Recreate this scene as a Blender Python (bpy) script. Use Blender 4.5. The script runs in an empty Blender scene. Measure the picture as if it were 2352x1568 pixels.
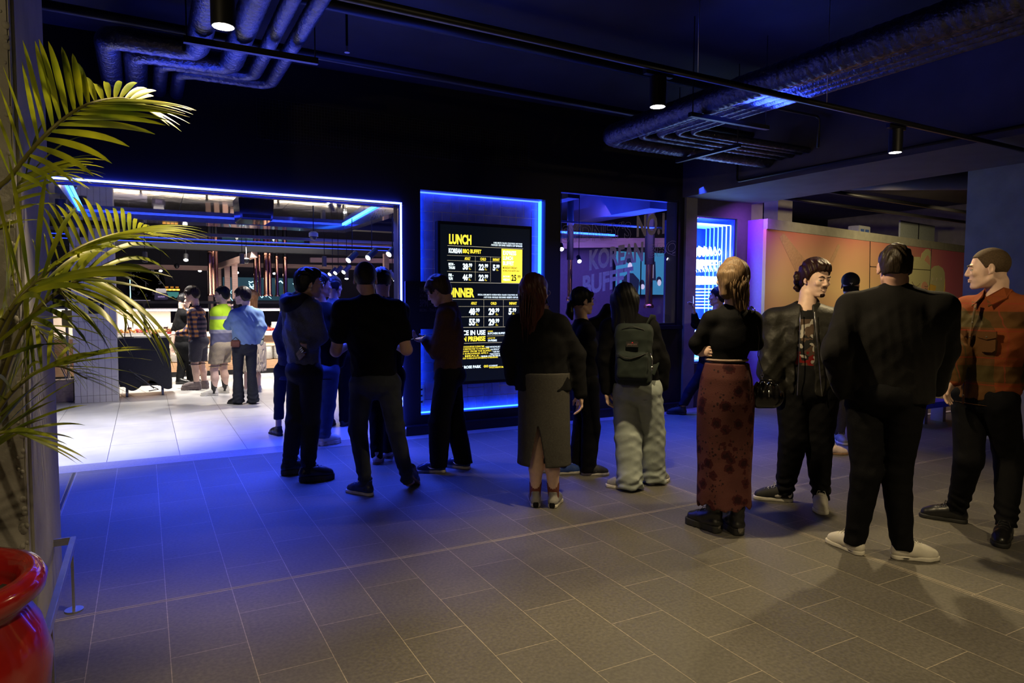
import bpy, bmesh, math, random
import numpy as np
from mathutils import Vector, Matrix

S = bpy.context.scene
COL = S.collection
R = math.radians

# ------------------------------------------------------------------ camera
EYE = np.array([0.0, 0.0, 1.49])
def _cam_axes(yaw=R(28.303), pitch=R(3.534), roll=R(0.2685)):
    f = np.array([math.sin(yaw), math.cos(yaw), 0.0]); r = np.array([math.cos(yaw), -math.sin(yaw), 0.0]); u = np.array([0, 0, 1.0])
    f2 = math.cos(pitch)*f - math.sin(pitch)*u; u2 = math.cos(pitch)*u + math.sin(pitch)*f
    return math.cos(roll)*r + math.sin(roll)*u2, -math.sin(roll)*r + math.cos(roll)*u2, f2
CR, CU, CF = _cam_axes()
cd = bpy.data.cameras.new('camera'); cam = bpy.data.objects.new('camera', cd); COL.objects.link(cam)
cd.sensor_width = 36; cd.lens = 24.0; cd.clip_start = 0.05; cd.clip_end = 120
m = Matrix.Identity(4)
for i in range(3):
    m[i][0] = CR[i]; m[i][1] = CU[i]; m[i][2] = -CF[i]; m[i][3] = EYE[i]
cam.matrix_world = m
S.camera = cam

def ray(x, y): return (x-1176)/1568.0*CR - (y-784)/1568.0*CU + CF
def at(x, y, D): return EYE + ray(x, y)*D
def aty(x, y, Y): d = ray(x, y); return EYE + d*Y/d[1]
def flo(x, y, z=0.0): d = ray(x, y); return EYE + d*(z-EYE[2])/d[2]

# ------------------------------------------------------------------ world, exposure, lights
w = bpy.data.worlds.new('world'); S.world = w; w.use_nodes = True
w.node_tree.nodes['Background'].inputs[0].default_value = (0.012, 0.014, 0.035, 1)
w.node_tree.nodes['Background'].inputs[1].default_value = 0.12
S.view_settings.view_transform = 'Standard'; S.view_settings.look = 'None'
S.view_settings.gamma = 1; S.view_settings.exposure = 0.0; S.view_settings.use_curve_mapping = False
try:
    S.cycles.max_bounces = 6; S.cycles.diffuse_bounces = 3; S.cycles.glossy_bounces = 4; S.cycles.transmission_bounces = 6
    S.cycles.caustics_reflective = False; S.cycles.caustics_refractive = False
    S.cycles.sample_clamp_indirect = 3.0; S.cycles.use_denoising = True
except Exception: pass

def spot(name, loc, target, power, color, size=70, blend=0.5, r=0.04):
    l = bpy.data.lights.new(name, 'SPOT'); l.energy = power; l.color = color; l.spot_size = R(size); l.spot_blend = blend
    l.shadow_soft_size = r
    o = bpy.data.objects.new(name, l); COL.objects.link(o); o.location = loc
    d = Vector(target) - Vector(loc); o.rotation_euler = d.to_track_quat('-Z', 'Y').to_euler(); return o
def area(name, loc, target, power, color, sx=1.0, sy=0.2, spread=180):
    l = bpy.data.lights.new(name, 'AREA'); l.energy = power; l.color = color; l.shape = 'RECTANGLE'; l.size = sx; l.size_y = sy; l.spread = R(spread)
    o = bpy.data.objects.new(name, l); COL.objects.link(o); o.location = loc
    d = Vector(target) - Vector(loc); o.rotation_euler = d.to_track_quat('-Z', 'Y').to_euler(); return o
WARM = (1.0, 0.77, 0.41); BLUE = (0.03, 0.07, 1.0); COOL = (0.86, 0.86, 1.0)
# hall track spots (fixtures are built below at the same places)
HALL = [(0.32, 3.15), (2.68, 3.19), (5.07, 3.27)]
spot('hall_spot_a', (0.32, 3.15, 2.60), (0.05, 2.4, 1.2), 110, WARM, 110, 0.6)
spot('hall_spot_b', (2.68, 3.19, 2.60), (3.5, 2.4, 0.5), 150, WARM, 125, 0.4)
spot('hall_spot_c', (5.07, 3.27, 2.60), (4.4, 2.9, 0.7), 125, WARM, 125, 0.4)
# the second row of the same track spots, on the track behind the photographer, plus an added warm fill and some past the bulkhead
spot('hall_spot_d', (0.6, 0.55, 2.62), (0.75, 0.75, 0), 112, WARM, 116, 0.35)
spot('hall_spot_e', (3.3, 0.35, 2.62), (3.3, 0.45, 0), 112, WARM, 114, 0.35)
spot('hall_front_fill', (4.0, -0.9, 2.62), (5.9, 7.1, 1.5), 125, WARM, 38, 0.6)  # warm spot added to light the shop front and window lettering
spot('hall_spot_f', (-1.6, 0.6, 2.6), (-0.75, 3.2, 1.4), 60, WARM, 100, 0.6)
spot('hall_spot_g', (8.2, 5.2, 2.75), (9.6, 7.0, 1.2), 110, WARM, 120, 0.7)
spot('hall_spot_h', (10.6, 5.4, 2.75), (11.2, 7.3, 1.5), 130, WARM, 120, 0.7)
# blue wash bars on the fascia, ceiling uplights and added blue fills
area('blue_wash_left', (1.0, 6.75, 2.75), (0.9, 6.0, 0), 110, BLUE, 3.2, 0.08, 80)
area('blue_wash_right', (5.2, 6.75, 2.95), (5.2, 6.0, 0), 75, BLUE, 3.0, 0.08, 80)
area('entrance_blue_fill', (1.7, 7.7, 2.42), (1.6, 7.1, 0), 70, BLUE, 1.6, 0.1, 120)  # added area that deepens the neon's blue on the entrance floor
area('blue_up_left', (1.2, 5.6, 3.0), (1.0, 5.2, 5), 11.0, BLUE, 3.0, 0.08)
area('blue_up_right', (4.5, 4.0, 3.0), (4.5, 3.7, 5), 17.0, BLUE, 0.5, 0.2)
spot('soffit_blue_fill', (7.0, 6.85, 2.1), (7.15, 6.35, 2.87), 7, BLUE, 75, 0.6)  # added spot for the blue glow on the soffit beside the pier
# shop ceiling spots
for i, (x, y, p) in enumerate([(-1.1, 8.1, 520), (0.3, 9.0, 190), (1.7, 10.3, 230), (0.2, 12.5, 420), (1.6, 12.8, 400), (3.2, 13.0, 380)]):
    spot('shop_spot_%s' % 'abcdef'[i], (x, y, 2.38 if y > 11 else 2.42), (x-(0.1 if y < 11 else 0), y+(0.25 if y < 11 else 0.3), 0), p, COOL if i == 0 else (1.0, 0.93, 0.82), 95, 0.7)
area('shop_blue_ceiling', (4.5, 12.5, 3.1), (4.5, 12.5, 5), 260, BLUE, 7, 5)
area('shop_blue_window', (7.0, 8.9, 2.7), (6.6, 8.4, 5), 170, BLUE, 3, 1)
area('shop_blue_fill', (3.0, 9.5, 2.9), (3.0, 9.5, 0), 55, (0.10, 0.12, 1.0), 3, 2)
area('shop_booth_fill', (7.2, 9.0, 2.7), (8.0, 10.6, 1.2), 45, (0.42, 0.26, 1.0), 2.5, 1)
area('shop_warm_fill', (6.0, 12.0, 2.9), (6.5, 12.5, 0), 60, (0.7, 0.45, 0.6), 4, 3)

# ------------------------------------------------------------------ object helpers
def link(name, me, mat=None, parent=None, loc=None):
    o = bpy.data.objects.new(name, me); COL.objects.link(o)
    if mat is not None:
        for mm in (mat if isinstance(mat, (list, tuple)) else [mat]): me.materials.append(mm)
    if parent is not None: o.parent = parent
    if loc is not None: o.location = loc
    return o
def tag(o, label=None, cat=None, group=None, kind=None):
    if label: o['label'] = label
    if cat: o['category'] = cat
    if group: o['group'] = group
    if kind: o['kind'] = kind
    return o
def empty(name, loc=(0, 0, 0), label=None, cat=None, group=None, rz=0, kind=None):
    o = bpy.data.objects.new(name, None); COL.objects.link(o); o.location = loc; o.rotation_euler[2] = rz
    o.empty_display_size = 0.1
    return tag(o, label, cat, group, kind)
def copy_tree(o, parent=None):
    c = o.copy(); COL.objects.link(c); c.parent = parent
    for ch in [k for k in bpy.data.objects if k.parent == o]: copy_tree(ch, c)
    return c

class MB:
    """collects simple shapes into one mesh"""
    def __init__(s): s.v = []; s.f = []; s.mi = []
    def add(s, vs, fs, mi=0):
        b = len(s.v); s.v += [tuple(map(float, p)) for p in vs]; s.f += [tuple(i+b for i in q) for q in fs]; s.mi += [mi]*len(fs); return s
    def box(s, a, b, mi=0, M=None):
        x0, y0, z0 = a; x1, y1, z1 = b
        vs = [(x0,y0,z0),(x1,y0,z0),(x1,y1,z0),(x0,y1,z0),(x0,y0,z1),(x1,y0,z1),(x1,y1,z1),(x0,y1,z1)]
        if M is not None: vs = [tuple(M @ Vector(p)) for p in vs]
        return s.add(vs, [(0,3,2,1),(4,5,6,7),(0,1,5,4),(1,2,6,5),(2,3,7,6),(3,0,4,7)], mi)
    def tube(s, pts, rad, n=12, mi=0, caps=True, flat=None):
        pts = [Vector(p) for p in pts]; k = len(pts)
        rad = rad if isinstance(rad, (list, tuple)) else [rad]*k
        up = Vector((0, 0, 1)); rings = []; pu = None
        for i, p in enumerate(pts):
            t = (pts[min(i+1, k-1)] - pts[max(i-1, 0)])
            t = t.normalized() if t.length > 1e-9 else up
            if pu is None: u = t.orthogonal().normalized()
            else:
                u = pu - t*pu.dot(t); u = u.normalized() if u.length > 1e-6 else t.orthogonal().normalized()
            pu = u; v = t.cross(u); fl = 1.0 if flat is None else flat
            rings.append([p + (u*math.cos(a) + v*math.sin(a)*fl)*rad[i] for a in [2*math.pi*j/n for j in range(n)]])
        vs = [q for r_ in rings for q in r_]; fs = []
        for i in range(k-1):
            for j in range(n):
                a = i*n+j; b = i*n+(j+1) % n; fs.append((a, b, b+n, a+n))
        if caps: fs += [tuple(range(n))[::-1], tuple((k-1)*n+j for j in range(n))]
        return s.add(vs, fs, mi)
    def lathe(s, prof, c=(0, 0, 0), n=32, mi=0, M=None):
        vs = []; fs = []; k = len(prof)
        for (r_, z) in prof:
            for j in range(n):
                a = 2*math.pi*j/n; p = Vector((r_*math.cos(a), r_*math.sin(a), z))
                if M is not None: p = M @ p
                vs.append((p[0]+c[0], p[1]+c[1], p[2]+c[2]))
        for i in range(k-1):
            for j in range(n):
                a = i*n+j; b = i*n+(j+1) % n; fs.append((a, b, b+n, a+n))
        if prof[0][0] > 1e-6: fs.append(tuple(range(n))[::-1])
        if prof[-1][0] > 1e-6: fs.append(tuple((k-1)*n+j for j in range(n)))
        return s.add(vs, fs, mi)
    def cyl(s, c, r_, h, n=20, mi=0): return s.lathe([(r_, 0), (r_, h)], c, n, mi)
    def ell(s, c, r_, n=16, mi=0):
        prof = [(max(math.sin(math.pi*i/n), 1e-7), -math.cos(math.pi*i/n)) for i in range(n+1)]
        return s.lathe(prof, c, 2*n, mi, Matrix.Diagonal((r_[0], r_[1], r_[2], 1)))
    def prism(s, poly, z0, z1, mi=0, M=None):
        n = len(poly); vs = [(x, y, z0) for x, y in poly] + [(x, y, z1) for x, y in poly]
        if M is not None: vs = [tuple(M @ Vector(p)) for p in vs]
        fs = [tuple(range(n))[::-1], tuple(range(n, 2*n))] + [(i, (i+1) % n, (i+1) % n+n, i+n) for i in range(n)]
        return s.add(vs, fs, mi)
    def build(s, name, mat, parent=None, loc=None, smooth=False, bevel=0.0, origin=None):
        me = bpy.data.meshes.new(name)
        vs = s.v
        if origin is not None: vs = [(a-origin[0], b-origin[1], c-origin[2]) for a, b, c in vs]; loc = origin
        me.from_pydata(vs, [], s.f); me.polygons.foreach_set('material_index', s.mi)
        bm = bmesh.new(); bm.from_mesh(me)
        if smooth: bmesh.ops.remove_doubles(bm, verts=bm.verts, dist=1e-6)
        bmesh.ops.recalc_face_normals(bm, faces=bm.faces)
        if bevel: bmesh.ops.bevel(bm, geom=[e for e in bm.edges if len(e.link_faces) == 2 and e.calc_face_angle(0) > 0.6], offset=bevel, segments=2, affect='EDGES', clamp_overlap=True)
        bm.to_mesh(me); bm.free()
        if smooth:
            me.polygons.foreach_set('use_smooth', [True]*len(me.polygons))
            if smooth != 'all': me.set_sharp_from_angle(angle=R(40))
        return link(name, me, mat, parent, loc)

# ------------------------------------------------------------------ materials
MATS = {}
def nodes(name):
    m_ = bpy.data.materials.new(name); m_.use_nodes = True; nt = m_.node_tree
    b = nt.nodes['Principled BSDF']; return m_, nt, b
def N(nt, typ, **kw):
    n = nt.nodes.new(typ)
    for k, v in kw.items():
        if k.startswith('i_'): n.inputs[k[2:].replace('_', ' ')].default_value = v
        else: setattr(n, k, v)
    return n
def rgb(c): return (c[0], c[1], c[2], 1.0)
def mat(name, col, rough=0.6, metal=0.0, var=0.15, scale=30.0, bump=0.0, stretch=(1, 1, 1), spec=0.5, coat=0.0, sheen=0.0, bscale=None):
    """general procedural surface: colour broken up by noise, roughness and a fine bump"""
    if name in MATS: return MATS[name]
    m_, nt, b = nodes(name); L = nt.links
    tc = N(nt, 'ShaderNodeTexCoord'); mp = N(nt, 'ShaderNodeMapping'); mp.inputs['Scale'].default_value = stretch
    L.new(tc.outputs['Object'], mp.inputs[0])
    nz = N(nt, 'ShaderNodeTexNoise'); nz.inputs['Scale'].default_value = scale; nz.inputs['Detail'].default_value = 4
    L.new(mp.outputs[0], nz.inputs['Vector'])
    rp = N(nt, 'ShaderNodeValToRGB'); e = rp.color_ramp.elements
    e[0].position = 0.3; e[1].position = 0.7
    e[0].color = rgb([max(0, c*(1-var)) for c in col]); e[1].color = rgb([min(1, c*(1+var)) for c in col])
    L.new(nz.outputs[0], rp.inputs[0]); L.new(rp.outputs[0], b.inputs['Base Color'])
    b.inputs['Roughness'].default_value = rough; b.inputs['Metallic'].default_value = metal
    b.inputs['Specular IOR Level'].default_value = spec; b.inputs['Coat Weight'].default_value = coat
    b.inputs['Sheen Weight'].default_value = sheen
    if bump:
        n2 = nz
        if bscale:
            n2 = N(nt, 'ShaderNodeTexNoise'); n2.inputs['Scale'].default_value = bscale; n2.inputs['Detail'].default_value = 5; L.new(mp.outputs[0], n2.inputs['Vector'])
        bp = N(nt, 'ShaderNodeBump'); bp.inputs['Strength'].default_value = bump; bp.inputs['Distance'].default_value = 0.01
        L.new(n2.outputs[0], bp.inputs['Height']); L.new(bp.outputs[0], b.inputs['Normal'])
    MATS[name] = m_; return m_
def emis(name, col, strength):
    if name in MATS: return MATS[name]
    m_, nt, b = nodes(name); b.inputs['Base Color'].default_value = rgb(col); b.inputs['Emission Color'].default_value = rgb(col)
    b.inputs['Emission Strength'].default_value = strength; b.inputs['Roughness'].default_value = 0.4
    MATS[name] = m_; return m_
def glass(name, col=(1, 1, 1), rough=0.0, weight=1.0):
    if name in MATS: return MATS[name]
    m_, nt, b = nodes(name); L = nt.links
    out = nt.nodes['Material Output']; tr = N(nt, 'ShaderNodeBsdfTransparent'); tr.inputs[0].default_value = rgb(col)
    gl = N(nt, 'ShaderNodeBsdfGlossy'); gl.inputs['Roughness'].default_value = rough
    fr = N(nt, 'ShaderNodeFresnel'); fr.inputs[0].default_value = 1.5; mx = N(nt, 'ShaderNodeMixShader')
    ge = N(nt, 'ShaderNodeNewGeometry'); iv = N(nt, 'ShaderNodeMath', operation='SUBTRACT'); iv.inputs[0].default_value = 1; L.new(ge.outputs['Backfacing'], iv.inputs[1])
    fm = N(nt, 'ShaderNodeMath', operation='MULTIPLY'); L.new(fr.outputs[0], fm.inputs[0]); L.new(iv.outputs[0], fm.inputs[1])
    L.new(fm.outputs[0], mx.inputs[0]); L.new(tr.outputs[0], mx.inputs[1]); L.new(gl.outputs[0], mx.inputs[2]); L.new(mx.outputs[0], out.inputs[0])
    MATS[name] = m_; return m_

def text_mb(mb, s, x0, x1, ztop, zbot, Y, mi=0, bold=0.02, depth=0.002, xdir=(1, 0, 0), slant=0.0, updir=(0, 0, 1), nrm=(0, -1, 0), outline=0.0, org=None, pre=None):
    """letters as a mesh, stretched to fill the given box; lies on the plane y=Y unless org/xdir given"""
    cu = bpy.data.curves.new('t', 'FONT'); cu.body = s; cu.size = 1.0; cu.offset = bold; cu.resolution_u = 3
    ob = bpy.data.objects.new('t', cu); COL.objects.link(ob)
    dg = bpy.context.evaluated_depsgraph_get(); dg.update()
    me = bpy.data.meshes.new_from_object(ob.evaluated_get(dg)); COL.objects.unlink(ob); bpy.data.objects.remove(ob)
    if not len(me.vertices): return
    V = np.array([v.co[:] for v in me.vertices]); mn = V.min(0); mx_ = V.max(0); sp = np.maximum(mx_-mn, 1e-6)
    U = (V-mn)/sp; wdt = x1-x0; h = ztop-zbot
    X = np.array(xdir, float); UP = np.array(updir, float); NR = np.array(nrm, float)
    O = np.array([x0, Y, zbot], float) if org is None else np.array(org, float)
    P = O + np.outer(U[:, 0]*wdt, X) + np.outer(U[:, 1]*h + slant*U[:, 0]*wdt, UP) + NR*depth
    if outline <= 0:
        mb.add(P.tolist(), [tuple(p.vertices) for p in me.polygons], mi)
    else:
        ec = {}
        for p in me.polygons:
            vs = list(p.vertices)
            for a, b in zip(vs, vs[1:]+vs[:1]): ec[(min(a, b), max(a, b))] = ec.get((min(a, b), max(a, b)), 0)+1
        for (a, b), c in ec.items():
            if c == 1 and np.linalg.norm(P[a]-P[b]) > 1e-5: mb.tube([P[a], P[b]], outline, 4, mi)
    bpy.data.meshes.remove(me)
# ================================================================== surfaces of the setting
def brick_mat(name, tile, grout, bw, rh, u0, v0, mort, rough, offset=0.5, noise=60, var=0.25, bump=0.15):
    m_, nt, b = nodes(name); L = nt.links
    tc = N(nt, 'ShaderNodeNewGeometry'); sp = N(nt, 'ShaderNodeSeparateXYZ'); L.new(tc.outputs['Position'], sp.inputs[0])
    a = N(nt, 'ShaderNodeMath', operation='ADD'); a.inputs[1].default_value = u0; L.new(sp.outputs[1], a.inputs[0])
    c = N(nt, 'ShaderNodeMath', operation='ADD'); c.inputs[1].default_value = v0; L.new(sp.outputs[0], c.inputs[0])
    cb = N(nt, 'ShaderNodeCombineXYZ'); L.new(a.outputs[0], cb.inputs[0]); L.new(c.outputs[0], cb.inputs[1])
    br = N(nt, 'ShaderNodeTexBrick'); br.offset = offset; br.inputs['Scale'].default_value = 1; br.inputs['Brick Width'].default_value = bw
    br.inputs['Row Height'].default_value = rh; br.inputs['Mortar Size'].default_value = mort; br.inputs['Mortar Smooth'].default_value = 0.2
    br.inputs['Color1'].default_value = rgb(tile); br.inputs['Color2'].default_value = rgb([q*0.86 for q in tile]); br.inputs['Mortar'].default_value = rgb(grout)
    L.new(cb.outputs[0], br.inputs[0])
    nz = N(nt, 'ShaderNodeTexNoise'); nz.inputs['Scale'].default_value = noise; nz.inputs['Detail'].default_value = 6; L.new(tc.outputs['Position'], nz.inputs[0])
    n3 = N(nt, 'ShaderNodeTexNoise'); n3.inputs['Scale'].default_value = 1.7; n3.inputs['Detail'].default_value = 3; L.new(tc.outputs['Position'], n3.inputs[0])
    mr = N(nt, 'ShaderNodeMapRange'); mr.inputs[1].default_value = 0.3; mr.inputs[2].default_value = 0.7; mr.inputs[3].default_value = 1-var; mr.inputs[4].default_value = 1+var; L.new(nz.outputs[0], mr.inputs[0])
    m4 = N(nt, 'ShaderNodeMapRange'); m4.inputs[1].default_value = 0.3; m4.inputs[2].default_value = 0.7; m4.inputs[3].default_value = 0.85; m4.inputs[4].default_value = 1.12; L.new(n3.outputs[0], m4.inputs[0])
    ml = N(nt, 'ShaderNodeMath', operation='MULTIPLY'); L.new(mr.outputs[0], ml.inputs[0]); L.new(m4.outputs[0], ml.inputs[1])
    vm = N(nt, 'ShaderNodeVectorMath', operation='SCALE'); L.new(br.outputs[0], vm.inputs[0]); L.new(ml.outputs[0], vm.inputs['Scale'])
    L.new(vm.outputs[0], b.inputs['Base Color'])
    r2 = N(nt, 'ShaderNodeMapRange'); r2.inputs[3].default_value = rough*0.85; r2.inputs[4].default_value = rough*1.2; L.new(nz.outputs[0], r2.inputs[0]); L.new(r2.outputs[0], b.inputs['Roughness'])
    bp = N(nt, 'ShaderNodeBump'); bp.inputs['Strength'].default_value = bump; bp.inputs['Distance'].default_value = 0.004; L.new(nz.outputs[0], bp.inputs['Height']); L.new(bp.outputs[0], b.inputs['Normal'])
    return m_
M_FLOOR = brick_mat('grey_stone_tile', (0.125, 0.116, 0.100), (0.33, 0.29, 0.22), 0.605, 0.3, -3.6825+60.5, 0.24+12, 0.0019, 0.58)
M_SHOPFLOOR = brick_mat('pale_porcelain_tile', (0.62, 0.61, 0.60), (0.12, 0.12, 0.13), 1.2, 0.6, 24.5, 0.335+12, 0.003, 0.32, 0.0, 8, 0.05, 0.03)
M_STEP = mat('threshold_stone', (0.24, 0.235, 0.24), 0.4, var=0.15, scale=60, bump=0.1)
M_BLACK = mat('black_cladding', (0.006, 0.006, 0.008), 0.55, var=0.2, scale=4, bump=0.05)
M_FRAME = mat('black_steel', (0.010, 0.010, 0.014), 0.35, metal=0.2, var=0.1)
M_CEIL = mat('black_ceiling_paint', (0.020, 0.018, 0.022), 0.8, var=0.25, scale=2.5, bump=0.1)
M_SOFFIT = mat('dark_plaster', (0.10, 0.095, 0.105), 0.75, var=0.15, scale=3)
M_CONC = mat('raw_concrete', (0.30, 0.285, 0.27), 0.85, var=0.22, scale=6, bump=0.5, bscale=25)
M_CONC2 = mat('painted_concrete', (0.36, 0.345, 0.33), 0.8, var=0.12, scale=5, bump=0.25, bscale=30)
M_GREY = mat('grey_render', (0.25, 0.245, 0.19), 0.85, var=0.12, scale=8, bump=0.2, bscale=60)
M_GROUT = mat('joint_filler', (0.40, 0.35, 0.27), 0.8)
M_DARKMETAL = mat('black_powder_coat', (0.012, 0.012, 0.014), 0.45, metal=0.3, var=0.1)
M_STEEL = mat('brushed_steel', (0.55, 0.55, 0.57), 0.28, metal=1.0, var=0.1, scale=8, stretch=(1, 1, 20))
M_FOIL = mat('foil_insulation', (0.12, 0.12, 0.14), 0.34, metal=1.0, var=0.3, scale=14, bump=0.9, bscale=45)
M_COPPER = mat('copper_pipe', (0.72, 0.36, 0.24), 0.2, metal=1.0, var=0.1)
M_WOOD = mat('oak_board', (0.34, 0.20, 0.11), 0.5, var=0.25, scale=3, stretch=(2, 8, 20))
M_PINKWOOD = mat('pale_timber', (0.50, 0.33, 0.27), 0.55, var=0.12, scale=4, stretch=(1, 1, 10))
M_WHITE = mat('white_laminate', (0.75, 0.74, 0.72), 0.4, var=0.05)
NEON = emis('neon_blue_white', (0.035, 0.06, 1.0), 34)
NEONC = emis('neon_cyan', (0.012, 0.07, 1.0), 14)
LENS = emis('lamp_lens', (1.0, 0.95, 0.82), 22)
LENSC = emis('lamp_lens_cool', (1.0, 0.97, 0.95), 25)

def setbox(name, a, b, m_, bevel=0, kind='structure'):
    return tag(MB().box(a, b).build(name, m_, bevel=bevel, origin=((a[0]+b[0])/2, (a[1]+b[1])/2, a[2])), kind=kind)

setbox('floor', (-8, -6, -0.12), (16, 6.82, 0), M_FLOOR)
setbox('floor_threshold', (-8, 6.82, -0.12), (16, 7.12, 0.001), M_STEP)
setbox('floor_shop', (-4, 7.12, -0.12), (15, 21, 0.0), M_SHOPFLOOR)
j = MB()
for dx in (-0.009, 0.009): j.box((3.69+dx-0.0025, -6, -0.001), (3.69+dx+0.0025, 6.8, 0.0008)); j.box((-8, 3.695+dx-0.0025, -0.001), (16, 3.695+dx+0.0025, 0.0008))
tag(j.build('trim_1', M_GROUT), kind='structure')
tag(MB().box((-0.575, 4.4, -0.001), (-0.545, 6.8, 0.0008)).box((-0.569, 4.4, 0.0), (-0.551, 6.8, 0.0012), 1).build('trim_2', [M_STEEL, M_BLACK]), kind='structure')
setbox('ceiling', (-8, -6, 3.8), (16, 7.1, 3.95), M_CEIL)
# big services bulkhead that runs towards the photographer
setbox('ceiling_bulkhead', (6.42, -2, 2.87), (7.75, 7.1, 3.8), M_SOFFIT)
# stepped slab edge beyond it
setbox('ceiling_slab', (7.75, -4, 3.25), (16, 7.1, 3.8), M_CEIL)
setbox('ceiling_drop', (3.9, -4, 3.62), (6.42, 2.2, 3.8), M_SOFFIT)

# ------------------------------------------------------------------ shopfront wall
f = MB(); Y0, Y1 = 7.10, 7.34
f.box((-6, Y0, 2.53), (2.68, Y1, 3.8))
f.box((-6, Y0, 0), (-2.4, Y1, 2.53))
f.box((2.455, Y0, 0), (2.68, Y1, 2.53))
f.box((2.68, Y0, 2.68), (4.27, Y1, 3.8)); f.box((2.68, Y0, 0), (4.27, Y1, 0.20)); f.box((2.68, 7.26, 0.2), (4.27, Y1, 2.68))
f.box((4.27, Y0, 0), (4.48, Y1, 3.8)); f.box((4.48, Y0, 2.82), (6.36, Y1, 3.8)); f.box((4.48, Y0, 0), (6.36, Y1, 1.15))
f.box((6.36, Y0, 0), (6.46, Y1, 3.8)); f.box((6.46, Y0, 2.87), (7.75, Y1, 3.8))
tag(f.build('wall_front', M_BLACK, origin=(0, Y0, 0)), kind='structure')
setbox('baseboard_front', (2.47, 6.99, 0), (6.46, 7.10, 0.10), M_FRAME, 0.004)
setbox('wall_pier', (6.46, 7.06, 0), (6.655, 7.34, 2.87), M_GREY)
g = MB(); g.box((6.655, 7.08, 2.64), (7.70, 7.3, 2.87)); g.box((7.43, 7.08, 0), (7.70, 7.3, 2.64)); g.box((6.655, 7.08, 0), (7.43, 7.3, 0.62))
tag(g.build('wall_corner', mat('dark_grey_render', (0.065, 0.06, 0.055), 0.8, var=0.1)), kind='structure')
# perforated grille high on the fascia
gr = empty('fascia_grille', (2.0, 7.09, 3.0), 'dark perforated metal grille set high in the black fascia', 'grille')
for k in range(3):
    q = MB(); x0 = -1.0+k*1.02
    for i in range(34): q.box((x0+i*0.0295, -0.012, 0.02), (x0+i*0.0295+0.006, 0, 0.42))
    for i in range(14): q.box((x0, -0.008, 0.03+i*0.03), (x0+1.0, -0.003, 0.036+i*0.03))
    q.build('grille_panel', mat('grille_metal', (0.05, 0.05, 0.05), 0.5, metal=0.4), gr)
# neon line round the entrance
n = empty('entrance_neon', (2.45, 7.08, 2.51), 'blue white neon line along the top and right side of the shop entrance', 'neon light')
MB().box((-8.0+2.9, -0.012, -0.008), (0.008, 0.012, 0.008)).build('neon_tube', NEON, n)
MB().box((-0.008, -0.012, -2.44), (0.008, 0.012, -0.012)).build('neon_tube', NEON, n)
MB().box((-5.1, -0.005, -0.022), (0.03, 0.02, -0.010)).box((-0.03, -0.005, -2.47), (-0.012, 0.02, -0.02)).build('channel', M_STEEL, n)

# ------------------------------------------------------------------ tiled niche with the menu board
def basket_tiles(x0, x1, z0, z1, Y, name, m_tile, parent=None, B=0.212):
    q = MB(); g_ = 0.007
    nx = int((x1-x0)/B)+2; nz = int((z1-z0)/B)+2
    for i in range(nx):
        for k in range(nz):
            bx = x0+i*B; bz = z1-(k+1)*B
            rs = [(bx, bz, bx+B/2, bz+B), (bx+B/2, bz, bx+B, bz+B)] if (i+k) % 2 == 0 else [(bx, bz, bx+B, bz+B/2), (bx, bz+B/2, bx+B, bz+B)]
            for a, b, c, d in rs:
                a = max(a, x0); b = max(b, z0); c = min(c, x1); d = min(d, z1)
                if c-a > 0.01 and d-b > 0.01: q.box((a+g_/2, Y-0.006, b+g_/2), (c-g_/2, Y, d-g_/2))
    return q.build(name, m_tile, parent, bevel=0.0012)
M_GLAZE = mat('glazed_tile', (0.30, 0.33, 0.55), 0.16, var=0.2, scale=9, bump=0.05, coat=0.3)
M_NGROUT = mat('white_grout', (0.80, 0.80, 0.82), 0.8)
setbox('wall_niche', (2.68, 7.255, 0.20), (4.27, 7.26, 2.68), M_NGROUT)
tag(basket_tiles(2.68, 4.27, 0.20, 2.68, 7.256, 'wall_niche_tiles', M_GLAZE), kind='structure')
n = empty('niche_light', (3.475, 7.2, 0.2), 'blue LED strip light running inside the edges of the tiled niche', 'light strip')
for a, b in (((-0.79, 0, 0.005), (-0.778, 0.03, 2.475)), ((0.772, -0.02, 0.005), (0.79, 0.03, 2.475)), ((-0.775, 0, 0.004), (0.77, 0.03, 0.016))):
    MB().box(a, b).build('light_strip', NEONC, n)
MB().box((-0.775, 0.0, 2.462), (0.77, 0.03, 2.474)).build('light_strip', emis('neon_blue_soft', (0.03, 0.08, 1), 7), n)
PY = 7.085
pa = aty(1005.5, 506, PY); pb = aty(1222, 520.6, PY); pc = aty(1160, 877, PY)
mx0, mx1, mz1, mz0 = pa[0], pb[0], (pa[2]+pb[2])/2, pc[2]
mb_ = empty('menu_board', ((mx0+mx1)/2, PY, mz0), 'large black backlit menu screen with yellow and white prices in the blue tiled niche', 'menu board')
O = (mx0+mx1)/2
MB().box((mx0-O, 0, 0), (mx1-O, 0.09, mz1-mz0)).build('housing', M_FRAME, mb_, bevel=0.004)
MB().box((mx0-O+0.03, -0.003, 0.035), (mx1-O-0.03, 0.002, mz1-mz0-0.035)).build('screen', emis('screen_black', (0.003, 0.005, 0.009), 0.7), mb_)
MB().box((-0.3, 0.09, 0.5), (0.3, 0.162, 1.4)).build('bracket', M_FRAME, mb_)
YEL = emis('menu_yellow', (1.0, 0.78, 0.05), 1.35); WHT = emis('menu_white', (0.80, 0.95, 0.95), 1.4); LINE = emis('menu_line', (0.9, 0.8, 0.5), 0.7); RED = emis('menu_red', (0.9, 0.03, 0.04), 1.2); BLK = mat('menu_ink', (0.01, 0.01, 0.01), 0.5)
LET = {k: MB() for k in 'ywbr'}; LN = MB(); PAN = MB()
TY = PY-0.003
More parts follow.
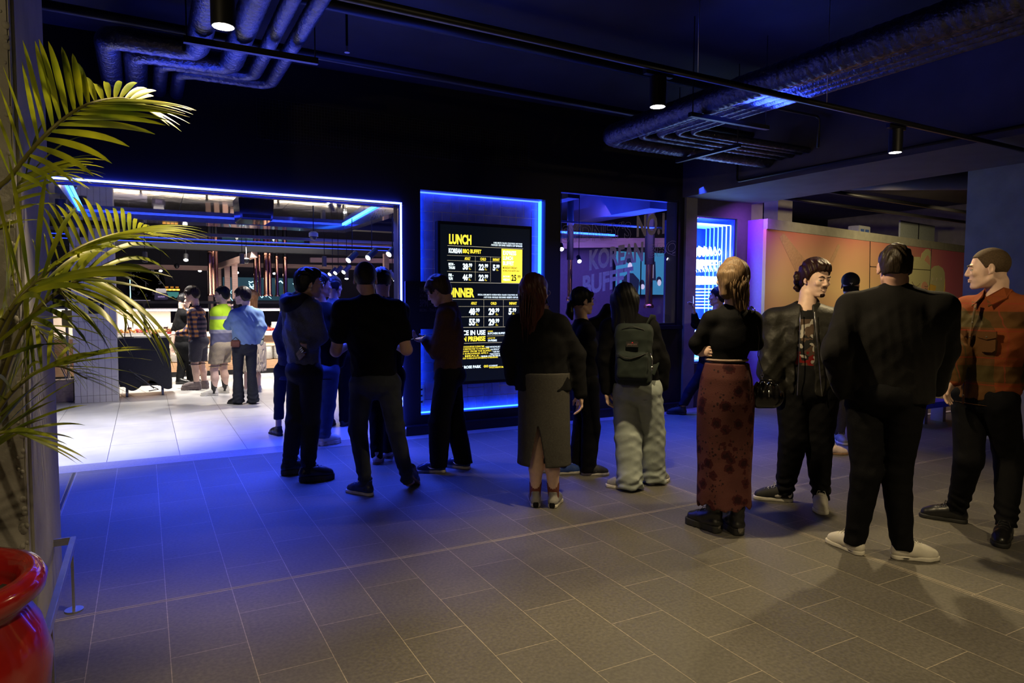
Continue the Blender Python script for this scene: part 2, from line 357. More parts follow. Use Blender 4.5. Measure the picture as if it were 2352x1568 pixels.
def mcrop(c):
    return (lambda x, y: aty(1010+x*.11482, 520+y*.11482, TY)) if c == 0 else (lambda x, y: aty(1010+x*.12754, 680+y*.12754, TY))
def mtext(s, xl, yt, yb, xr, k, c=0, bold=0.02, d=0.002):
    g_ = mcrop(c); a = g_(xl, yt); b = g_(xl, yb); e = g_(xr, (yt+yb)/2)
    text_mb(LET[k], s, a[0]-O, e[0]-O, a[2]-mz0, b[2]-mz0, -0.003, bold=bold, depth=d)
def mline(x0_, y0_, x1_, c=0, dots=False, vert=None, t=0.004):
    g_ = mcrop(c); a = g_(x0_, y0_)
    if vert is None:
        e = g_(x1_, y0_)
        if dots:
            k = int((e[0]-a[0])/0.011)
            for i in range(k): LN.box((a[0]-O+i*0.011, -0.0048, a[2]-mz0-0.002), (a[0]-O+i*0.011+0.006, -0.0042, a[2]-mz0+0.002))
        else: LN.box((a[0]-O, -0.0048, a[2]-mz0-t/2), (e[0]-O, -0.0042, a[2]-mz0+t/2))
    else:
        e = g_(x0_, vert); k = int((a[2]-e[2])/0.011)
        for i in range(k): LN.box((a[0]-O-0.002, -0.0048, a[2]-mz0-i*0.011-0.006), (a[0]-O+0.002, -0.0042, a[2]-mz0-i*0.011))
mtext('LUNCH', 185, 145, 350, 632, 'y', bold=0.045)
mtext('K-BBQ MEATS / SALADS / COLD FOOD / HOT FOOD', 1078, 308, 345, 1650, 'w'); mtext('/ NOODLES / SIDE DISHES / DESSERTS / SOFT BEVERAGES', 1025, 348, 385, 1650, 'w')
mline(155, 380, 1665); mtext('KOREAN', 178, 430, 530, 440, 'w', bold=0.05); mtext('BBQ BUFFET', 460, 448, 545, 832, 'y', bold=0.035)
mline(150, 575, 1230, dots=True); mtext('ADULT', 495, 612, 668, 612, 'y', bold=0.04); mtext('CHILD', 808, 622, 680, 925, 'y', bold=0.04); mtext('INFANT', 1062, 634, 690, 1197, 'y', bold=0.04)
mline(150, 676, 1230, dots=True); mline(712, 605, 0, vert=1105); mline(1016, 610, 0, vert=1120)
mtext('MON -', 175, 722, 780, 296, 'w', bold=0.05); mtext('THURS', 178, 792, 850, 305, 'w', bold=0.05)
def price(a, b, x, yt, yb, sx, c=0, w=105, sw=80):
    mtext(a, x, yt, yb, x+w*(len(a)/2), 'w', c, bold=0.05); x2 = x+w*(len(a)/2)+3
    mtext('.'+b, x2, yt, yt+(yb-yt)*0.6, x2+sw, 'w', c, bold=0.04); mtext('PER\nADULT', x2+15, yt+(yb-yt)*0.7, yb, x2+sw-20, 'y', c)
price('38', '99', 460, 735, 865, 0); price('22', '99', 778, 748, 875, 0); price('5', '99', 1060, 760, 885, 0, w=105)
mline(150, 895, 1000, dots=True); mtext('FRI -', 175, 940, 1000, 272, 'w', bold=0.05); mtext('SUN', 175, 1010, 1070, 258, 'w', bold=0.05)
price('46', '99', 456, 950, 1080, 0); price('22', '99', 778, 960, 1088, 0); mline(150, 1115, 1640)
g_ = mcrop(0); a = g_(1235, 445); b = g_(1650, 445); c_ = g_(1235, 1125)
PAN.box((a[0]-O, -0.0052, c_[2]-mz0), (b[0]-O, -0.0042, a[2]-mz0))
for i, (s, yt, yb, xr) in enumerate((('EXPRESS', 482, 570, 1527), ('LUNCH', 590, 668, 1460), ('BUFFET', 692, 775, 1480))): mtext(s, 1265, yt, yb, xr, 'w', bold=0.03, d=0.0028)
mtext('MONDAY-FRIDAY', 1258, 805, 845, 1548, 'b', d=0.0028); mtext('NO BBQ, FOOD BUFFET ONLY.', 1258, 868, 905, 1600, 'b', d=0.0028)
mtext('ADULT & CHILD', 1265, 980, 1015, 1400, 'w', d=0.0028); mtext('WEEKDAYS', 1265, 1040, 1085, 1400, 'w', d=0.0028); mtext('25', 1430, 962, 1092, 1530, 'b', bold=0.03, d=0.0028); mtext('.99', 1545, 972, 1035, 1612, 'b', d=0.0028)
mtext('DINNER', 150, 1225, 1415, 690, 'y', bold=0.045)
mtext('SPECIAL K-BBQ MEATS / KOREAN PIZZA / SALADS / COLD FOOD / HOT FOOD', 760, 1347, 1385, 1655, 'w'); mtext('/ HOT FOOD / NOODLES / SIDE DISHES / DESSERTS / SOFT BEVERAGES', 878, 1398, 1432, 1655, 'w')
mline(150, 1455, 1665)
mtext('ADULT', 562, 102, 152, 668, 'y', 1, 0.04); mtext('CHILD', 918, 104, 154, 1022, 'y', 1, 0.04); mtext('INFANT', 1252, 104, 154, 1385, 'y', 1, 0.04)
mline(130, 185, 1480, 1, True); mline(793, 70, 0, 1, vert=555); mline(1145, 72, 0, 1, vert=550); mline(130, 375, 1140, 1, True)
price('48', '99', 525, 215, 340, 0, 1, 110, 80); price('29', '99', 878, 215, 342, 0, 1, 110, 80); price('5', '99', 1238, 215, 335, 0, 1, 110, 80)
price('55', '99', 525, 405, 530, 0, 1, 110, 80); price('29', '99', 878, 405, 532, 0, 1, 110, 80)
mtext('MON -\nTHURS', 150, 215, 320, 290, 'w', 1, 0.04); mtext('FRI -\nSUN', 150, 405, 510, 270, 'w', 1, 0.04)
mline(130, 568, 1480, 1); mtext('LICENCE IN USE', 150, 620, 712, 822, 'w', 1, 0.04); mtext('ON PREMISE', 340, 728, 820, 822, 'y', 1, 0.04)
mtext('LICENSEE', 865, 620, 642, 955, 'y', 1); mtext('BUTCHERS BUFFET', 865, 652, 690, 1180, 'w', 1, 0.03); mline(850, 716, 1200, 1); mtext('LICENCE TYPE', 865, 745, 768, 995, 'y', 1); mtext('ON-PREMISE', 865, 780, 816, 1028, 'w', 1, 0.03); mline(130, 858, 1450, 1)
for i, (s1, s2, xm, xr) in enumerate((('LAST ENTRY IS ONE HOUR BEFORE CLOSING TIME.', 'FOOD WASTAGE WILL BE CHARGED', 805, 1160), ('DINING TIME IS RESTRICTED TO 90 MINUTES.', 'ALL PEOPLE AT THE TABLE', 895, 1175), ('NO TAKEAWAY FROM THE BUFFET.', 'CARD ONLY / NO CASH', 935, 1175), ('WEEKEND SURCHARGE APPLY.', 'PUBLIC HOLIDAY SURCHARGE', 880, 1175), ('OVER MEALS.', 'MINIMUM 1 ADULT PER TABLE REQUIRED.', 718, 1175))):
    mtext(s1, 200, 905+i*42, 935+i*42, xm, 'y', 1); mtext('* '+s2, xm+18, 900+i*42, 930+i*42, xr, 'w', 1)
mtext('WE RESERVE THE RIGHT TO REDUCE ANY DISTURBANCE TO NEIGHBOURS.', 200, 1115, 1145, 1048, 'y', 1)
mtext('MELROSE PARK', 330, 1258, 1310, 745, 'w', 1, 0.04); mtext('00', 792, 1240, 1285, 872, 'y', 1, 0.03); mtext('BUTCHERSBUFFET', 885, 1240, 1265, 1042, 'w', 1); mtext('WWW.BUTCHERSBUFFET.COM.AU', 885, 1268, 1300, 1168, 'y', 1)
g_ = mcrop(1); a = g_(1200, 945); b = g_(1218, 1250)
PW = MB().box((a[0]-O, -0.0048, b[2]-mz0), (b[0]-O, -0.004, a[2]-mz0)); c_ = g_(1222, 960); d_ = g_(1290, 1100)
LET['r'].box((c_[0]-O, -0.0048, d_[2]-mz0), (c_[0]-O+0.05, -0.004, c_[2]-mz0))
for i in range(len(PW.v)//8): LET['w'].add(PW.v, PW.f)
PAN.build('yellow_price_panel', YEL, mb_); LN.build('rule_lines', LINE, mb_)
for k, nm, m_ in (('y', 'yellow_lettering', YEL), ('w', 'white_lettering', WHT), ('b', 'black_lettering', BLK), ('r', 'red_mark', RED)): LET[k].build(nm, m_, mb_)
# black notice on the pier left of the niche
sg = empty('notice_board', (2.74, 7.03, 1.16), 'black notice reading AT MELROSE 3PM - 5PM overlapping the left edge of the tiled niche', 'sign')
MB().box((-0.26, 0, 0), (0.19, 0.03, 0.52)).build('board', M_BLACK, sg, bevel=0.003)
q = MB(); text_mb(q, 'HAPPY HOUR', -0.10, 0.12, 0.46, 0.40, -0.002, bold=0.02); text_mb(q, 'AT MELROSE PARK', -0.10, 0.16, 0.385, 0.345, -0.002, bold=0.02); text_mb(q, '3PM - 5PM', -0.10, 0.15, 0.325, 0.245, -0.002, bold=0.02); text_mb(q, 'MON - THURS', -0.10, 0.12, 0.225, 0.19, -0.002, bold=0.02)
q.build('lettering', mat('faint_print', (0.10, 0.07, 0.075), 0.6), sg)
# blue stickers plate at the foot of the niche
pl = empty('socket_plate', (2.73, 7.22, 0.28), 'small white socket plate low in the left corner of the niche', 'socket')
MB().box((-0.035, 0, 0), (0.035, 0.012, 0.24)).build('plate', mat('white_plastic', (0.7, 0.7, 0.7), 0.4), pl, bevel=0.003)
q = MB()
for i in range(3): q.cyl((0, 0, 0), 0.012, 0.004)
MB().box((-0.012, -0.003, 0.04), (0.012, 0, 0.06)).box((-0.012, -0.003, 0.11), (0.012, 0, 0.13)).box((-0.012, -0.003, 0.18), (0.012, 0, 0.2)).build('outlet', M_FRAME, pl)

# ------------------------------------------------------------------ glazed front with the window lettering
wn = empty('window_1', (5.42, 7.13, 1.15), kind='structure')
MB().box((-0.94, -0.02, 0), (-0.925, 0.05, 1.67)).box((0.915, -0.02, 0), (0.94, 0.05, 1.67)).box((-0.925, -0.02, 0), (0.915, 0.05, 0.03)).box((-0.925, -0.02, 1.645), (0.915, 0.05, 1.67)).build('window_frame', M_FRAME, wn)
MB().box((-0.925, -0.004, 0.03), (0.915, 0.004, 1.645)).build('pane', glass('shop_glass', (0.80, 0.82, 0.92)), wn)
setbox('window_sill', (4.45, 7.02, 1.10), (6.40, 7.12, 1.15), M_FRAME, 0.003)
M_DECAL = mat('frosted_vinyl', (0.62, 0.57, 0.55), 0.8)
WY = 7.124
def wtext(mb, s, bl, tl, br, **kw):
    a = aty(*bl, WY); b = aty(*tl, WY); c = aty(*br, WY)
    text_mb(mb, s, a[0]-5.42, c[0]-5.42, b[2]-1.15, a[2]-1.15, WY-7.13, slant=(c[2]-a[2])/(c[0]-a[0]), depth=0.0, **kw)
q = MB(); wtext(q, 'NO.1', (1462, 545), (1462, 494.6), (1526, 537), bold=0.04); wtext(q, 'KOREAN', (1353, 622), (1353, 574), (1477, 600), bold=0.04); wtext(q, 'BUFFET', (1338, 679), (1338, 633.5), (1454, 655), bold=0.04)
q.build('solid_lettering', M_DECAL, wn)
q = MB(); wtext(q, "SYDNEY'S", (1291, 558), (1291, 516), (1449, 548), outline=0.0022); wtext(q, 'BBQ', (1489.6, 598), (1489.6, 563), (1556, 585), outline=0.0022)
q.build('outlined_lettering', M_DECAL, wn)

# ------------------------------------------------------------------ infinity mirror display
im = empty('infinity_mirror', (7.04, 7.12, 0.62), 'glowing blue and white infinity mirror display in the corner window', 'light display')
MB().box((-0.385, 0, 0), (-0.365, 0.6, 2.02)).box((0.365, 0, 0), (0.385, 0.6, 2.02)).box((-0.365, 0, 0), (0.365, 0.6, 0.02)).box((-0.365, 0, 2.0), (0.365, 0.6, 2.02)).box((-0.365, 0.58, 0.02), (0.365, 0.6, 2.0)).build('case', mat('blue_acrylic', (0.03, 0.10, 0.75), 0.25, var=0.1), im)
NW = emis('neon_white', (0.62, 0.85, 1.0), 5.0)
for k in range(7):  # ever dimmer copies modelled behind the first stand in for mirror reflections
    y = 0.03+0.08*k; ins = 0.03
    em = emis('neon_frame_repeat_%d' % k, (0.25*0.85**k+0.05, 0.55, 1.0), 4.5*0.8**k)
    q = MB(); t = 0.006
    q.box((0.335-t, y-t, 0.05), (0.335+t, y+t, 1.93)); q.box((-0.335-t, y-t, 0.05), (-0.335+t, y+t, 1.93)); q.box((-0.335, y-t, 1.93-t), (0.335, y+t, 1.93+t)); q.box((-0.335, y-t, 0.05-t), (0.335, y+t, 0.05+t))
    q.build('light_frame_repeat', em, im)
    q = MB(); r_ = 0.0055
    def pl_(pts, closed=False):
        pts = [(a_, y, b_) for a_, b_ in pts]
        if closed: pts = pts+[pts[0]]
        for a_, b_ in zip(pts, pts[1:]): q.tube([a_, b_], r_, 5)
    pl_([(0.10, 1.55), (0.13, 1.60), (0.16, 1.55), (0.13, 1.50)], True)
    for i in range(4): pl_([(-0.30+i*0.1, 1.50), (-0.26+i*0.1, 1.62), (-0.22+i*0.1, 1.50)]); pl_([(-0.285+i*0.1, 1.545), (-0.235+i*0.1, 1.545)])
    for i in range(5): pl_([(-0.32+i*0.09, 1.31), (-0.32+i*0.09, 1.43), (-0.26+i*0.09, 1.43), (-0.26+i*0.09, 1.37), (-0.32+i*0.09, 1.37)])
    pl_([(0.13, 1.28), (0.13, 1.42), (0.17, 1.42)]); pl_([(0.17, 1.28), (0.13, 1.35)])
    for i in range(8): pl_([(-0.32+i*0.062, 1.10), (-0.32+i*0.062, 1.20), (-0.28+i*0.062, 1.20), (-0.28+i*0.062, 1.10)], True)
    for i in range(7): pl_([(-0.32, 1.03-i*0.045), (0.16-0.02*(i % 3), 1.03-i*0.045)])
    for i in range(9): pl_([(-0.32+i*0.055, 0.55), (-0.30+i*0.055, 0.60), (-0.275+i*0.055, 0.55)])
    pl_([(-0.33, 0.50), (0.17, 0.50)]); pl_([(-0.33, 0.42), (0.17, 0.42)])
    q.build('neon_lettering_repeat', NW, im)
MB().box((-0.365, 0.002, 0.02), (0.365, 0.006, 2.0)).build('pane', glass('clear_glass'), im)

# ------------------------------------------------------------------ hoarding with the painted cat
HC = np.array([7.69, 6.79, 0.0]); HD = np.array([6.67, 1.15, 0.0]); HD /= np.linalg.norm(HD); HN = np.array([HD[1], -HD[0], 0])
ho = empty('hoarding', tuple(HC), 'pink and orange painted site hoarding with a pale lucky cat mural', 'hoarding', rz=math.atan2(HD[1], HD[0]))
def hpt(px, py):
    d = ray(px, py); t = ((HC-EYE)@HN)/(d@HN); P = EYE+d*t; return ((P-HC)@HD, P[2])
hm, nt, b = nodes('mural_print'); L = nt.links
tc = N(nt, 'ShaderNodeTexCoord'); sp = N(nt, 'ShaderNodeSeparateXYZ'); L.new(tc.outputs['Object'], sp.inputs[0])
r1 = N(nt, 'ShaderNodeValToRGB'); e = r1.color_ramp.elements; e[0].position = 0.0; e[0].color = (0.42, 0.12, 0.17, 1); e[1].position = 1.0; e[1].color = (0.46, 0.15, 0.13, 1)
for p_, c_ in ((0.30, (0.46, 0.20, 0.14, 1)), (0.62, (0.58, 0.40, 0.19, 1)), (0.86, (0.50, 0.27, 0.16, 1))): k = e.new(p_); k.color = c_
nz = N(nt, 'ShaderNodeTexNoise'); nz.inputs['Scale'].default_value = 0.9; L.new(tc.outputs['Object'], nz.inputs[0])
md = N(nt, 'ShaderNodeMath', operation='MULTIPLY_ADD'); md.inputs[1].default_value = 1/2.6; L.new(sp.outputs[2], md.inputs[0])
m2 = N(nt, 'ShaderNodeMath', operation='MULTIPLY_ADD'); m2.inputs[1].default_value = 0.22; m2.inputs[2].default_value = -0.11; L.new(nz.outputs[0], m2.inputs[0]); L.new(m2.outputs[0], md.inputs[2])
L.new(md.outputs[0], r1.inputs[0])
mx_ = N(nt, 'ShaderNodeMix', data_type='RGBA'); mr = N(nt, 'ShaderNodeMapRange'); mr.inputs[1].default_value = 4.6; mr.inputs[2].default_value = 6.6; L.new(sp.outputs[0], mr.inputs[0]); L.new(mr.outputs[0], mx_.inputs[0])
L.new(r1.outputs[0], mx_.inputs[6]); mx_.inputs[7].default_value = (0.60, 0.12, 0.20, 1); L.new(mx_.outputs[2], b.inputs['Base Color']); b.inputs['Roughness'].default_value = 0.38
MB().box((0, 0, 0), (7.4, 0.05, 2.49)).build('painted_panel', hm, ho)
MB().box((0, -0.015, 2.49), (7.4, 0.07, 2.63)).build('top_rail', M_GREY, ho)
MB().box((0.0, 0.05, 0), (0.05, 0.31, 2.63)).build('return_panel', mat('lilac_panel', (0.24, 0.10, 0.60), 0.4, var=0.06), ho)
C2 = lambda x, y: hpt(1980+x*.14027, 540+y*.14027)
def hpoly(name, pts, m_, d=0.003):
    q = MB(); P = [C2(*p) for p in pts]; n_ = len(P)
    q.add([(s_, -d, z_) for s_, z_ in P]+[(s_, 0, z_) for s_, z_ in P], [tuple(range(n_))]+[(i, i+n_, (i+1) % n_+n_, (i+1) % n_) for i in range(n_)])
    return q.build(name, m_, ho)
PALE = mat('mural_pale_green', (0.58, 0.56, 0.28), 0.45, var=0.04); PYEL = mat('mural_yellow', (0.80, 0.50, 0.07), 0.45, var=0.04); PPINK = mat('mural_pink', (0.68, 0.35, 0.22), 0.45, var=0.04)
hpoly('cat_head', [(560, 420), (700, 355), (950, 355), (945, 420), (985, 290), (1040, 232), (1085, 225), (1118, 262), (1130, 420), (1125, 800), (1040, 1000), (960, 1020), (700, 900), (520, 760), (480, 560)], PALE)
hpoly('cat_ear', [(1015, 405), (1050, 345), (1075, 325), (1098, 370), (1110, 430), (1105, 492)], PPINK, 0.005)
hpoly('cat_paw', [(1120, 565), (1180, 505), (1250, 495), (1320, 540), (1350, 610), (1355, 720), (1345, 860), (1320, 1010), (1283, 1180), (1220, 1180), (1150, 1080), (1190, 930), (1212, 830), (1125, 800)], PALE, 0.004)
hpoly('collar_band', [(1110, 800), (1212, 830), (1190, 930), (1150, 1080), (1040, 985)], PYEL, 0.005)
hpoly('arm_yellow_band', [(1355, 720), (1357, 860), (1332, 1235), (1283, 1180), (1320, 1010), (1345, 860)], PYEL, 0.0055)  # yellow stripe of the mural print along the raised arm
hpoly('cat_cheek', [(1022+58*math.cos(a), 865+108*math.sin(a)) for a in [k*0.449 for k in range(14)]], PPINK, 0.0045)
q = MB()
for pts in ([(810, 760), (840, 815), (880, 838), (920, 822), (940, 790)], [(1015, 832), (1045, 842), (1075, 830)], [(1020, 870), (1045, 885), (1060, 888)], [(1155, 690), (1150, 750)], [(1222, 700), (1218, 750)], [(1292, 690), (1290, 750)]):
    P = [C2(*p) for p in pts]; q.tube([(s_, -0.007, z_) for s_, z_ in P], 0.006, 6)
q.build('line_drawing', mat('mural_line', (0.25, 0.20, 0.12), 0.5), ho)
q = MB()
for (x0, y0, x1, y1) in ((128, 60, 120, 900), (1138, 130, 1092, 1040), (130, 512, 1118, 572)):
    a = C2(x0, y0); b_ = C2(x1, y1); q.tube([(a[0], -0.003, a[1]), (b_[0], -0.003, b_[1])], 0.007, 4)
q.build('panel_seam', M_FRAME, ho)
q = MB()
for pts in ([(1790, 545), (1800, 535), (1860, 610), (1835, 640)], [(1905, 600), (1925, 560), (1930, 565), (1912, 605)]):
    P = [hpt(*p) for p in pts]; q.add([(s_, -0.002, z_) for s_, z_ in P], [tuple(range(len(P)))])
q.build('faded_stroke', mat('mural_brown', (0.42, 0.25, 0.14), 0.5), ho)
area('hoarding_purple_fill', (7.35, 6.6, 2.75), (7.75, 6.95, 1.5), 18, (0.34, 0.10, 1.0), 0.05, 0.3)  # purple light added to brighten the return panel

# behind the hoarding: plant room wall with concrete columns, boxes and a white board
setbox('wall_back', (7.7, 11.5, 0), (16, 11.7, 3.9), M_BLACK)
setbox('wall_right', (15.2, -5, 0), (15.4, 11.5, 3.9), M_GREY)
cc = []
for i, (x0, x1, Y) in enumerate(((1722, 1752, 7.5), (1787, 1820, 8.2))):
    a = aty(x0, 480, Y)[0]; b_ = aty(x1, 480, Y)[0]
    c = MB().box((a, Y, 0), (b_, Y+0.3, 3.9)).build('wall_column', M_CONC2, origin=((a+b_)/2, Y, 0)); tag(c, kind='structure')
a = hpt(2115, 500); wb = empty('leaning_board', tuple(HC+HD*a[0]-HN*0.35+np.array([0, 0, 2.4])), 'pale board standing upright behind the right end of the hoarding', 'board', rz=math.atan2(HD[1], HD[0]))
MB().box((0, 0, 0), (1.6, 0.03, 0.62)).build('panel', mat('pale_board', (0.42, 0.48, 0.45), 0.6), wb); MB().box((0.8, -0.01, 0), (0.82, 0, 0.62)).build('joint', M_FRAME, wb)
a = hpt(2015, 520); bx = empty('junction_box', tuple(HC+HD*a[0]-HN*0.3+np.array([0, 0, 2.52])), 'small clear box of equipment on top of the hoarding', 'box', rz=math.atan2(HD[1], HD[0]))
MB().box((0, 0, 0), (0.42, 0.2, 0.28)).build('case', mat('grey_plastic', (0.30, 0.32, 0.34), 0.3), bx, bevel=0.01); MB().box((0.05, -0.01, 0.05), (0.16, 0, 0.22)).box((0.22, -0.01, 0.05), (0.34, 0, 0.22)).build('label_plate', mat('blue_plate', (0.05, 0.1, 0.3), 0.4), bx)
area('plant_room_light', (12.5, 10.2, 3.6), (12.5, 9.4, 2.0), 14, (0.8, 1.0, 0.9), 1.5, 0.3)

# ------------------------------------------------------------------ columns of the hall
c = MB(); c.box((-1.7, 3.2, 0), (-0.42, 4.16, 3.8)); o = c.build('column_left', M_CONC, bevel=0.006, origin=(-1.0, 3.7, 0)); tag(o, kind='structure')
q = MB(); rnd = random.Random(5)
for i in range(70):
    z = rnd.choice([rnd.uniform(0.1, 0.9), rnd.uniform(0.1, 3.0)]); r_ = rnd.uniform(0.004, 0.014); q.ell((-0.425-rnd.uniform(0, 0.02), 3.198, z), (r_, r_*0.5, r_*1.2), 4)
tag(q.build('column_left_chips', M_CONC, smooth=True), kind='structure')
setbox('column_left_cladding', (-0.421, 3.26, 0), (-0.409, 4.17, 3.8), M_CONC2, 0.003)
setbox('column_right', (8.0, 2.6, 0), (8.9, 4.32, 3.25), M_CONC2, 0.005)
# low blue bench by the right column
be = empty('low_bench', (8.3, 4.9, 0), 'low blue bench end beside the right column behind the man in the checked shirt', 'bench')
MB().box((-0.35, -0.12, 0.20), (0.5, 0.2, 0.27)).build('seat', mat('blue_vinyl', (0.03, 0.06, 0.7), 0.4), be, bevel=0.01); MB().box((0.0, -0.05, 0), (0.06, 0.1, 0.2)).build('leg', M_STEEL, be); MB().box((0.38, -0.05, 0), (0.44, 0.1, 0.2)).build('leg', M_STEEL, be)
setbox('trim_3', (7.6, 5.2, 0), (12, 5.26, 0.015), M_WHITE)

# ================================================================== ceiling services of the hall
def pipe_obj(name, pts, r_, m_, label, cat, group=None, bend=0.1, n=16, ribs=None):
    P = [Vector(pts[0])]
    for i in range(1, len(pts)-1):
        a, b_, c_ = Vector(pts[i-1]), Vector(pts[i]), Vector(pts[i+1]); d0 = (a-b_).normalized()*bend; d1 = (c_-b_).normalized()*bend
        for k in range(7): t = k/6; P.append((b_+d0)*(1-t)**2 + 2*t*(1-t)*b_ + (b_+d1)*t*t)
    P.append(Vector(pts[-1]))
    if ribs:
        Q = []
        for a, b_ in zip(P, P[1:]):
            k = max(1, int((b_-a).length/ribs)); Q += [a.lerp(b_, i/k) for i in range(k)]
        Q.append(P[-1]); P = Q; rd = [r_*(1+0.03*math.sin(i*2.1)+0.015*math.sin(i*5.3)) for i in range(len(P))]
    else: rd = r_
    o = MB().tube(P, rd, n).build(name, m_, smooth='all', origin=tuple(pts[0])); return tag(o, label, cat, group)
pipe_obj('light_track', [(-0.35, 3.08, 2.83), (6.40, 3.25, 2.83), (7.9, 3.30, 2.83)], 0.022, M_DARKMETAL, 'black lighting track crossing the hall ceiling from left to right', 'track', n=4)
for i, (x0, y0, z0, lb) in enumerate(((HALL[0][0], HALL[0][1], 2.62, 'black cylinder track light glowing above the palm at upper left'), (HALL[1][0], HALL[1][1], 2.62, 'black cylinder track light hanging in the middle of the hall ceiling'), (HALL[2][0], HALL[2][1], 2.62, 'black cylinder track light at right above the men talking'))):
    t = empty('track_light', (x0, y0, z0), lb, 'ceiling light', 'cylinder lights on the hall track')
    MB().lathe([(0.046, 0.0), (0.049, 0.0), (0.049, 0.17), (0.02, 0.172)], n=28).lathe([(0.046, 0.0), (0.040, 0.03), (0.03, 0.05)], n=28).build('lamp_body', M_DARKMETAL, t, smooth=True)
    MB().lathe([(0.043, -0.001), (0.0001, -0.006)], n=24).build('lens', LENS, t)
    MB().box((-0.10, -0.016, 0.175), (0.10, 0.016, 0.205)).cyl((0, 0, 0.165), 0.012, 0.03).build('track_adapter', M_DARKMETAL, t)
pipe_obj('sprinkler_pipe', [(-3, 5.55, 3.45), (7.2, 5.95, 3.45)], 0.035, M_DARKMETAL, 'black sprinkler pipe running behind the lighting track', 'pipe')
pipe_obj('conduit_pipe', [(-3, 4.95, 3.6), (5.6, 5.15, 3.6)], 0.05, M_DARKMETAL, 'thick dark pipe close under the ceiling at upper left', 'pipe')
wires = [(1603, 85, 170), (1899, 100, 235), (2303, 240, 335)]
for i, (px, y0, y1) in enumerate(wires):
    p = flo(px, y1, 2.84); pipe_obj('hanger_wire', [tuple(p), (p[0], p[1], 3.8 if p[0] < 6.42 else 2.87)], 0.003, M_STEEL, 'thin %s suspension wire holding up the lighting track' % ('left', 'middle', 'right')[i], 'wire', 'wires holding the lighting track', n=6)
# left duct bundle
DL = 'foil wrapped air duct in the upper left bundle, %s'
nm4 = ('outermost and thickest', 'second from the left', 'third and thinner', 'rightmost and thinnest')
for i, (x, yt, xe, r_) in enumerate(((0.40, 5.80, -0.19, 0.085), (0.66, 6.03, -0.01, 0.085), (0.86, 6.22, 0.17, 0.055), (1.02, 6.38, 0.31, 0.055))):
    pipe_obj('insulated_duct', [(x+0.0, -0.5, 3.36), (x, yt, 3.36), (xe, yt, 3.36), (xe, 7.09, 3.36)], r_, M_FOIL, DL % nm4[i], 'duct', 'insulated ducts at upper left', bend=0.14, n=20, ribs=0.02)
b_ = empty('duct_bracket', (0.70, 5.25, 3.22), 'black perforated bracket carrying the foil ducts at upper left', 'bracket')
MB().box((-0.42, -0.02, 0), (0.48, 0.02, 0.045)).build('channel', M_DARKMETAL, b_); MB().tube([(-0.40, 0, 0.04), (-0.40, 0, 0.58)], 0.005, 6).build('threaded_rod', M_DARKMETAL, b_); MB().tube([(0.46, 0, 0.04), (0.46, 0, 0.58)], 0.005, 6).build('threaded_rod', M_DARKMETAL, b_)
# right duct bundle
DR = 'foil wrapped pipe in the right ceiling bundle, %s'
nm5 = ('the thick outer one', 'next to the thick one', 'in the middle', 'second from the inside', 'innermost')
for i, (dx, r_) in enumerate(((0, 0.10), (0.20, 0.045), (0.33, 0.045), (0.45, 0.035), (0.55, 0.035))):
    yb = 5.66-dx
    pipe_obj('insulated_pipe', [(4.12+dx, 0.5, 3.12), (4.12+dx, yb, 3.12), (6.40, yb, 3.12)], r_, M_FOIL, DR % nm5[i], 'duct', 'insulated pipes at right', bend=0.16, n=18, ribs=0.02)
for (x, y, rot, lb) in ((4.40, 4.3, 0, 'slotted black bracket under the long run of the right pipe bundle'), (5.15, 5.35, 1.57, 'slotted black bracket under the short run of the right pipe bundle')):
    b_ = empty('pipe_bracket', (x, y, 2.98), lb, 'bracket', rz=rot)
    q = MB().box((-0.45, -0.02, 0), (0.45, 0.02, 0.035)); q.build('channel', M_DARKMETAL, b_); MB().tube([(-0.42, 0, 0.03), (-0.42, 0, 0.8)], 0.005, 6).build('threaded_rod', M_DARKMETAL, b_); MB().tube([(0.42, 0, 0.03), (0.42, 0, 0.8)], 0.005, 6).build('threaded_rod', M_DARKMETAL, b_)
a = flo(1468, -40, 3.45); b_ = flo(1468, 80, 3.45)
pipe_obj('drain_pipe', [(3.05, 3.35, 3.79), (3.05, 3.35, 3.42), (4.6, 1.9, 3.42)], 0.03, M_DARKMETAL, 'black elbowed drain pipe at the top centre of the ceiling', 'pipe', bend=0.06)
pipe_obj('conduit', [(6.38, 1.0, 2.93), (6.38, 6.1, 2.93), (6.38, 6.1, 3.4), (5.9, 6.1, 3.4)], 0.014, M_DARKMETAL, 'thin conduit along the lower edge of the bulkhead', 'conduit', bend=0.05)
pipe_obj('branch_conduit', [(5.2, 6.0, 3.3), (5.2, 5.9, 3.3), (5.2, 4.6, 3.3), (5.9, 4.6, 3.3), (5.9, 4.6, 3.0)], 0.012, M_DARKMETAL, 'thin bent conduit between the pipe bundle and the bulkhead', 'conduit', bend=0.05)
for i, (px, py) in enumerate(((797, 115), (1350, 690),)[:1]):
    p = flo(px, py, 3.4); t = empty('sprinkler', (p[0], p[1], 3.38), 'small sprinkler head below the pipe left of centre', 'sprinkler')
    MB().cyl((0, 0, 0), 0.02, 0.004).cyl((0, 0, 0), 0.006, 0.05).build('deflector', M_STEEL, t); MB().tube([(0, 0, 0.05), (0, 0, 0.42)], 0.01, 8).build('drop_pipe', M_DARKMETAL, t)
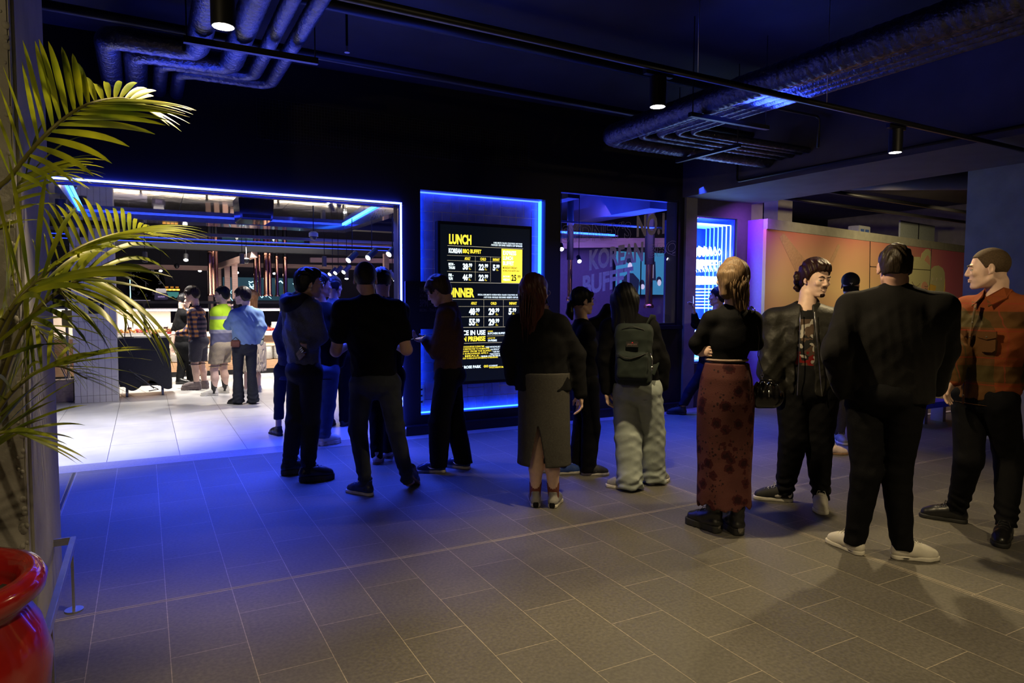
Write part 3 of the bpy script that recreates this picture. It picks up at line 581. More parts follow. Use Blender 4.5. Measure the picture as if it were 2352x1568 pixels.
# vent duct and louvre over the right side
pipe_obj('round_duct', [(7.9, 6.0, 3.05), (12, 3.5, 3.05)], 0.12, M_SOFFIT, 'dark round duct beyond the bulkhead at upper right', 'duct', n=20)
for i, (y, x1) in enumerate(((6.6, 13), (5.9, 12.5))):
    pipe_obj('cable_tray', [(7.8, y, 2.9), (x1, y+0.4, 2.9)], 0.03, M_DARKMETAL, ('far', 'near')[i]+' dark cable tray under the slab beyond the bulkhead', 'cable tray', n=4)

# ================================================================== rail, pot
rl = empty('kick_rail', (-0.33, 3.5, 0), 'low stainless steel rail around the foot of the concrete column', 'rail')
MB().box((-0.012, -1.5, 0.30), (0.012, 0.36, 0.335)).box((-0.10, 0.345, 0.30), (-0.012, 0.36, 0.335)).build('top_bar', M_STEEL, rl, bevel=0.002)
for y in (0.28, -0.55, -1.35): MB().box((-0.006, y-0.02, 0.004), (0.006, y+0.02, 0.30)).cyl((0, y, 0), 0.04, 0.006).build('post', M_STEEL, rl)
# ================================================================== the shop behind the entrance
M_SHOPCEIL = mat('shop_ceiling_paint', (0.06, 0.06, 0.10), 0.7, var=0.2, scale=2)
M_DARKWALL = mat('charcoal_wall', (0.035, 0.035, 0.045), 0.7, var=0.1)
setbox('ceiling_shop', (-4, 7.34, 3.5), (15, 21, 3.6), M_SHOPCEIL)
setbox('wall_shop_back', (-4, 19.0, 0), (15, 19.2, 3.5), M_DARKWALL)
setbox('wall_shop_left', (-2.6, 7.34, 0), (-2.4, 19, 3.5), M_DARKWALL)
setbox('wall_shop_right', (12.6, 10.75, 0), (12.8, 19, 3.5), mat('blue_grey_wall', (0.10, 0.10, 0.16), 0.7))
# lowered mirrored entrance soffit with a recessed neon edge
M_MIRROR = mat('mirror_panel', (0.85, 0.82, 0.76), 0.05, metal=1.0, var=0.03, scale=1.2, bump=0.12, bscale=2.2)
M_COVE = mat('cove_blue_gloss', (0.10, 0.11, 0.22), 0.12, var=0.1, coat=0.5)
sx0, sx1, sy0, sy1, sz = -0.66, 2.62, 7.42, 10.15, 2.50
q = MB(); q.box((-2.4, 7.34, sz), (sx0, 10.6, sz+0.25)); q.box((sx1, 7.34, sz), (2.75, 10.6, sz+0.25)); q.box((sx0, sy1, sz), (sx1, 10.6, sz+0.25)); q.box((sx0, 7.34, sz), (sx1, sy0, sz+0.25)); q.box((-2.4, 7.34, sz+0.3), (2.75, 10.6, sz+0.34))
tag(q.build('ceiling_entrance', M_COVE), kind='structure')
mp = empty('mirror_ceiling', (1.0, 8.8, sz+0.14), 'gold tinted mirror panels in the ceiling just inside the entrance', 'mirror')
for a, b_ in ((sx0, 0.42), (0.424, 1.58), (1.584, sx1)): MB().box((a-1.0+0.001, sy0-8.8, 0), (b_-1.0, sy1-8.8, 0.01)).build('mirror_panel', M_MIRROR, mp).rotation_euler = (R(-2.8), 0, 0)
cn = empty('cove_neon', (1.0, 8.8, sz+0.14), 'cyan blue neon strips inside the recessed ceiling of the entrance', 'neon light')
MB().box((sx0-1.0+0.01, -1.25, -0.016), (sx0-1.0+0.03, 1.3, -0.002)).build('neon_tube', emis('neon_cove', (0.02, 0.14, 1.0), 16), cn)
MB().box((sx1-1.0-0.03, -1.25, -0.016), (sx1-1.0-0.01, 1.3, -0.002)).build('neon_tube', emis('neon_cove', (0.02, 0.14, 1.0), 16), cn)
MB().box((sx0-1.0+0.04, 1.31, -0.012), (sx1-1.0-0.04, 1.32, -0.004)).build('neon_tube', emis('neon_deep', (0.02, 0.05, 1.0), 3), cn)
cn.rotation_euler = (R(-2.8), 0, 0)
ab = empty('air_vent_box', (1.13, 8.1, 2.36), 'black vent box hanging under the mirrored entrance ceiling', 'vent')
MB().prism([(-0.17, 0), (0.17, 0), (0.19, 0.27), (-0.19, 0.27)], 0, 0.55, M=Matrix(((1, 0, 0, 0), (0, 0, 1, 0), (0, 1, 0, 0), (0, 0, 0, 1)))).build('housing', mat('gloss_black', (0.01, 0.01, 0.03), 0.1), ab, bevel=0.01)
MB().box((-0.15, -0.004, 0.02), (0.15, 0, 0.06)).build('outlet', M_DARKMETAL, ab)
# black ceiling bands and a second mirror further in
for i, (y, z, h, m_) in enumerate(((11.2, 2.62, 0.22, M_DARKMETAL), (14.3, 2.40, 0.12, M_DARKMETAL))):
    tag(MB().box((-2.4, y, z), (8, y+0.25, z+h)).build('ceiling_beam', m_, origin=(3, y, z)), kind='structure')
m2_ = empty('mirror_band', (2.0, 12.9, 2.50), 'gold lit mirrored band across the shop ceiling behind the entrance', 'mirror')
MB().box((-3.6, -0.9, 0), (3.8, 0.6, 0.02)).build('mirror_panel', M_MIRROR, m2_)
MB().box((-3.6, -0.92, -0.03), (3.8, -0.90, 0.02)).build('edge', M_STEEL, m2_)
MB().box((-3.5, 0.62, -0.04), (3.8, 0.63, -0.03)).build('neon_tube', emis('neon_deep', (0.02, 0.05, 1.0), 3), m2_)
# camera dome and smaller things under the ceiling
for (px, py, D, lb) in ((720, 543, 8.2, 'small white camera dome under the rear edge of the entrance ceiling'), (566, 600, 12, 'dark camera dome on the shop ceiling behind the entrance'), (406, 612, 14.5, 'far dark camera dome on the shop ceiling above the clock')):
    p = at(px, py, D); t = empty('camera_dome', tuple(p), lb, 'camera')
    MB().lathe([(0.055, 0.0), (0.055, 0.04), (0.03, 0.06)], n=18).build('mount', M_WHITE if D < 9 else M_DARKMETAL, t, smooth=True); MB().lathe([(0.0001, -0.045), (0.025, -0.038), (0.04, -0.02), (0.045, 0)], n=18).build('dome', mat('smoked_dome', (0.05, 0.05, 0.06), 0.08), t, smooth=True)
    MB().tube([(0, 0, 0.05), (0, 0, (2.6 if D < 9 else 3.5)-p[2])], 0.006, 6).build('drop_rod', M_DARKMETAL, t)

# shop spotlights (cylinders) : pixel, distance, diameter, aim
def cyl_lamp(px, py, D, r_, L_, aim, label, group, lit=True, m_=None, top=None):
    p = at(px, py, D); t = empty('spotlight', tuple(p), label, 'spotlight', group)
    a = Vector(aim).normalized(); q_ = a.to_track_quat('-Z', 'Y').to_matrix().to_4x4()
    MB().lathe([(r_, 0), (r_, L_), (0.02, L_+0.005)], n=18, M=q_).build('lamp_body', m_ or M_DARKMETAL, t, smooth=True)
    MB().lathe([(r_*0.86, -0.001), (0.0001, -0.004)], n=16, M=q_).build('lens', (LENSC if lit else M_STEEL), t)
    c_ = -a*L_*0.5; zt = (2.5 if (p[1] < 10.6 and p[0] < 2.75) else 3.5)-p[2]
    MB().tube([tuple(c_), (c_[0], c_[1], max(c_[2]+0.1, zt))], 0.005, 6).build('stem', M_DARKMETAL, t)
for k, (px, py, D, r_, lb) in enumerate(((141, 497, 6.9, 0.05, 'nearest cylinder spotlight beside the concrete column, top left of the entrance'), (169, 522, 7.9, 0.05, 'second cylinder spotlight from the concrete column, top left of the entrance'), (193, 545, 9.0, 0.05, 'third cylinder spotlight from the concrete column, top left of the entrance'))):
    cyl_lamp(px, py, D, r_, 0.17, (0, 0, -1), lb, 'spotlights at the left of the entrance', False, mat('navy_black_metal', (0.02, 0.02, 0.035), 0.35), 2.5)
LB = 'glowing round spotlight in the shop, %s'
for k, (px, py, D, r_, w_) in enumerate(((427, 597, 12.5, 0.045, 'the largest, above the napkin box'), (369, 622, 15.2, 0.04, 'just right of the wall clock'), (459, 622, 15.2, 0.04, 'above the man in the checked jacket'), (545, 626, 15.8, 0.04, 'above the woman in the blue denim shirt'), (630, 628, 16.2, 0.04, 'just left of the man in the grey hooded jacket'))):
    cyl_lamp(px, py, D, r_, 0.12, (-0.05, -0.5, -0.7), LB % w_, 'glowing spotlights over the counter', top=3.2)
LB = 'tilted cylinder spotlight seen over the queue, %s'
for k, (px, py, D, r_, w_, aim, lit) in enumerate(((800, 598, 8.6, 0.04, 'leftmost of the near row', (-0.6, -0.35, -0.5), True), (845, 592, 8.4, 0.04, 'middle of the near row', (-0.6, -0.35, -0.5), True), (893, 584, 8.2, 0.04, 'nearest to the neon post', (-0.6, -0.35, -0.5), True), (757, 630, 11.5, 0.038, 'leftmost of the far row', (-0.6, -0.35, -0.5), True), (770, 627, 11.2, 0.038, 'second of the far row', (-0.6, -0.35, -0.5), True), (789, 625, 10.8, 0.038, 'third of the far row', (-0.6, -0.35, -0.5), True), (796, 640, 12.5, 0.036, 'lowest one between two heads', (-0.1, -0.3, -0.8), True), (908, 643, 10.5, 0.036, 'small one right against the neon post', (0.3, -0.3, -0.6), True), (745, 612, 11.5, 0.038, 'upright one above the grey hooded jacket', (0, 0, -1), False), (556, 606, 11.5, 0.038, 'upright one behind the woman in the denim shirt', (0, 0, -1), False), (333, 602, 11.5, 0.04, 'upright one above the wall clock', (0, 0, -1), False))):
    cyl_lamp(px, py, D, r_, 0.17, aim, LB % w_, 'tilted shop spotlights', lit, mat('grey_lamp_metal', (0.10, 0.10, 0.12), 0.4), 2.6 if D < 9 else 2.75)
for i, (y, z) in enumerate(((8.45, 2.62), (11.0, 2.76), (13.0, 2.86))):
    pipe_obj('shop_track', [(-2.3 if i else 2.8, y, z), (7.5, y, z)], 0.02, M_STEEL if i == 0 else M_DARKMETAL, ('near', 'middle', 'far')[i]+' lighting track across the shop ceiling', 'track', n=4)

# ------------------------------------------------------------------ tiled pier
q = MB(); X0, X1, YC = -0.89, -0.36, 11.28
q.box((X0+0.004, YC, 0), (X1-0.004, YC+0.55, 2.5), 1)
tw, th = (X1-X0)/7, 0.262
for i in range(7):
    for k in range(10):
        z1 = min(2.5, 0.10+(k)*th if k else 0.10); z0 = 0 if k == 0 else 0.10+(k-1)*th
        if z1-z0 > 0.02: q.box((X0+i*tw+0.002, YC-0.008, z0+0.002), (X0+(i+1)*tw-0.002, YC+0.001, z1-0.002), 0)
for k in range(10):
    z1 = min(2.5, 0.10+k*th if k else 0.10); z0 = 0 if k == 0 else 0.10+(k-1)*th
    for i in range(7): q.box((X1-0.005, YC+0.004+i*tw, z0+0.002), (X1+0.003, YC+(i+1)*tw, z1-0.002), 0)
o = q.build('column_tiled', [mat('pale_glazed_brick', (0.62, 0.60, 0.66), 0.35, var=0.08, scale=5), mat('dark_grout', (0.10, 0.09, 0.12), 0.8)]); tag(o, kind='structure')
setbox('column_tiled_edge', (X1-0.004, YC-0.012, 0), (X1+0.006, YC-0.002, 2.5), M_WHITE)
st = empty('staff_sign', (-0.60, YC-0.018, 1.26), 'small black sign reading STAFF ONLY on the white tiled pier', 'sign')
MB().box((-0.09, 0, 0), (0.10, 0.01, 0.22)).build('plate', M_FRAME, st); q = MB(); text_mb(q, 'STAFF', -0.045, 0.055, 0.15, 0.11, -0.002, bold=0.03); text_mb(q, 'ONLY', -0.03, 0.045, 0.09, 0.055, -0.002, bold=0.03); q.build('lettering', mat('sign_grey', (0.45, 0.45, 0.5), 0.5), st)
# things left of the pier
bx = empty('cardboard_box', (-1.06, 11.6, 0), 'brown box on the floor beside the tiled pier', 'box'); MB().box((-0.13, -0.1, 0), (0.14, 0.25, 0.30)).build('carton', mat('pale_cardboard', (0.50, 0.38, 0.33), 0.7), bx, bevel=0.004); MB().box((-0.13, -0.101, 0.148), (0.14, -0.099, 0.15)).build('seam', M_DARKWALL, bx)
ps = empty('pole_stand', (-1.02, 12.1, 0), 'two thin steel poles of a stand behind the tiled pier', 'stand'); MB().cyl((0, 0, 0.02), 0.02, 1.75).build('pole', M_STEEL, ps, smooth=True); MB().cyl((0.09, 0, 0.02), 0.012, 1.35).build('pole', M_STEEL, ps, smooth=True); MB().cyl((0.04, 0, 0), 0.14, 0.02, 24).build('base', M_DARKMETAL, ps); MB().box((-0.06, -0.04, 1.05), (0.14, 0.05, 1.3)).build('holder', mat('dull_yellow', (0.35, 0.30, 0.08), 0.5), ps)
cb_ = MB().tube([(-1.13+0.14*math.cos(a)*1.0, 12.08, 1.52+0.2*math.sin(a)) for a in [k*2*math.pi/24-0.6 for k in range(21)]], 0.007, 6).build('white_cable', M_WHITE, smooth='all'); tag(cb_, 'loop of white cable hanging on the dark wall left of the tiled pier', 'cable')

# ------------------------------------------------------------------ trolley under a black cloth
tr = empty('trolley', (-0.02, 11.85, 0), 'black cloth covered serving trolley on castors beside the tiled pier', 'trolley')
MB().box((-0.33, -0.2, 0.16), (0.31, 0.28, 0.19)).box((-0.33, -0.2, 0.84), (0.31, 0.28, 0.875)).build('shelf', M_DARKMETAL, tr)
q = MB(); rnd = random.Random(3); n_ = 120; rings = []
for j, z in enumerate((0.885, 0.88, 0.80, 0.6, 0.42, 0.30, 0.2)):
    ring = []
    for i in range(n_):
        t_ = i/n_*4; s_ = int(t_); u_ = t_-s_; cx = [(-1+2*u_, -1), (1, -1+2*u_), (1-2*u_, 1), (-1, 1-2*u_)][s_]
        out = 1+ (0.88-z)*0.10 + 0.012*math.sin(i*0.9+1.2*j)*(0.9-z) + 0.03*math.sin(i*0.23)*(0.9-z)
        zz = z - (0.06*math.sin(i*0.16+0.5)**2 if j == 6 else 0)+(0.05*math.cos(i*0.33) if j == 6 else 0)
        ring.append((cx[0]*0.34*out, 0.04+cx[1]*0.26*out, zz-0.015*(j == 0)*0))
    rings += ring
q.add(rings, [(j*n_+i, j*n_+(i+1) % n_, (j+1)*n_+(i+1) % n_, (j+1)*n_+i) for j in range(6) for i in range(n_)]+[tuple(range(n_))])
q.build('cloth', mat('black_cloth', (0.012, 0.013, 0.022), 0.75, var=0.2, scale=40), tr, smooth='all')
for x in (-0.24, 0.24):
    for y in (-0.14, 0.22):
        w_ = MB().tube([(x-0.015, y, 0.055), (x+0.015, y, 0.055)], 0.055, 20).tube([(x, y, 0.06), (x, y, 0.17)], 0.015, 8).build('castor', mat('blue_grey_rubber', (0.10, 0.12, 0.22), 0.4), tr, smooth=True)
MB().tube([(-0.12, -0.24, 0.30), (0.05, -0.26, 0.18), (0.18, -0.22, 0.10), (0.05, -0.2, 0.08)], 0.008, 6).tube([(-0.2, -0.24, 0.42), (0.0, -0.27, 0.24), (0.12, -0.24, 0.12)], 0.008, 6).build('strap', mat('grey_strap', (0.06, 0.06, 0.08), 0.6), tr)
t = empty('table_buzzer', (0.13, 11.72, 0.887), 'small black and orange card reader on the black trolley', 'card reader'); MB().box((-0.05, -0.04, 0), (0.05, 0.05, 0.05)).build('base', M_DARKMETAL, t, bevel=0.006); MB().box((-0.045, -0.035, 0.05), (0.045, 0.045, 0.075)).build('top', mat('orange_plastic', (0.9, 0.25, 0.03), 0.4), t, bevel=0.005)
t = empty('tongs', (-0.27, 11.75, 0.887), 'folded black stand on the left end of the trolley', 'stand'); MB().tube([(0, 0, 0), (0.02, 0.02, 0.32)], 0.006, 6).tube([(0.09, 0, 0), (0.02, 0.02, 0.32)], 0.006, 6).box((-0.02, -0.03, 0), (0.12, 0.04, 0.012)).build('frame', M_DARKMETAL, t)

# ------------------------------------------------------------------ buffet counter
ct = empty('buffet_counter', (3.0, 14.2, 0), 'long timber fronted buffet counter with a white top behind the queue', 'counter')
MB().box((-5.3, 0.05, 0), (5, 0.9, 0.10)).build('plinth', M_DARKMETAL, ct)
MB().box((-5.3, 0, 0.10), (5, 0.9, 0.27)).box((-5.3, 0.3, 0.27), (5, 0.9, 0.55)).box((-5.3, 0, 0.55), (5, 0.9, 0.76)).box((-5.3, 0, 0.27), (-4.9, 0.3, 0.55)).build('body', M_WOOD, ct)
MB().box((-5.35, -0.12, 0.76), (5.05, 1.0, 0.81)).build('counter_top', mat('white_stone', (0.80, 0.78, 0.74), 0.25, var=0.03), ct, bevel=0.004)  # counter top in one even white
MB().box((-5.3, 0.70, 0.81), (-2.55, 0.72, 1.22)).build('back_panel', mat('cream_panel', (0.85, 0.74, 0.66), 0.5, var=0.03), ct)
MB().box((-5.3, 0.3, 1.27), (5, 0.75, 1.285)).build('glass_shelf', mat('white_shelf', (0.72, 0.70, 0.85), 0.3), ct)
MB().box((-5.3, 0.32, 1.235), (5, 0.36, 1.268)).build('warming_light', emis('warm_strip', (1.0, 0.86, 0.62), 6), ct)
for x in (-3.0, -1.9, -0.6, 0.7, 2.0): MB().box((x-0.02, -0.02, 0.81), (x+0.02, 0.02, 1.40)).build('post', M_DARKMETAL, ct)
MB().box((-5.3, -0.03, 1.38), (5, 0.03, 1.43)).build('hand_rail', M_DARKMETAL, ct)
MB().box((-5.3, -0.3, 1.435), (-2.9, 0.2, 1.445)).build('glass_top', mat('pale_violet_glass', (0.6, 0.58, 0.8), 0.2), ct)
area('counter_light', (1.6, 14.55, 1.24), (1.6, 14.5, 0.8), 60, (1.0, 0.88, 0.70), 5.5, 0.25)
area('counter_front_light', (1.5, 13.6, 2.7), (1.5, 14.3, 0.6), 45, (1.0, 0.9, 0.8), 4, 0.3)
area('counter_toe_light', (1.6, 14.1, 0.56), (1.6, 14.3, 0.3), 30, (1.0, 0.85, 0.7), 5, 0.1)
# plates on the open shelf: every plate of each stack
pm = bpy.data.meshes.new('plate'); q = MB().lathe([(0.0001, 0.004), (0.06, 0.004), (0.105, 0.017), (0.108, 0.020), (0.104, 0.020), (0.06, 0.008), (0.0001, 0.008)], n=28)
p0 = q.build('plate', mat('white_china', (0.78, 0.76, 0.72), 0.2, var=0.02), smooth='all'); first = True
for px, nm in ((404, 'beside the staff member'), (474, 'behind the man in the checked jacket'), (614, 'right of the woman in the denim shirt'), (640, 'left of the man in the grey hooded jacket'), (668, 'behind the man in the grey hooded jacket')):
    c_ = aty(px, 828, 14.33); n_ = 19
    for k in range(n_):
        o = p0 if first else p0.copy()
        if not first: COL.objects.link(o)
        first = False; o.location = (c_[0], 14.33, 0.272+k*0.0133)
        tag(o, 'white plate stacked %s' % nm if 0 < k < n_-1 else '%s white plate stacked %s' % ('bottom' if k == 0 else 'top', nm), 'plate', 'white plates stacked %s' % nm)
# food trays
FOODS = [((0.80, 0.35, 0.08), 'orange fried food'), ((0.65, 0.06, 0.04), 'red sauced food'), ((0.85, 0.60, 0.20), 'golden dumplings'), ((0.35, 0.14, 0.06), 'brown glazed food'), ((0.75, 0.10, 0.06), 'red kimchi')]
rnd = random.Random(11)
for k, px in enumerate((290, 325, 360, 395, 535, 606, 627, 655)):
    p = aty(px, 760 if px < 500 else 742, 14.38); fc, fn = FOODS[k % 5]
    where = ('at the far left of the counter', 'second from the left', 'third from the left, below the card holder', 'in front of the staff member', 'beside the high visibility jacket', 'right of the denim shirt', 'left of the last stack of plates', 'next to the man in the grey hooded jacket')[k]
    t = empty('food_tray', (p[0], 14.34+0.12*(k % 2), 0.81), 'shallow tray of %s %s' % (fn, where), 'food tray', 'food trays on the buffet counter')
    MB().prism([(-0.17, -0.12), (0.17, -0.12), (0.17, 0.12), (-0.17, 0.12)], 0, 0.03).build('tray', mat('red_tray', (0.5, 0.03, 0.03), 0.3) if k in (3, 5) else M_WHITE, t, bevel=0.004)
    q = MB()
    for i in range(38): q.ell((rnd.uniform(-0.14, 0.14), rnd.uniform(-0.09, 0.09), 0.035+rnd.uniform(0, 0.05)), (rnd.uniform(0.018, 0.035), rnd.uniform(0.015, 0.03), rnd.uniform(0.01, 0.02)), 5)
    tag(q.build('food', mat('food_%d' % (k % 5), fc, 0.35, var=0.35, scale=30), t, smooth='all'), kind='stuff')
for k, (px, py) in enumerate(((297, 745), (343, 746), (368, 742), (380, 741), (615, 740), (648, 735))):
    p = aty(px, py, 14.42); t = empty('price_card', (p[0], 14.42, 0.82), 'small dish card standing on the counter, %s' % ('leftmost one', 'second from the left', 'by the black post', 'next to the staff member', 'right of the denim shirt', 'rightmost one')[k], 'card', 'dish cards on the counter')
    MB().box((-0.035, 0, 0.05), (0.035, 0.004, 0.12)).build('card', mat('dark_card', (0.07, 0.03, 0.03), 0.5), t); MB().box((-0.025, -0.002, 0.08), (0.02, 0, 0.095)).build('printed_bar', M_WHITE, t); MB().box((-0.03, -0.01, 0), (0.03, 0.03, 0.012)).tube([(0, 0.005, 0.01), (0, 0.005, 0.055)], 0.003, 5).build('foot', M_STEEL, t)
for k, px in enumerate((365, 378, 392, 630, 640)):
    p = aty(px, 735, 14.75); t = empty('tumbler_crate', (p[0], 14.80, 0.81), 'clear box of white dishes at the back of the counter, %s' % ('left one', 'second', 'behind the staff member', 'right of the denim shirt', 'rightmost')[k], 'box', 'clear boxes at the back of the counter')
    MB().box((-0.06, -0.05, 0), (0.06, 0.05, 0.12)).build('box', mat('clear_plastic', (0.5, 0.5, 0.48), 0.15), t, bevel=0.004); MB().box((-0.045, -0.04, 0.12), (0.045, 0.04, 0.19)).build('paper_stack', M_WHITE, t)
np_ = aty(371, 695, 14.1); t = empty('napkin_box', (np_[0], 14.2, 1.447), 'black napkin dispenser reading NAPKIN on the counter rail', 'napkin dispenser')
MB().box((-0.11, -0.07, 0), (0.11, 0.07, 0.13)).build('box', mat('navy_box', (0.03, 0.025, 0.07), 0.5), t, bevel=0.012); MB().box((-0.085, -0.02, 0.12), (0.085, 0.02, 0.21)).build('napkins', M_WHITE, t); q = MB(); text_mb(q, 'NAPKIN', -0.055, 0.055, 0.075, 0.045, -0.072, bold=0.03); q.build('lettering', mat('lilac_print', (0.5, 0.4, 0.8), 0.5), t)

# ------------------------------------------------------------------ back of the shop
cl = empty('wall_clock', (0.05, 18.97, 1.86), 'large round black wall clock with pale numerals on the dark back wall', 'clock')
MX = Matrix.Rotation(R(90), 4, 'X')
MB().lathe([(0.0001, 0.0), (0.37, 0.0), (0.40, 0.01), (0.42, 0.03), (0.42, 0.0)], n=48, M=MX).build('face', mat('clock_black', (0.012, 0.012, 0.014), 0.4), cl, smooth=True)
q = MB()
for h in range(1, 13):
    a = R(90-30*h); text_mb(q, str(h), 0.31*math.cos(a)-0.035, 0.31*math.cos(a)+0.035, 0.31*math.sin(a)+0.04, 0.31*math.sin(a)-0.04, -0.02, bold=0.02)
q.build('numerals', mat('clock_white', (0.45, 0.45, 0.42), 0.5), cl)
MB().tube([(0.06, -0.03, -0.05), (-0.20, -0.03, 0.17)], 0.007, 4).tube([(0, -0.035, 0.03), (0.0, -0.035, -0.16)], 0.010, 4).build('hands', mat('clock_hand', (0.6, 0.6, 0.55), 0.5), cl)
def wallthing(name, x0, y0, x1, y1, Y, d, m_, label, cat, part, extra=None):
    a = aty(x0, y0, Y); b_ = aty(x1, y1, Y); t = empty(name, ((a[0]+b_[0])/2, Y, min(a[2], b_[2])), label, cat); w_ = abs(b_[0]-a[0])/2; h = abs(a[2]-b_[2])
    MB().box((-w_, 0, 0), (w_, d, h)).build(part, m_, t)
    if extra: extra(t, w_, h)
    return t
def order_marks(t, w_, h):
    q = MB()
    for i in range(4): q.box((-w_+0.03+i*w_*0.5, -0.005, 0.02), (-w_+0.03+i*w_*0.5+w_*0.42, 0, 0.06))
    q.build('lit_bar', emis('amber_display', (1.0, 0.45, 0.05), 3), t); q = MB()
    for i in range(3): q.box((-w_+0.05+i*w_*0.65, -0.005, 0.08), (-w_+0.05+i*w_*0.65+w_*0.4, 0, 0.12))
    q.build('dim_bar', emis('amber_dim', (0.8, 0.3, 0.03), 0.5), t)
wallthing('order_display', 374, 655, 411, 669, 18.9, 0.06, M_FRAME, 'amber lit order display on the dark back wall', 'display', 'housing', order_marks)
def sea(t, w_, h):
    q = MB(); q.add([(-w_, -0.003, h*0.65), (-w_*0.6, -0.003, h*0.4), (0, -0.003, h*0.55), (w_*0.5, -0.003, h*0.35), (w_, -0.003, h*0.6), (w_, -0.003, h), (-w_, -0.003, h)], [(0, 1, 2, 3, 4, 5, 6)]); q.build('picture', emis('teal_picture', (0.05, 0.22, 0.2), 0.8), t)
wallthing('wall_screen', 383, 670, 411, 692, 18.9, 0.05, M_FRAME, 'dim teal picture screen under the amber display', 'screen', 'housing', sea)
def cold(t, w_, h): MB().box((-w_*0.6, -0.01, h-0.62), (w_*0.6, 0, h-0.05)).build('lit_panel', emis('cold_panel', (0.45, 0.95, 1.0), 3), t)
wallthing('fridge', 297, 636, 305, 817, 17.5, 0.5, M_DARKWALL, 'narrow glowing pale blue drinks fridge left of the clock', 'fridge', 'cabinet', cold)
def wave(t, w_, h):
    rnd = random.Random(4); q = MB()
    for i in range(26):
        x = rnd.uniform(-w_*0.95, w_*0.9); z = rnd.uniform(0.1*h, 0.9*h); q.tube([(x, -0.004, z), (x+0.05, -0.004, z+rnd.uniform(-0.12, 0.04)), (x+0.11, -0.004, z+rnd.uniform(-0.16, 0.02))], rnd.uniform(0.005, 0.018), 4)
    q.build('bright_marks', emis('pale_cyan_marks', (0.5, 0.85, 0.95), 2.2), t)
wallthing('video_wall', 512, 636, 700, 690, 18.85, 0.05, emis('dark_teal_screen', (0.02, 0.07, 0.10), 0.6), 'wide dark teal video wall with white brush marks behind the counter', 'screen', 'screen', wave)
# timber framed screens
def frame_beam(name, pts, w_, h, m_=M_PINKWOOD):
    q = MB()
    for a, b_ in pts:
        a = Vector(a); b_ = Vector(b_); d = (b_-a); u = Vector((0, 0, 1)) if abs(d.normalized().z) < 0.9 else Vector((1, 0, 0)); s_ = d.cross(u).normalized(); u = s_.cross(d).normalized()
        vs = [a+s_*i*w_+u*j*h for i, j in ((-1, -1), (1, -1), (1, 1), (-1, 1))]+[b_+s_*i*w_+u*j*h for i, j in ((-1, -1), (1, -1), (1, 1), (-1, 1))]
        q.add(vs, [(0, 1, 2, 3), (4, 5, 6, 7), (0, 1, 5, 4), (1, 2, 6, 5), (2, 3, 7, 6), (3, 0, 4, 7)])
    return q
z_ = 2.14
def beams(name, lst, label, cat, group):
    for k, (a, b_) in enumerate(lst): tag(frame_beam('f', [(a, b_)], 0.05, 0.05).build(name, M_PINKWOOD, origin=tuple(a)), label[k], cat, group)
GT = 'pale timber framing over the dining area'
beams('timber_beam', [((-0.3, 16.5, z_), (1.35, 16.5, z_)), ((1.35, 16.5, z_), (1.75, 12.9, z_+0.12)), ((1.9, 17.5, 2.28), (5.2, 17.5, 2.28)), ((3.2, 15.2, 2.32), (7.2, 15.2, 2.4)), ((5.0, 13.8, 2.30), (8.4, 13.0, 2.42))],
      ['pale timber beam just above the wall clock', 'pale timber beam running forward over the man in the checked jacket', 'farthest pale timber beam, above the dark teal video wall', 'middle pale timber beam behind the tilted spotlights', 'nearest pale timber beam beside the neon post'], 'beam', GT)
beams('timber_post', [((1.30, 16.5, z_), (1.30, 16.5, 0)), ((1.42, 15.9, z_), (1.42, 15.9, 0)), ((1.52, 15.2, z_), (1.52, 15.2, 0)), ((1.60, 14.6, z_+0.05), (1.60, 14.6, 1.46)), ((4.35, 13.5, 2.4), (4.35, 13.5, 0)), ((4.9, 13.6, 2.4), (4.9, 13.6, 0)), ((5.6, 14.0, 2.4), (5.6, 14.0, 0))],
      ['farthest pale timber post behind the man in the checked jacket', 'second pale timber post behind the man in the checked jacket', 'third pale timber post behind the man in the checked jacket', 'nearest pale timber post behind the man in the checked jacket', 'left pale timber post seen between the heads of the queue', 'middle pale timber post seen between the heads of the queue', 'right pale timber post seen between the heads of the queue'], 'post', GT)
# copper exhaust pipes
LB = 'hanging copper extractor pipe, %s'
for k, (px, Y, r_, w_) in enumerate(((484, 15.0, 0.04, 'leftmost, behind the man in the checked jacket'), (491, 15.3, 0.035, 'second from the left'), (499, 14.8, 0.03, 'third from the left, thin'), (588, 16.0, 0.04, 'behind the head of the woman in denim, left'), (597, 16.2, 0.035, 'behind the head of the woman in denim, right'), (612, 15.4, 0.05, 'left of a close pair'), (620, 15.5, 0.045, 'right of a close pair'), (637, 16.4, 0.04, 'thin one nearer the grey hooded jacket'), (656, 16.6, 0.05, 'partly hidden by the grey hooded jacket'))):
    p = aty(px, 690, Y); t = empty('extractor_pipe', (p[0], Y, 1.55), LB % w_, 'pipe', 'copper extractor pipes over the tables')
    MB().lathe([(r_*1.5, -0.02), (r_*1.5, 0.0), (r_, 0.03), (r_, 0.85), (r_*1.25, 0.86), (r_*1.25, 0.9), (r_, 0.91)], n=20).build('copper_tube', M_COPPER, t, smooth=True)
    MB().cyl((0, 0, 0.91), r_*1.1, 1.0).build('sleeve', M_DARKMETAL, t)
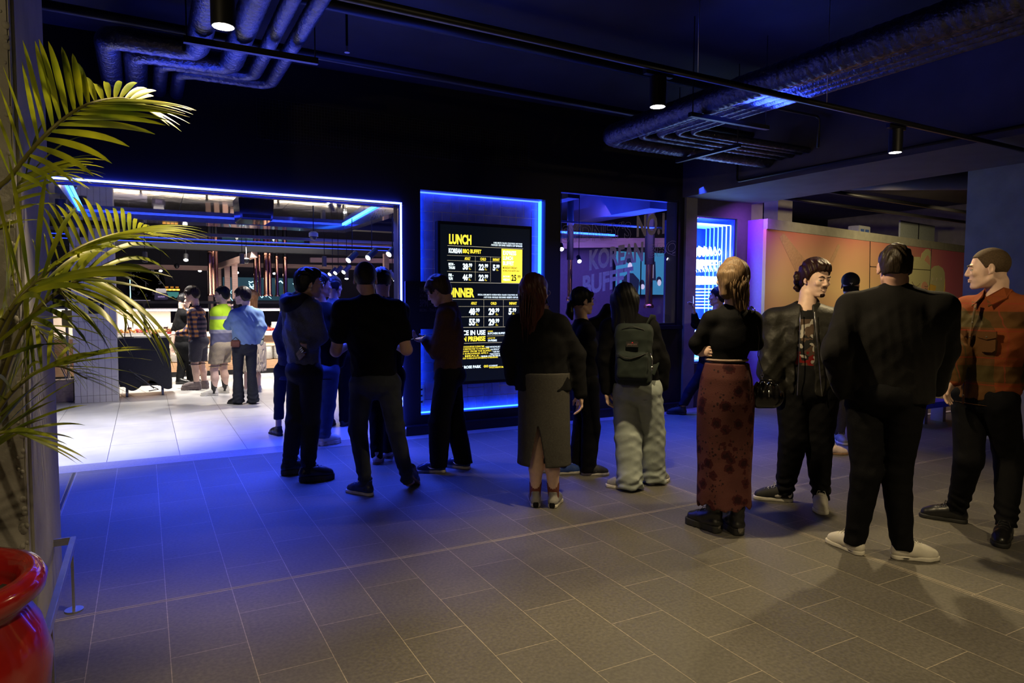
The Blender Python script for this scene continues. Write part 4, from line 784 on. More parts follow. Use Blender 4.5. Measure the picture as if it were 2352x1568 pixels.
# ------------------------------------------------------------------ the room seen through the window
tv = None
def drama(t, w_, h):
    T_ = -0.004
    MB().box((-w_+0.02, T_, 0.02), (w_-0.02, 0, h-0.02)).build('picture_ground', emis('tv_teal', (0.05, 0.26, 0.33), 1.0), t)
    q = MB(); e_ = lambda cx, cz, rx, rz, y=T_-0.002, n_=16: q.add([(cx+rx*math.cos(2*math.pi*k/n_), y, cz+rz*math.sin(2*math.pi*k/n_)) for k in range(n_)], [tuple(range(n_))])
    q.add([(-w_*0.8, T_-0.001, 0.02), (-w_*0.1, T_-0.001, 0.02), (-w_*0.05, T_-0.001, h*0.35), (-w_*0.3, T_-0.001, h*0.5), (-w_*0.5, T_-0.001, h*0.5), (-w_*0.72, T_-0.001, h*0.38)], [(0, 1, 2, 3, 4, 5)])
    q.add([(w_*0.25, T_-0.001, h*0.35), (w_*0.62, T_-0.001, h*0.35), (w_*0.58, T_-0.001, h*0.78), (w_*0.3, T_-0.001, h*0.78)], [(0, 1, 2, 3)]); e_(-w_*0.45, h*0.78, w_*0.13, h*0.07); e_(w_*0.05, h*0.27, w_*0.11, h*0.09); e_(w_*0.74, h*0.36, w_*0.11, h*0.08)
    q.build('dark_figures', emis('tv_dark', (0.02, 0.03, 0.06), 0.5), t)
    q = MB(); e_(-w_*0.43, h*0.64, w_*0.09, h*0.1, T_-0.004); e_(w_*0.75, h*0.30, w_*0.08, h*0.075, T_-0.004); e_(w_*0.08, h*0.2, w_*0.08, h*0.06, T_-0.004); e_(w_*0.44, h*0.82, w_*0.07, h*0.07, T_-0.004)
    q.add([(w_*0.4, T_-0.004, h*0.4), (w_*0.5, T_-0.004, h*0.4), (w_*0.5, T_-0.004, h*0.75), (w_*0.38, T_-0.004, h*0.75)], [(0, 1, 2, 3)]); q.build('light_figures', emis('tv_skin', (0.75, 0.68, 0.62), 1.0), t)
    MB().box((w_*0.0-0.012, T_-0.006, 0), (w_*0.0+0.012, T_-0.001, h)).build('screen_joint', M_FRAME, t)
wallthing('television', 1413, 574, 1527, 679, 10.5, 0.06, M_FRAME, 'large television showing a teal drama scene, seen through the lettered window', 'television', 'housing', drama)
for a, b_, nm_, lb in (((4.3, 9.4, 2.47), (6.6, 10.3, 2.47), 'timber_beam', 'pale timber beam behind the upper left of the window lettering'), ((6.6, 10.35, 2.49), (9.15, 10.2, 2.60), 'timber_beam', 'pale timber beam above the television'), ((9.2, 10.2, 2.6), (9.2, 10.2, 0), 'timber_post', 'pale timber post right of the television')):
    tag(frame_beam('f', [(a, b_)], 0.06, 0.085).build(nm_, M_PINKWOOD, origin=a), lb, nm_[7:], 'pale timber framing round the television')
LB = 'copper extractor pipe seen through the lettered window, %s'
for k, (px, Y, r_, w_, zb, zt) in enumerate(((1491, 9.3, 0.062, 'thick one in front of the television', 1.38, 2.1), (1309, 9.6, 0.04, 'at the left edge of the glass', 1.5, 2.15))):
    p = aty(px, 640, Y); t = empty('extractor_pipe', (p[0], Y, zb), LB % w_, 'pipe', 'copper extractor pipes behind the window')
    MB().lathe([(r_*1.35, -0.03), (r_*1.5, 0), (r_*1.3, 0.03), (r_, 0.04), (r_, zt-zb), (r_*1.02, zt-zb)], n=24).build('copper_tube', M_COPPER, t, smooth=True); MB().cyl((0, 0, zt-zb), r_*1.35, 3.5-zt, 24).build('sleeve', M_DARKMETAL, t); MB().box((-0.01, -r_-0.008, 0.33), (0.01, -r_+0.004, 0.41)).build('latch', M_DARKMETAL, t)
q = empty('ceiling_neon', (6.2, 9.0, 2.62), 'bright blue LED lines on the ceiling seen through the lettered window', 'neon light')
MB().box((-1.4, 0.9, 0), (1.2, 0.93, 0.03)).build('neon_tube', NEONC, q); MB().box((-1.2, 2.6, -0.1), (2.2, 2.63, -0.06)).build('neon_tube', NEONC, q); MB().box((-1.5, 0.94, 0.0), (1.3, 2.55, 0.02)).build('ceiling_raft', mat('pale_raft', (0.35, 0.36, 0.45), 0.4), q)
for k, (px, py, D, w_) in enumerate(((1290, 572, 8.8, 'left edge'), (1331, 600, 9.4, 'beside the letter K'), (1536, 595, 9.4, 'right edge'))):
    cyl_lamp(px, py, D, 0.032, 0.12, (-0.3, -0.7, -0.5), 'glowing spotlight behind the lettered window, %s' % w_, 'spotlights behind the window', top=3.4)
setbox('wall_booth', (5.0, 10.6, 0), (12.6, 10.75, 2.45), mat('violet_grey_wall', (0.16, 0.13, 0.22), 0.7, var=0.08))
q = MB().box((4.9, 8.0, 3.05), (8.8, 8.35, 3.3)).box((6.9, 8.35, 2.9), (7.3, 10.6, 3.3)).box((5.4, 8.35, 2.95), (5.6, 10.6, 3.2)); tag(q.build('ceiling_duct_shop', M_SHOPCEIL), kind='structure')
# ================================================================== pot and palm
pt = empty('plant_pot', (-0.605, 2.44, 0), 'large glossy red glazed pot at the lower left beside the column', 'plant pot')
prof = [(0.17, 0.0), (0.20, 0.01), (0.27, 0.12), (0.315, 0.28), (0.325, 0.40), (0.30, 0.50), (0.268, 0.555), (0.262, 0.575), (0.285, 0.585), (0.312, 0.605), (0.318, 0.635), (0.305, 0.66), (0.275, 0.668), (0.25, 0.65), (0.24, 0.60), (0.24, 0.56), (0.0001, 0.56)]
MB().lathe([(r_*1.03, z*1.03) for r_, z in prof], n=56).build('pot', mat('red_glaze', (0.26, 0.010, 0.008), 0.14, var=0.2, scale=5, coat=0.6), pt, smooth='all')
q = MB(); rnd = random.Random(2)
for i in range(420):
    a = rnd.uniform(0, 6.28); r_ = 0.235*math.sqrt(rnd.random()); q.ell((r_*math.cos(a), r_*math.sin(a), 0.590+rnd.uniform(0, 0.02)), (rnd.uniform(.008, .02),)*3, 3)
tag(q.build('soil', mat('dark_soil', (0.02, 0.014, 0.01), 0.9, var=0.5), pt), kind='stuff')
pm_ = empty('potted_palm', (-0.605, 2.44, 0.59), 'tall palm with arching yellow green fronds growing from the red pot', 'palm')
leafm, nt, b = nodes('palm_leaf'); L = nt.links
tc = N(nt, 'ShaderNodeTexCoord'); nz = N(nt, 'ShaderNodeTexNoise'); nz.inputs['Scale'].default_value = 6; L.new(tc.outputs['Object'], nz.inputs[0])
rp = N(nt, 'ShaderNodeValToRGB'); rp.color_ramp.elements[0].color = (0.09, 0.14, 0.008, 1); rp.color_ramp.elements[1].color = (0.36, 0.38, 0.012, 1); rp.color_ramp.elements[0].position = 0.3; rp.color_ramp.elements[1].position = 0.7
L.new(nz.outputs[0], rp.inputs[0]); L.new(rp.outputs[0], b.inputs['Base Color']); b.inputs['Roughness'].default_value = 0.42
trn = N(nt, 'ShaderNodeBsdfTranslucent'); L.new(rp.outputs[0], trn.inputs[0]); mx_ = N(nt, 'ShaderNodeMixShader'); mx_.inputs[0].default_value = 0.3; L.new(b.outputs[0], mx_.inputs[1]); L.new(trn.outputs[0], mx_.inputs[2]); L.new(mx_.outputs[0], nt.nodes['Material Output'].inputs[0])
M_STEM = mat('palm_stem', (0.16, 0.15, 0.03), 0.5, var=0.2)
PO = np.array([-0.605, 2.44, 0.59])
def frond(pts, nl, ll, seed, up=(0, 0, 1), start=0.30, wid=0.017, droop=0.35, spreadd=(0.9, 0.9), lean=0.45):
    """pts: world control points of the stalk; leaflets left and right of it"""
    rnd = random.Random(seed); P = [Vector(p)-Vector(PO) for p in pts]
    def cr(t):
        n_ = len(P)-1; x = min(t*n_, n_-1e-6); i = int(x); u = x-i
        p0, p1, p2, p3 = P[max(i-1, 0)], P[i], P[i+1], P[min(i+2, n_)]
        return 0.5*((2*p1)+(p2-p0)*u+(2*p0-5*p1+4*p2-p3)*u*u+(-p0+3*p1-3*p2+p3)*u**3)
    st_ = MB().tube([cr(i/30) for i in range(31)], [0.010*(1-i/30)+0.0022 for i in range(31)], 8).build('frond_stalk', M_STEM, pm_, smooth='all')
    q = MB()
    for side in (-1, 1):
        for k in range(nl):
            t = start+(1-start)*(k+0.5*(side > 0))/nl; t = min(t, 0.995)
            b_ = cr(t); tg = (cr(min(t+0.01, 1))-cr(t-0.01)).normalized(); U = Vector(up); s_ = tg.cross(U).normalized(); U = s_.cross(tg).normalized()
            env = math.sin(math.pi*min(1, (t-start)/(1-start)*0.86+0.12))**0.6; l_ = ll*env*(1+rnd.uniform(-.08, .08))
            w_ = wid*(0.6+0.5*env); f_ = spreadd[0 if side < 0 else 1]*(1-0.55*(t-start)/(1-start))
            d = (tg*(1.0-f_*0.55)+s_*side*f_+U*(lean+rnd.uniform(-.07, .07))*f_).normalized(); pts_ = [b_]; dd = d.copy(); n_ = 9
            for i in range(n_): dd = (dd+Vector((0, 0, -1))*droop*(i+1)/n_*0.55/ n_*3).normalized(); pts_.append(pts_[-1]+dd*l_/n_)
            vs = []; 
            for i, p in enumerate(pts_):
                u_ = i/n_; ww = w_*math.sin(math.pi*min(1, u_*0.93+0.07))**0.7*0.5+0.0004; dr = (pts_[min(i+1, n_)]-pts_[max(i-1, 0)]).normalized()
                nrm_ = dr.cross(s_*side if abs(dr.dot(s_)) < 0.95 else U).normalized(); sd = dr.cross(nrm_).normalized(); vs += [p-sd*ww+nrm_*ww*0.25, p, p+sd*ww+nrm_*ww*0.25]
            q.add(vs, [(3*i+c, 3*i+c+1, 3*i+c+4, 3*i+c+3) for i in range(n_) for c in (0, 1)])
    lf = q.build('leaflets', leafm, st_, smooth='all'); return st_
base = (-0.605, 2.44, 0.66)
A = lambda x, y, D: tuple(at(x, y, D))
# big lit frond at the top left
frond([base, A(-60, 900, 2.45), A(-30, 440+60, 2.35), A(30, 400, 2.30), A(110, 305, 2.25), A(190, 245, 2.3), A(265, 225, 2.42), A(315, 232, 2.5)], 20, 0.33, 1, up=tuple(CR*-0.05+np.array([0, 0, 0.12])-CF*1.0), start=0.42, wid=0.021, droop=0.42, lean=0.12, spreadd=(1.0, 0.85))
# second frond reaching over the entrance
frond([base, A(-40, 900, 2.4), A(40, 700, 2.35), A(150, 590, 2.4), A(240, 545, 2.55), A(310, 532, 2.7), A(350, 540, 2.8)], 20, 0.32, 2, up=(0.1, -0.3, 1), start=0.42, wid=0.014, droop=0.6)
# third frond hanging lower to the right
frond([base, A(-40, 1000, 2.4), A(50, 760, 2.3), A(150, 660, 2.3), A(230, 640, 2.35), A(300, 690, 2.5)], 14, 0.46, 3, up=(0, -0.6, 0.8), start=0.42, wid=0.021, droop=1.5, lean=-0.1)
frond([base, A(-60, 1000, 2.3), A(-20, 800, 2.1), A(40, 690, 2.05), A(110, 640, 2.1), A(160, 700, 2.2)], 16, 0.42, 4, up=(0.2, -0.5, 0.9), start=0.36, wid=0.015, droop=0.6)
frond([base, A(-60, 1080, 2.3), A(-10, 950, 2.2), A(60, 870, 2.2), A(130, 840, 2.3), A(200, 870, 2.4)], 15, 0.36, 5, up=(0, -0.3, 1), start=0.36, wid=0.012, droop=0.5)
frond([base, A(-90, 900, 2.5), A(-70, 650, 2.5), A(-20, 480, 2.6), A(60, 400, 2.7), A(130, 400, 2.75)], 15, 0.34, 6, up=(0, -0.5, 1), start=0.5, wid=0.013, droop=0.6)
frond([base, A(-70, 1100, 2.2), A(-40, 1020, 2.1), A(20, 990, 2.1), A(80, 1010, 2.15)], 11, 0.28, 7, up=(0, -0.3, 1), start=0.35, wid=0.016, droop=0.4)
frond([base, A(-90, 1000, 2.6), A(-60, 820, 2.7), A(20, 740, 2.75), A(90, 760, 2.8), A(130, 830, 2.8)], 15, 0.38, 8, up=(-0.2, 0.3, 1), start=0.4, wid=0.013, droop=0.6)
MB().tube([(0, 0, -0.03), (0.01, 0, 0.25), (-0.01, 0.01, 0.45)], [0.035, 0.028, 0.02], 12).build('trunk', M_STEM, pm_, smooth='all')
# ================================================================== figures: signed distance shapes turned into one mesh each
def axis_pts(lo, hi, fine, f, c):
    """coordinates lo..hi with step c, and step f inside the fine intervals"""
    xs = [lo]
    while xs[-1] < hi:
        x = xs[-1]; s_ = c
        for a, b_ in fine:
            if x >= a-1e-6 and x < b_: s_ = f
            elif x < a and x+s_ > a: s_ = max(f, a-x)
        xs.append(x+s_)
    return np.array(xs, np.float32)
class Field:
    def __init__(s, xs, ys, zs):
        s.x, s.y, s.z = xs, ys, zs; s.f = np.full((len(xs), len(ys), len(zs)), 1.0, np.float32)
    def sub(s, lo, hi):
        i0, i1 = np.searchsorted(s.x, lo[0]), np.searchsorted(s.x, hi[0]); j0, j1 = np.searchsorted(s.y, lo[1]), np.searchsorted(s.y, hi[1]); k0, k1 = np.searchsorted(s.z, lo[2]), np.searchsorted(s.z, hi[2])
        sl = (slice(i0, i1), slice(j0, j1), slice(k0, k1)); return sl, (s.x[i0:i1, None, None], s.y[None, j0:j1, None], s.z[None, None, k0:k1])
    def mix(s, sl, d, k, op='u'):
        g = s.f[sl]
        if g.size == 0: return
        if op == 'u': h = np.clip(0.5+0.5*(g-d)/k, 0, 1); s.f[sl] = g*(1-h)+d*h-k*h*(1-h)
        elif op == 's': d = -d; h = np.clip(0.5-0.5*(g-d)/k, 0, 1); s.f[sl] = g*(1-h)+d*h+k*h*(1-h)
        else: h = np.clip(0.5-0.5*(g-d)/k, 0, 1); s.f[sl] = g*(1-h)+d*h+k*h*(1-h)
    def cap(s, a, b_, ra, rb, k=0.02, side=None, su=1.0, sv=1.0, op='u'):
        """tapered limb; side = direction whose half width is scaled by su, the other across by sv"""
        a = np.array(a, float); b_ = np.array(b_, float); m_ = max(ra, rb)*max(su, sv, 1)+k+0.02
        lo = np.minimum(a, b_)-m_; hi = np.maximum(a, b_)+m_; sl, (X, Y, Z) = s.sub(lo, hi)
        ab = b_-a; L2 = ab@ab+1e-12; px, py, pz = X-a[0], Y-a[1], Z-a[2]
        t = np.clip((px*ab[0]+py*ab[1]+pz*ab[2])/L2, 0, 1); r_ = ra+(rb-ra)*t
        qx, qy, qz = px-ab[0]*t, py-ab[1]*t, pz-ab[2]*t
        if side is None and su == 1 and sv == 1: d = np.sqrt(qx*qx+qy*qy+qz*qz)-r_
        else:
            w_ = ab/math.sqrt(L2); u = np.array(side, float); u = u-w_*(u@w_); u /= np.linalg.norm(u)+1e-9; v = np.cross(w_, u)
            du = qx*u[0]+qy*u[1]+qz*u[2]; dv = qx*v[0]+qy*v[1]+qz*v[2]; dw = qx*w_[0]+qy*w_[1]+qz*w_[2]
            d = (np.sqrt((du/su)**2+(dv/sv)**2+dw*dw)-r_)*min(su, sv, 1.0)
        s.mix(sl, d.astype(np.float32), k, op)
    def ell(s, c, r_, F=None, k=0.02, op='u'):
        """ellipsoid centred c, radii along frame F rows (default world axes)"""
        c = np.array(c, float); m_ = max(r_)+k+0.01; sl, (X, Y, Z) = s.sub(c-m_, c+m_); px, py, pz = X-c[0], Y-c[1], Z-c[2]
        F = np.eye(3) if F is None else F; q = 0; g = 0
        for i in range(3):
            e = (px*F[i][0]+py*F[i][1]+pz*F[i][2])/r_[i]; q = q+e*e; g = g+(e/r_[i])**2
        q = np.sqrt(q); g = np.sqrt(g)+1e-6; d = q*(q-1)/g
        s.mix(sl, d.astype(np.float32), k, op)
    def box(s, c, h, F=None, r_=0.01, k=0.01, op='u'):
        c = np.array(c, float); m_ = float(np.linalg.norm(h))+k+0.02; sl, (X, Y, Z) = s.sub(c-m_, c+m_); px, py, pz = X-c[0], Y-c[1], Z-c[2]
        F = np.eye(3) if F is None else F; o = 0; ins = -9.0
        for i in range(3):
            e = np.abs(px*F[i][0]+py*F[i][1]+pz*F[i][2])-(h[i]-r_); o = o+np.maximum(e, 0)**2; ins = np.maximum(ins, e)
        s.mix(sl, (np.sqrt(o)+np.minimum(ins, 0)-r_).astype(np.float32), k, op)
    def func(s, lo, hi, fn, k, op):
        sl, (X, Y, Z) = s.sub(lo, hi); s.mix(sl, np.asarray(fn(X, Y, Z), np.float32)+np.zeros_like(s.f[sl]), k, op)
    def displace(s, fn):
        X, Y, Z = s.x[:, None, None], s.y[None, :, None], s.z[None, None, :]; m_ = np.abs(s.f) < 0.05
        s.f = s.f+np.where(m_, fn(X, Y, Z), 0).astype(np.float32)
    def mesh(s, name):
        f_ = s.f; ins = f_ < 0; nx, ny, nz = f_.shape
        c = ins[:-1, :-1, :-1].astype(np.int8)
        cnt = c+ins[1:, :-1, :-1]+ins[:-1, 1:, :-1]+ins[1:, 1:, :-1]+ins[:-1, :-1, 1:]+ins[1:, :-1, 1:]+ins[:-1, 1:, 1:]+ins[1:, 1:, 1:]
        act = (cnt > 0) & (cnt < 8); ii, jj, kk = np.nonzero(act); idx = np.full(act.shape, -1, np.int32); idx[ii, jj, kk] = np.arange(len(ii))
        P = np.zeros((len(ii), 3)); W_ = np.zeros(len(ii)); ax = (s.x, s.y, s.z)
        for A_ in range(3):
            B_, C_ = [q for q in range(3) if q != A_]
            for b_ in (0, 1):
                for c_ in (0, 1):
                    o0 = [0, 0, 0]; o0[B_] = b_; o0[C_] = c_; o1 = list(o0); o1[A_] = 1
                    v0 = f_[ii+o0[0], jj+o0[1], kk+o0[2]]; v1 = f_[ii+o1[0], jj+o1[1], kk+o1[2]]; e = (v0 < 0) != (v1 < 0)
                    t = np.where(e, v0/(v0-v1+1e-12), 0); I = (ii, jj, kk); q = np.zeros((len(ii), 3))
                    for m_ in range(3):
                        base = ax[m_][I[m_]+o0[m_]]; q[:, m_] = base+(t*(ax[m_][I[m_]+o1[m_]]-base) if m_ == A_ else 0)
                    P += q*e[:, None]; W_ += e
        P /= np.maximum(W_, 1)[:, None]; faces = []
        for A_ in range(3):
            B_, C_ = (A_+1) % 3, (A_+2) % 3; sl0 = [slice(None)]*3; sl1 = [slice(None)]*3; sl0[A_] = slice(0, -1); sl1[A_] = slice(1, None)
            for q in (B_, C_): sl0[q] = slice(1, -1); sl1[q] = slice(1, -1)
            a = ins[tuple(sl0)]; b_ = ins[tuple(sl1)]; e = a != b_; ei = np.array(np.nonzero(e)); fl = a[tuple(ei)]
            ei[B_] += 1; ei[C_] += 1
            def cell(db, dc): t = ei.copy(); t[B_] -= db; t[C_] -= dc; return idx[t[0], t[1], t[2]]
            q = np.stack([cell(1, 1), cell(0, 1), cell(0, 0), cell(1, 0)], 1); q[~fl] = q[~fl][:, ::-1]; faces.append(q)
        Q = np.concatenate(faces); Q = Q[(Q >= 0).all(1)]; me = bpy.data.meshes.new(name); n_ = len(Q)
        # two light smoothing passes keep the surface free of grid steps
        E_ = np.concatenate([Q[:, [0, 1]], Q[:, [1, 2]], Q[:, [2, 3]], Q[:, [3, 0]]]); deg = np.bincount(E_.ravel(), minlength=len(P)).astype(float)
        for lam in (0.5, -0.5):
            acc = np.stack([np.bincount(E_[:, 0], P[E_[:, 1], m_], len(P))+np.bincount(E_[:, 1], P[E_[:, 0], m_], len(P)) for m_ in range(3)], 1)
            P = P+lam*(acc/np.maximum(deg, 1)[:, None]-P)
        me.vertices.add(len(P)); me.vertices.foreach_set('co', P.astype(np.float32).ravel()); me.loops.add(4*n_); me.loops.foreach_set('vertex_index', Q.astype(np.int32).ravel())
        me.polygons.add(n_); me.polygons.foreach_set('loop_start', np.arange(0, 4*n_, 4, dtype=np.int32)); me.polygons.foreach_set('loop_total', np.full(n_, 4, np.int32)); me.update(calc_edges=True)
        me.polygons.foreach_set('use_smooth', np.ones(n_, bool)); return me

def U(v): v = np.array(v, float); return v/(np.linalg.norm(v)+1e-12)
UPZ = np.array([0, 0, 1.0])
def frame(fwd, up=UPZ):
    """rows: right, forward, up"""
    f_ = U(fwd); r_ = U(np.cross(f_, up)); return np.array([r_, f_, np.cross(r_, f_)])
def fold_fn(seed, amp, freq=(9, 9, 16)):
    rnd = np.random.RandomState(seed); ks = []
    for i in range(9):
        d = U(rnd.normal(size=3)*np.array([1, 1, 1.1])); f_ = rnd.uniform(18, 55); ks.append((d*f_, rnd.uniform(0, 6.28), rnd.uniform(0.5, 1)))
    def fn(X, Y, Z):
        w1 = 0.6*np.sin(7*X+5*Z+seed)+0.5*np.sin(8*Y-6*Z+2*seed); a = 0
        for k, p, m_ in ks: a = a+m_*np.abs(np.sin(k[0]*X+k[1]*Y+k[2]*Z+p+w1*1.6))
        return amp*(a/3.2-1.0)*1.35
    return fn

# ---------------------------------------------------------------- shoes: one mesh per style, reused
SHOES = {}
def shoe_mesh(style):
    if style in SHOES: return SHOES[style]
    boot = style == 'boot'; chunky = style in ('boot', 'chunky'); h = 0.045 if chunky else 0.026; hi_ = 0.26 if boot else 0.115
    ax = (axis_pts(-0.09, 0.09, [], 0.004, 0.004), axis_pts(-0.15, 0.19, [], 0.0045, 0.0045))
    F1 = Field(*ax, axis_pts(-0.012, h+0.02, [], 0.004, 0.004))
    for a, b_, ra, rb in (((0, -0.075), (0.002, -0.02), 0.038, 0.036), ((0.002, -0.02), (0.006, 0.07), 0.036, 0.049), ((0.006, 0.07), (-0.004, 0.115), 0.049, 0.041)):
        F1.func((-.09, -.15, -.02), (.09, .19, .09), lambda X, Y, Z, a=a, b_=b_, ra=ra, rb=rb: (lambda t: np.sqrt((X-a[0]-(b_[0]-a[0])*t)**2+(Y-a[1]-(b_[1]-a[1])*t)**2)-ra-(rb-ra)*t)(np.clip(((X-a[0])*(b_[0]-a[0])+(Y-a[1])*(b_[1]-a[1]))/((b_[0]-a[0])**2+(b_[1]-a[1])**2), 0, 1))+0*Z, 0.01, 'u')
    F1.func((-.09, -.15, -.02), (.09, .19, .09), lambda X, Y, Z: np.abs(Z-h/2)-h/2+0*X+0*Y + ((0.006*np.maximum(0, np.sin(Y*160))) if chunky else 0)*(Z < h*0.4), 0.006, 'i')
    sole = F1.mesh('sole_'+style)
    F2 = Field(*ax, axis_pts(0.0, hi_+0.03, [], 0.0045, 0.0045))
    F2.cap((0, -0.075, h+0.02), (0.004, 0.0, h+0.028), 0.037, 0.040, 0.02); F2.cap((0.004, 0.0, h+0.024), (0.004, 0.075, h+0.010), 0.042, 0.043, 0.03); F2.cap((0.004, 0.07, h+0.012), (0.0, 0.112, h+0.004), 0.042, 0.036, 0.02)
    F2.cap((0, -0.060, h+0.02), (0, -0.055, hi_), 0.037 if not boot else 0.042, 0.040 if not boot else 0.052, 0.02, side=(1, 0, 0), su=0.92, sv=1.15); F2.cap((0, -0.03, h+0.05), (0, 0.05, h+0.03), 0.030, 0.026, 0.03)
    F2.func((-.09, -.15, 0), (.09, .19, .3), lambda X, Y, Z: h-0.004-Z+0*X+0*Y, 0.004, 'i'); F2.func((-.09, -.15, 0), (.09, .19, .35), lambda X, Y, Z: Z-hi_+0*X+0*Y-0.15*np.maximum(-Y-0.06, 0), 0.006, 'i')
    if boot: F2.displace(lambda X, Y, Z: 0.002*np.sin(Z*120+3*np.sin(Y*20)))
    if style == 'clog': F2.displace(lambda X, Y, Z: 0.0*X)
    up = F2.mesh('upper_'+style)
    q = MB()
    if style != 'clog':
        for i in range(5 if not boot else 8):
            y = 0.075-0.022*i; z = h+0.056+0.0095*i if not boot or i < 4 else h+0.085+0.028*(i-3)
            if boot and i >= 4: y = -0.012-0.0*i
            q.tube([(-0.024, y, z-0.008), (-0.01, y+0.006, z), (0.01, y-0.004, z), (0.024, y, z-0.008)], 0.0024, 5)
        q.tube([(0.0, 0.0, h+0.095), (0.02, 0.012, h+0.10), (0.03, 0.02, h+0.075)], 0.002, 4).tube([(0.0, 0.0, h+0.095), (-0.02, 0.012, h+0.10), (-0.032, 0.02, h+0.07)], 0.002, 4)
    lc = None
    if q.v:
        me = bpy.data.meshes.new('laces_'+style); me.from_pydata(q.v, [], q.f); lc = me
    SHOES[style] = (sole, up, lc); return SHOES[style]
def shoe(parent, org, foot, style, m_up, m_sole, m_lace, yaw, pitch=0.0, roll=0.0, scale=1.0, accent=None):
    """foot: ankle ground point (world), yaw: world heading"""
    so, up, lc = shoe_mesh(style)
    def mk(name, me, m_, par):
        me = me.copy(); me.materials.clear(); me.materials.append(m_); return link(name, me, None, par)
    o = mk('shoe', up, m_up, parent)
    M_ = Matrix.Translation(Vector(foot)-Vector(org)) @ Matrix.Rotation(-yaw, 4, 'Z') @ Matrix.Translation((0, 0.13*scale, 0)) @ Matrix.Rotation(-pitch, 4, 'X') @ Matrix.Translation((0, -0.13*scale, 0)) @ Matrix.Rotation(roll, 4, 'Y') @ Matrix.Scale(scale, 4) @ Matrix.Translation((0, 0.05, 0))
    o.matrix_local = M_; mk('sole', so, m_sole, o)
    if lc is not None and m_lace is not None: mk('laces', lc, m_lace, o)
    if accent is not None:
        h = 0.045 if style in ('boot', 'chunky') else 0.026; q = MB()
        for sx in (-1, 1):
            for i in range(3 if accent[1] == 'stripes' else 1):
                y = 0.01+0.018*i
                if accent[1] == 'stripes': q.tube([(sx*0.043, y+0.02, h+0.006), (sx*0.040, y+0.006, h+0.03), (sx*0.029, y-0.006, h+0.052)], 0.0035, 6)
                elif accent[1] == 'swoosh': q.tube([(sx*0.036, -0.065, h+0.045), (sx*0.043, -0.02, h+0.022), (sx*0.045, 0.02, h+0.018), (sx*0.040, 0.045, h+0.034)], [0.002, 0.005, 0.006, 0.001], 8)
                elif accent[1] == 'panel': q.ell((sx*0.036, -0.005, h+0.022), (0.010, 0.034, 0.020), 8); q.ell((sx*0.034, -0.085, h+0.03), (0.008, 0.018, 0.022), 8)
                elif accent[1] == 'heel': q.ell((0, -0.108, h-0.005), (0.022, 0.008, 0.03), 8)
                elif accent[1] == 'holes': q.ell((sx*0.024, 0.07+0.015*i, h+0.038), (0.004, 0.004, 0.004), 4)
        me = bpy.data.meshes.new('accent'); me.from_pydata(q.v, [], q.f); me.polygons.foreach_set('use_smooth', [True]*len(me.polygons)); me.materials.append(accent[0]); link('side_panel' if accent[1] != 'stripes' else 'side_stripes', me, None, o)
    return o

# ---------------------------------------------------------------- one figure
def facing(px, yaw):
    """world direction of a heading given relative to the line of sight at image column px (0 away, 90 right, 180 towards the viewer)"""
    d = ray(px, 700); a = math.atan2(d[0], d[1])+R(yaw); return np.array([math.sin(a), math.cos(a), 0.0])
def hand(F, wr, dr, nrm, org, s_=1.0, curl=0.45, thumb=1, spread=0.10, point=None):
    """wr: wrist point, dr: direction of the fingers, nrm: back of the hand, thumb: +1/-1 side"""
    dr = U(dr); nrm = U(np.array(nrm)-dr*(np.array(nrm)@dr)); sd = np.cross(dr, nrm)*thumb; wr = np.array(wr)-org
    F.cap(wr-dr*0.01, wr+dr*0.035*s_, 0.022*s_, 0.026*s_, 0.012, side=sd, su=1.15, sv=0.72)
    F.cap(wr+dr*0.03*s_, wr+dr*0.082*s_, 0.025*s_, 0.022*s_, 0.010, side=sd, su=1.55, sv=0.55)
    for i, (off, l_, r_) in enumerate(((0.029, 0.074, 0.0092), (0.010, 0.084, 0.0094), (-0.010, 0.078, 0.0090), (-0.029, 0.060, 0.0080))):
        b_ = wr+dr*0.083*s_+sd*off*s_; d = U(dr+sd*off*spread*25*0.35); c = curl*(1+0.12*i) if point is None or i != point else 0.05; p = b_
        for j, fr in enumerate((0.45, 0.30, 0.25)):
            d = U(d*math.cos(c*0.9)-nrm*math.sin(c*0.9)); e = p+d*l_*fr*s_; F.cap(p, e, r_*s_*(1-0.06*j), r_*s_*(0.94-0.08*j), 0.003); p = e
            nrm_ = U(nrm-d*(nrm@d)); nrm2 = nrm_ if np.linalg.norm(nrm_) > 0 else nrm; nrm = nrm
    b_ = wr+dr*0.028*s_+sd*0.026*s_; d = U(dr*0.75+sd*0.65-nrm*0.35); e = b_+d*0.040*s_; F.cap(b_, e, 0.014*s_, 0.0115*s_, 0.008); d = U(dr*0.95+sd*0.15-nrm*0.45); F.cap(e, e+d*0.034*s_, 0.0110*s_, 0.0088*s_, 0.004)

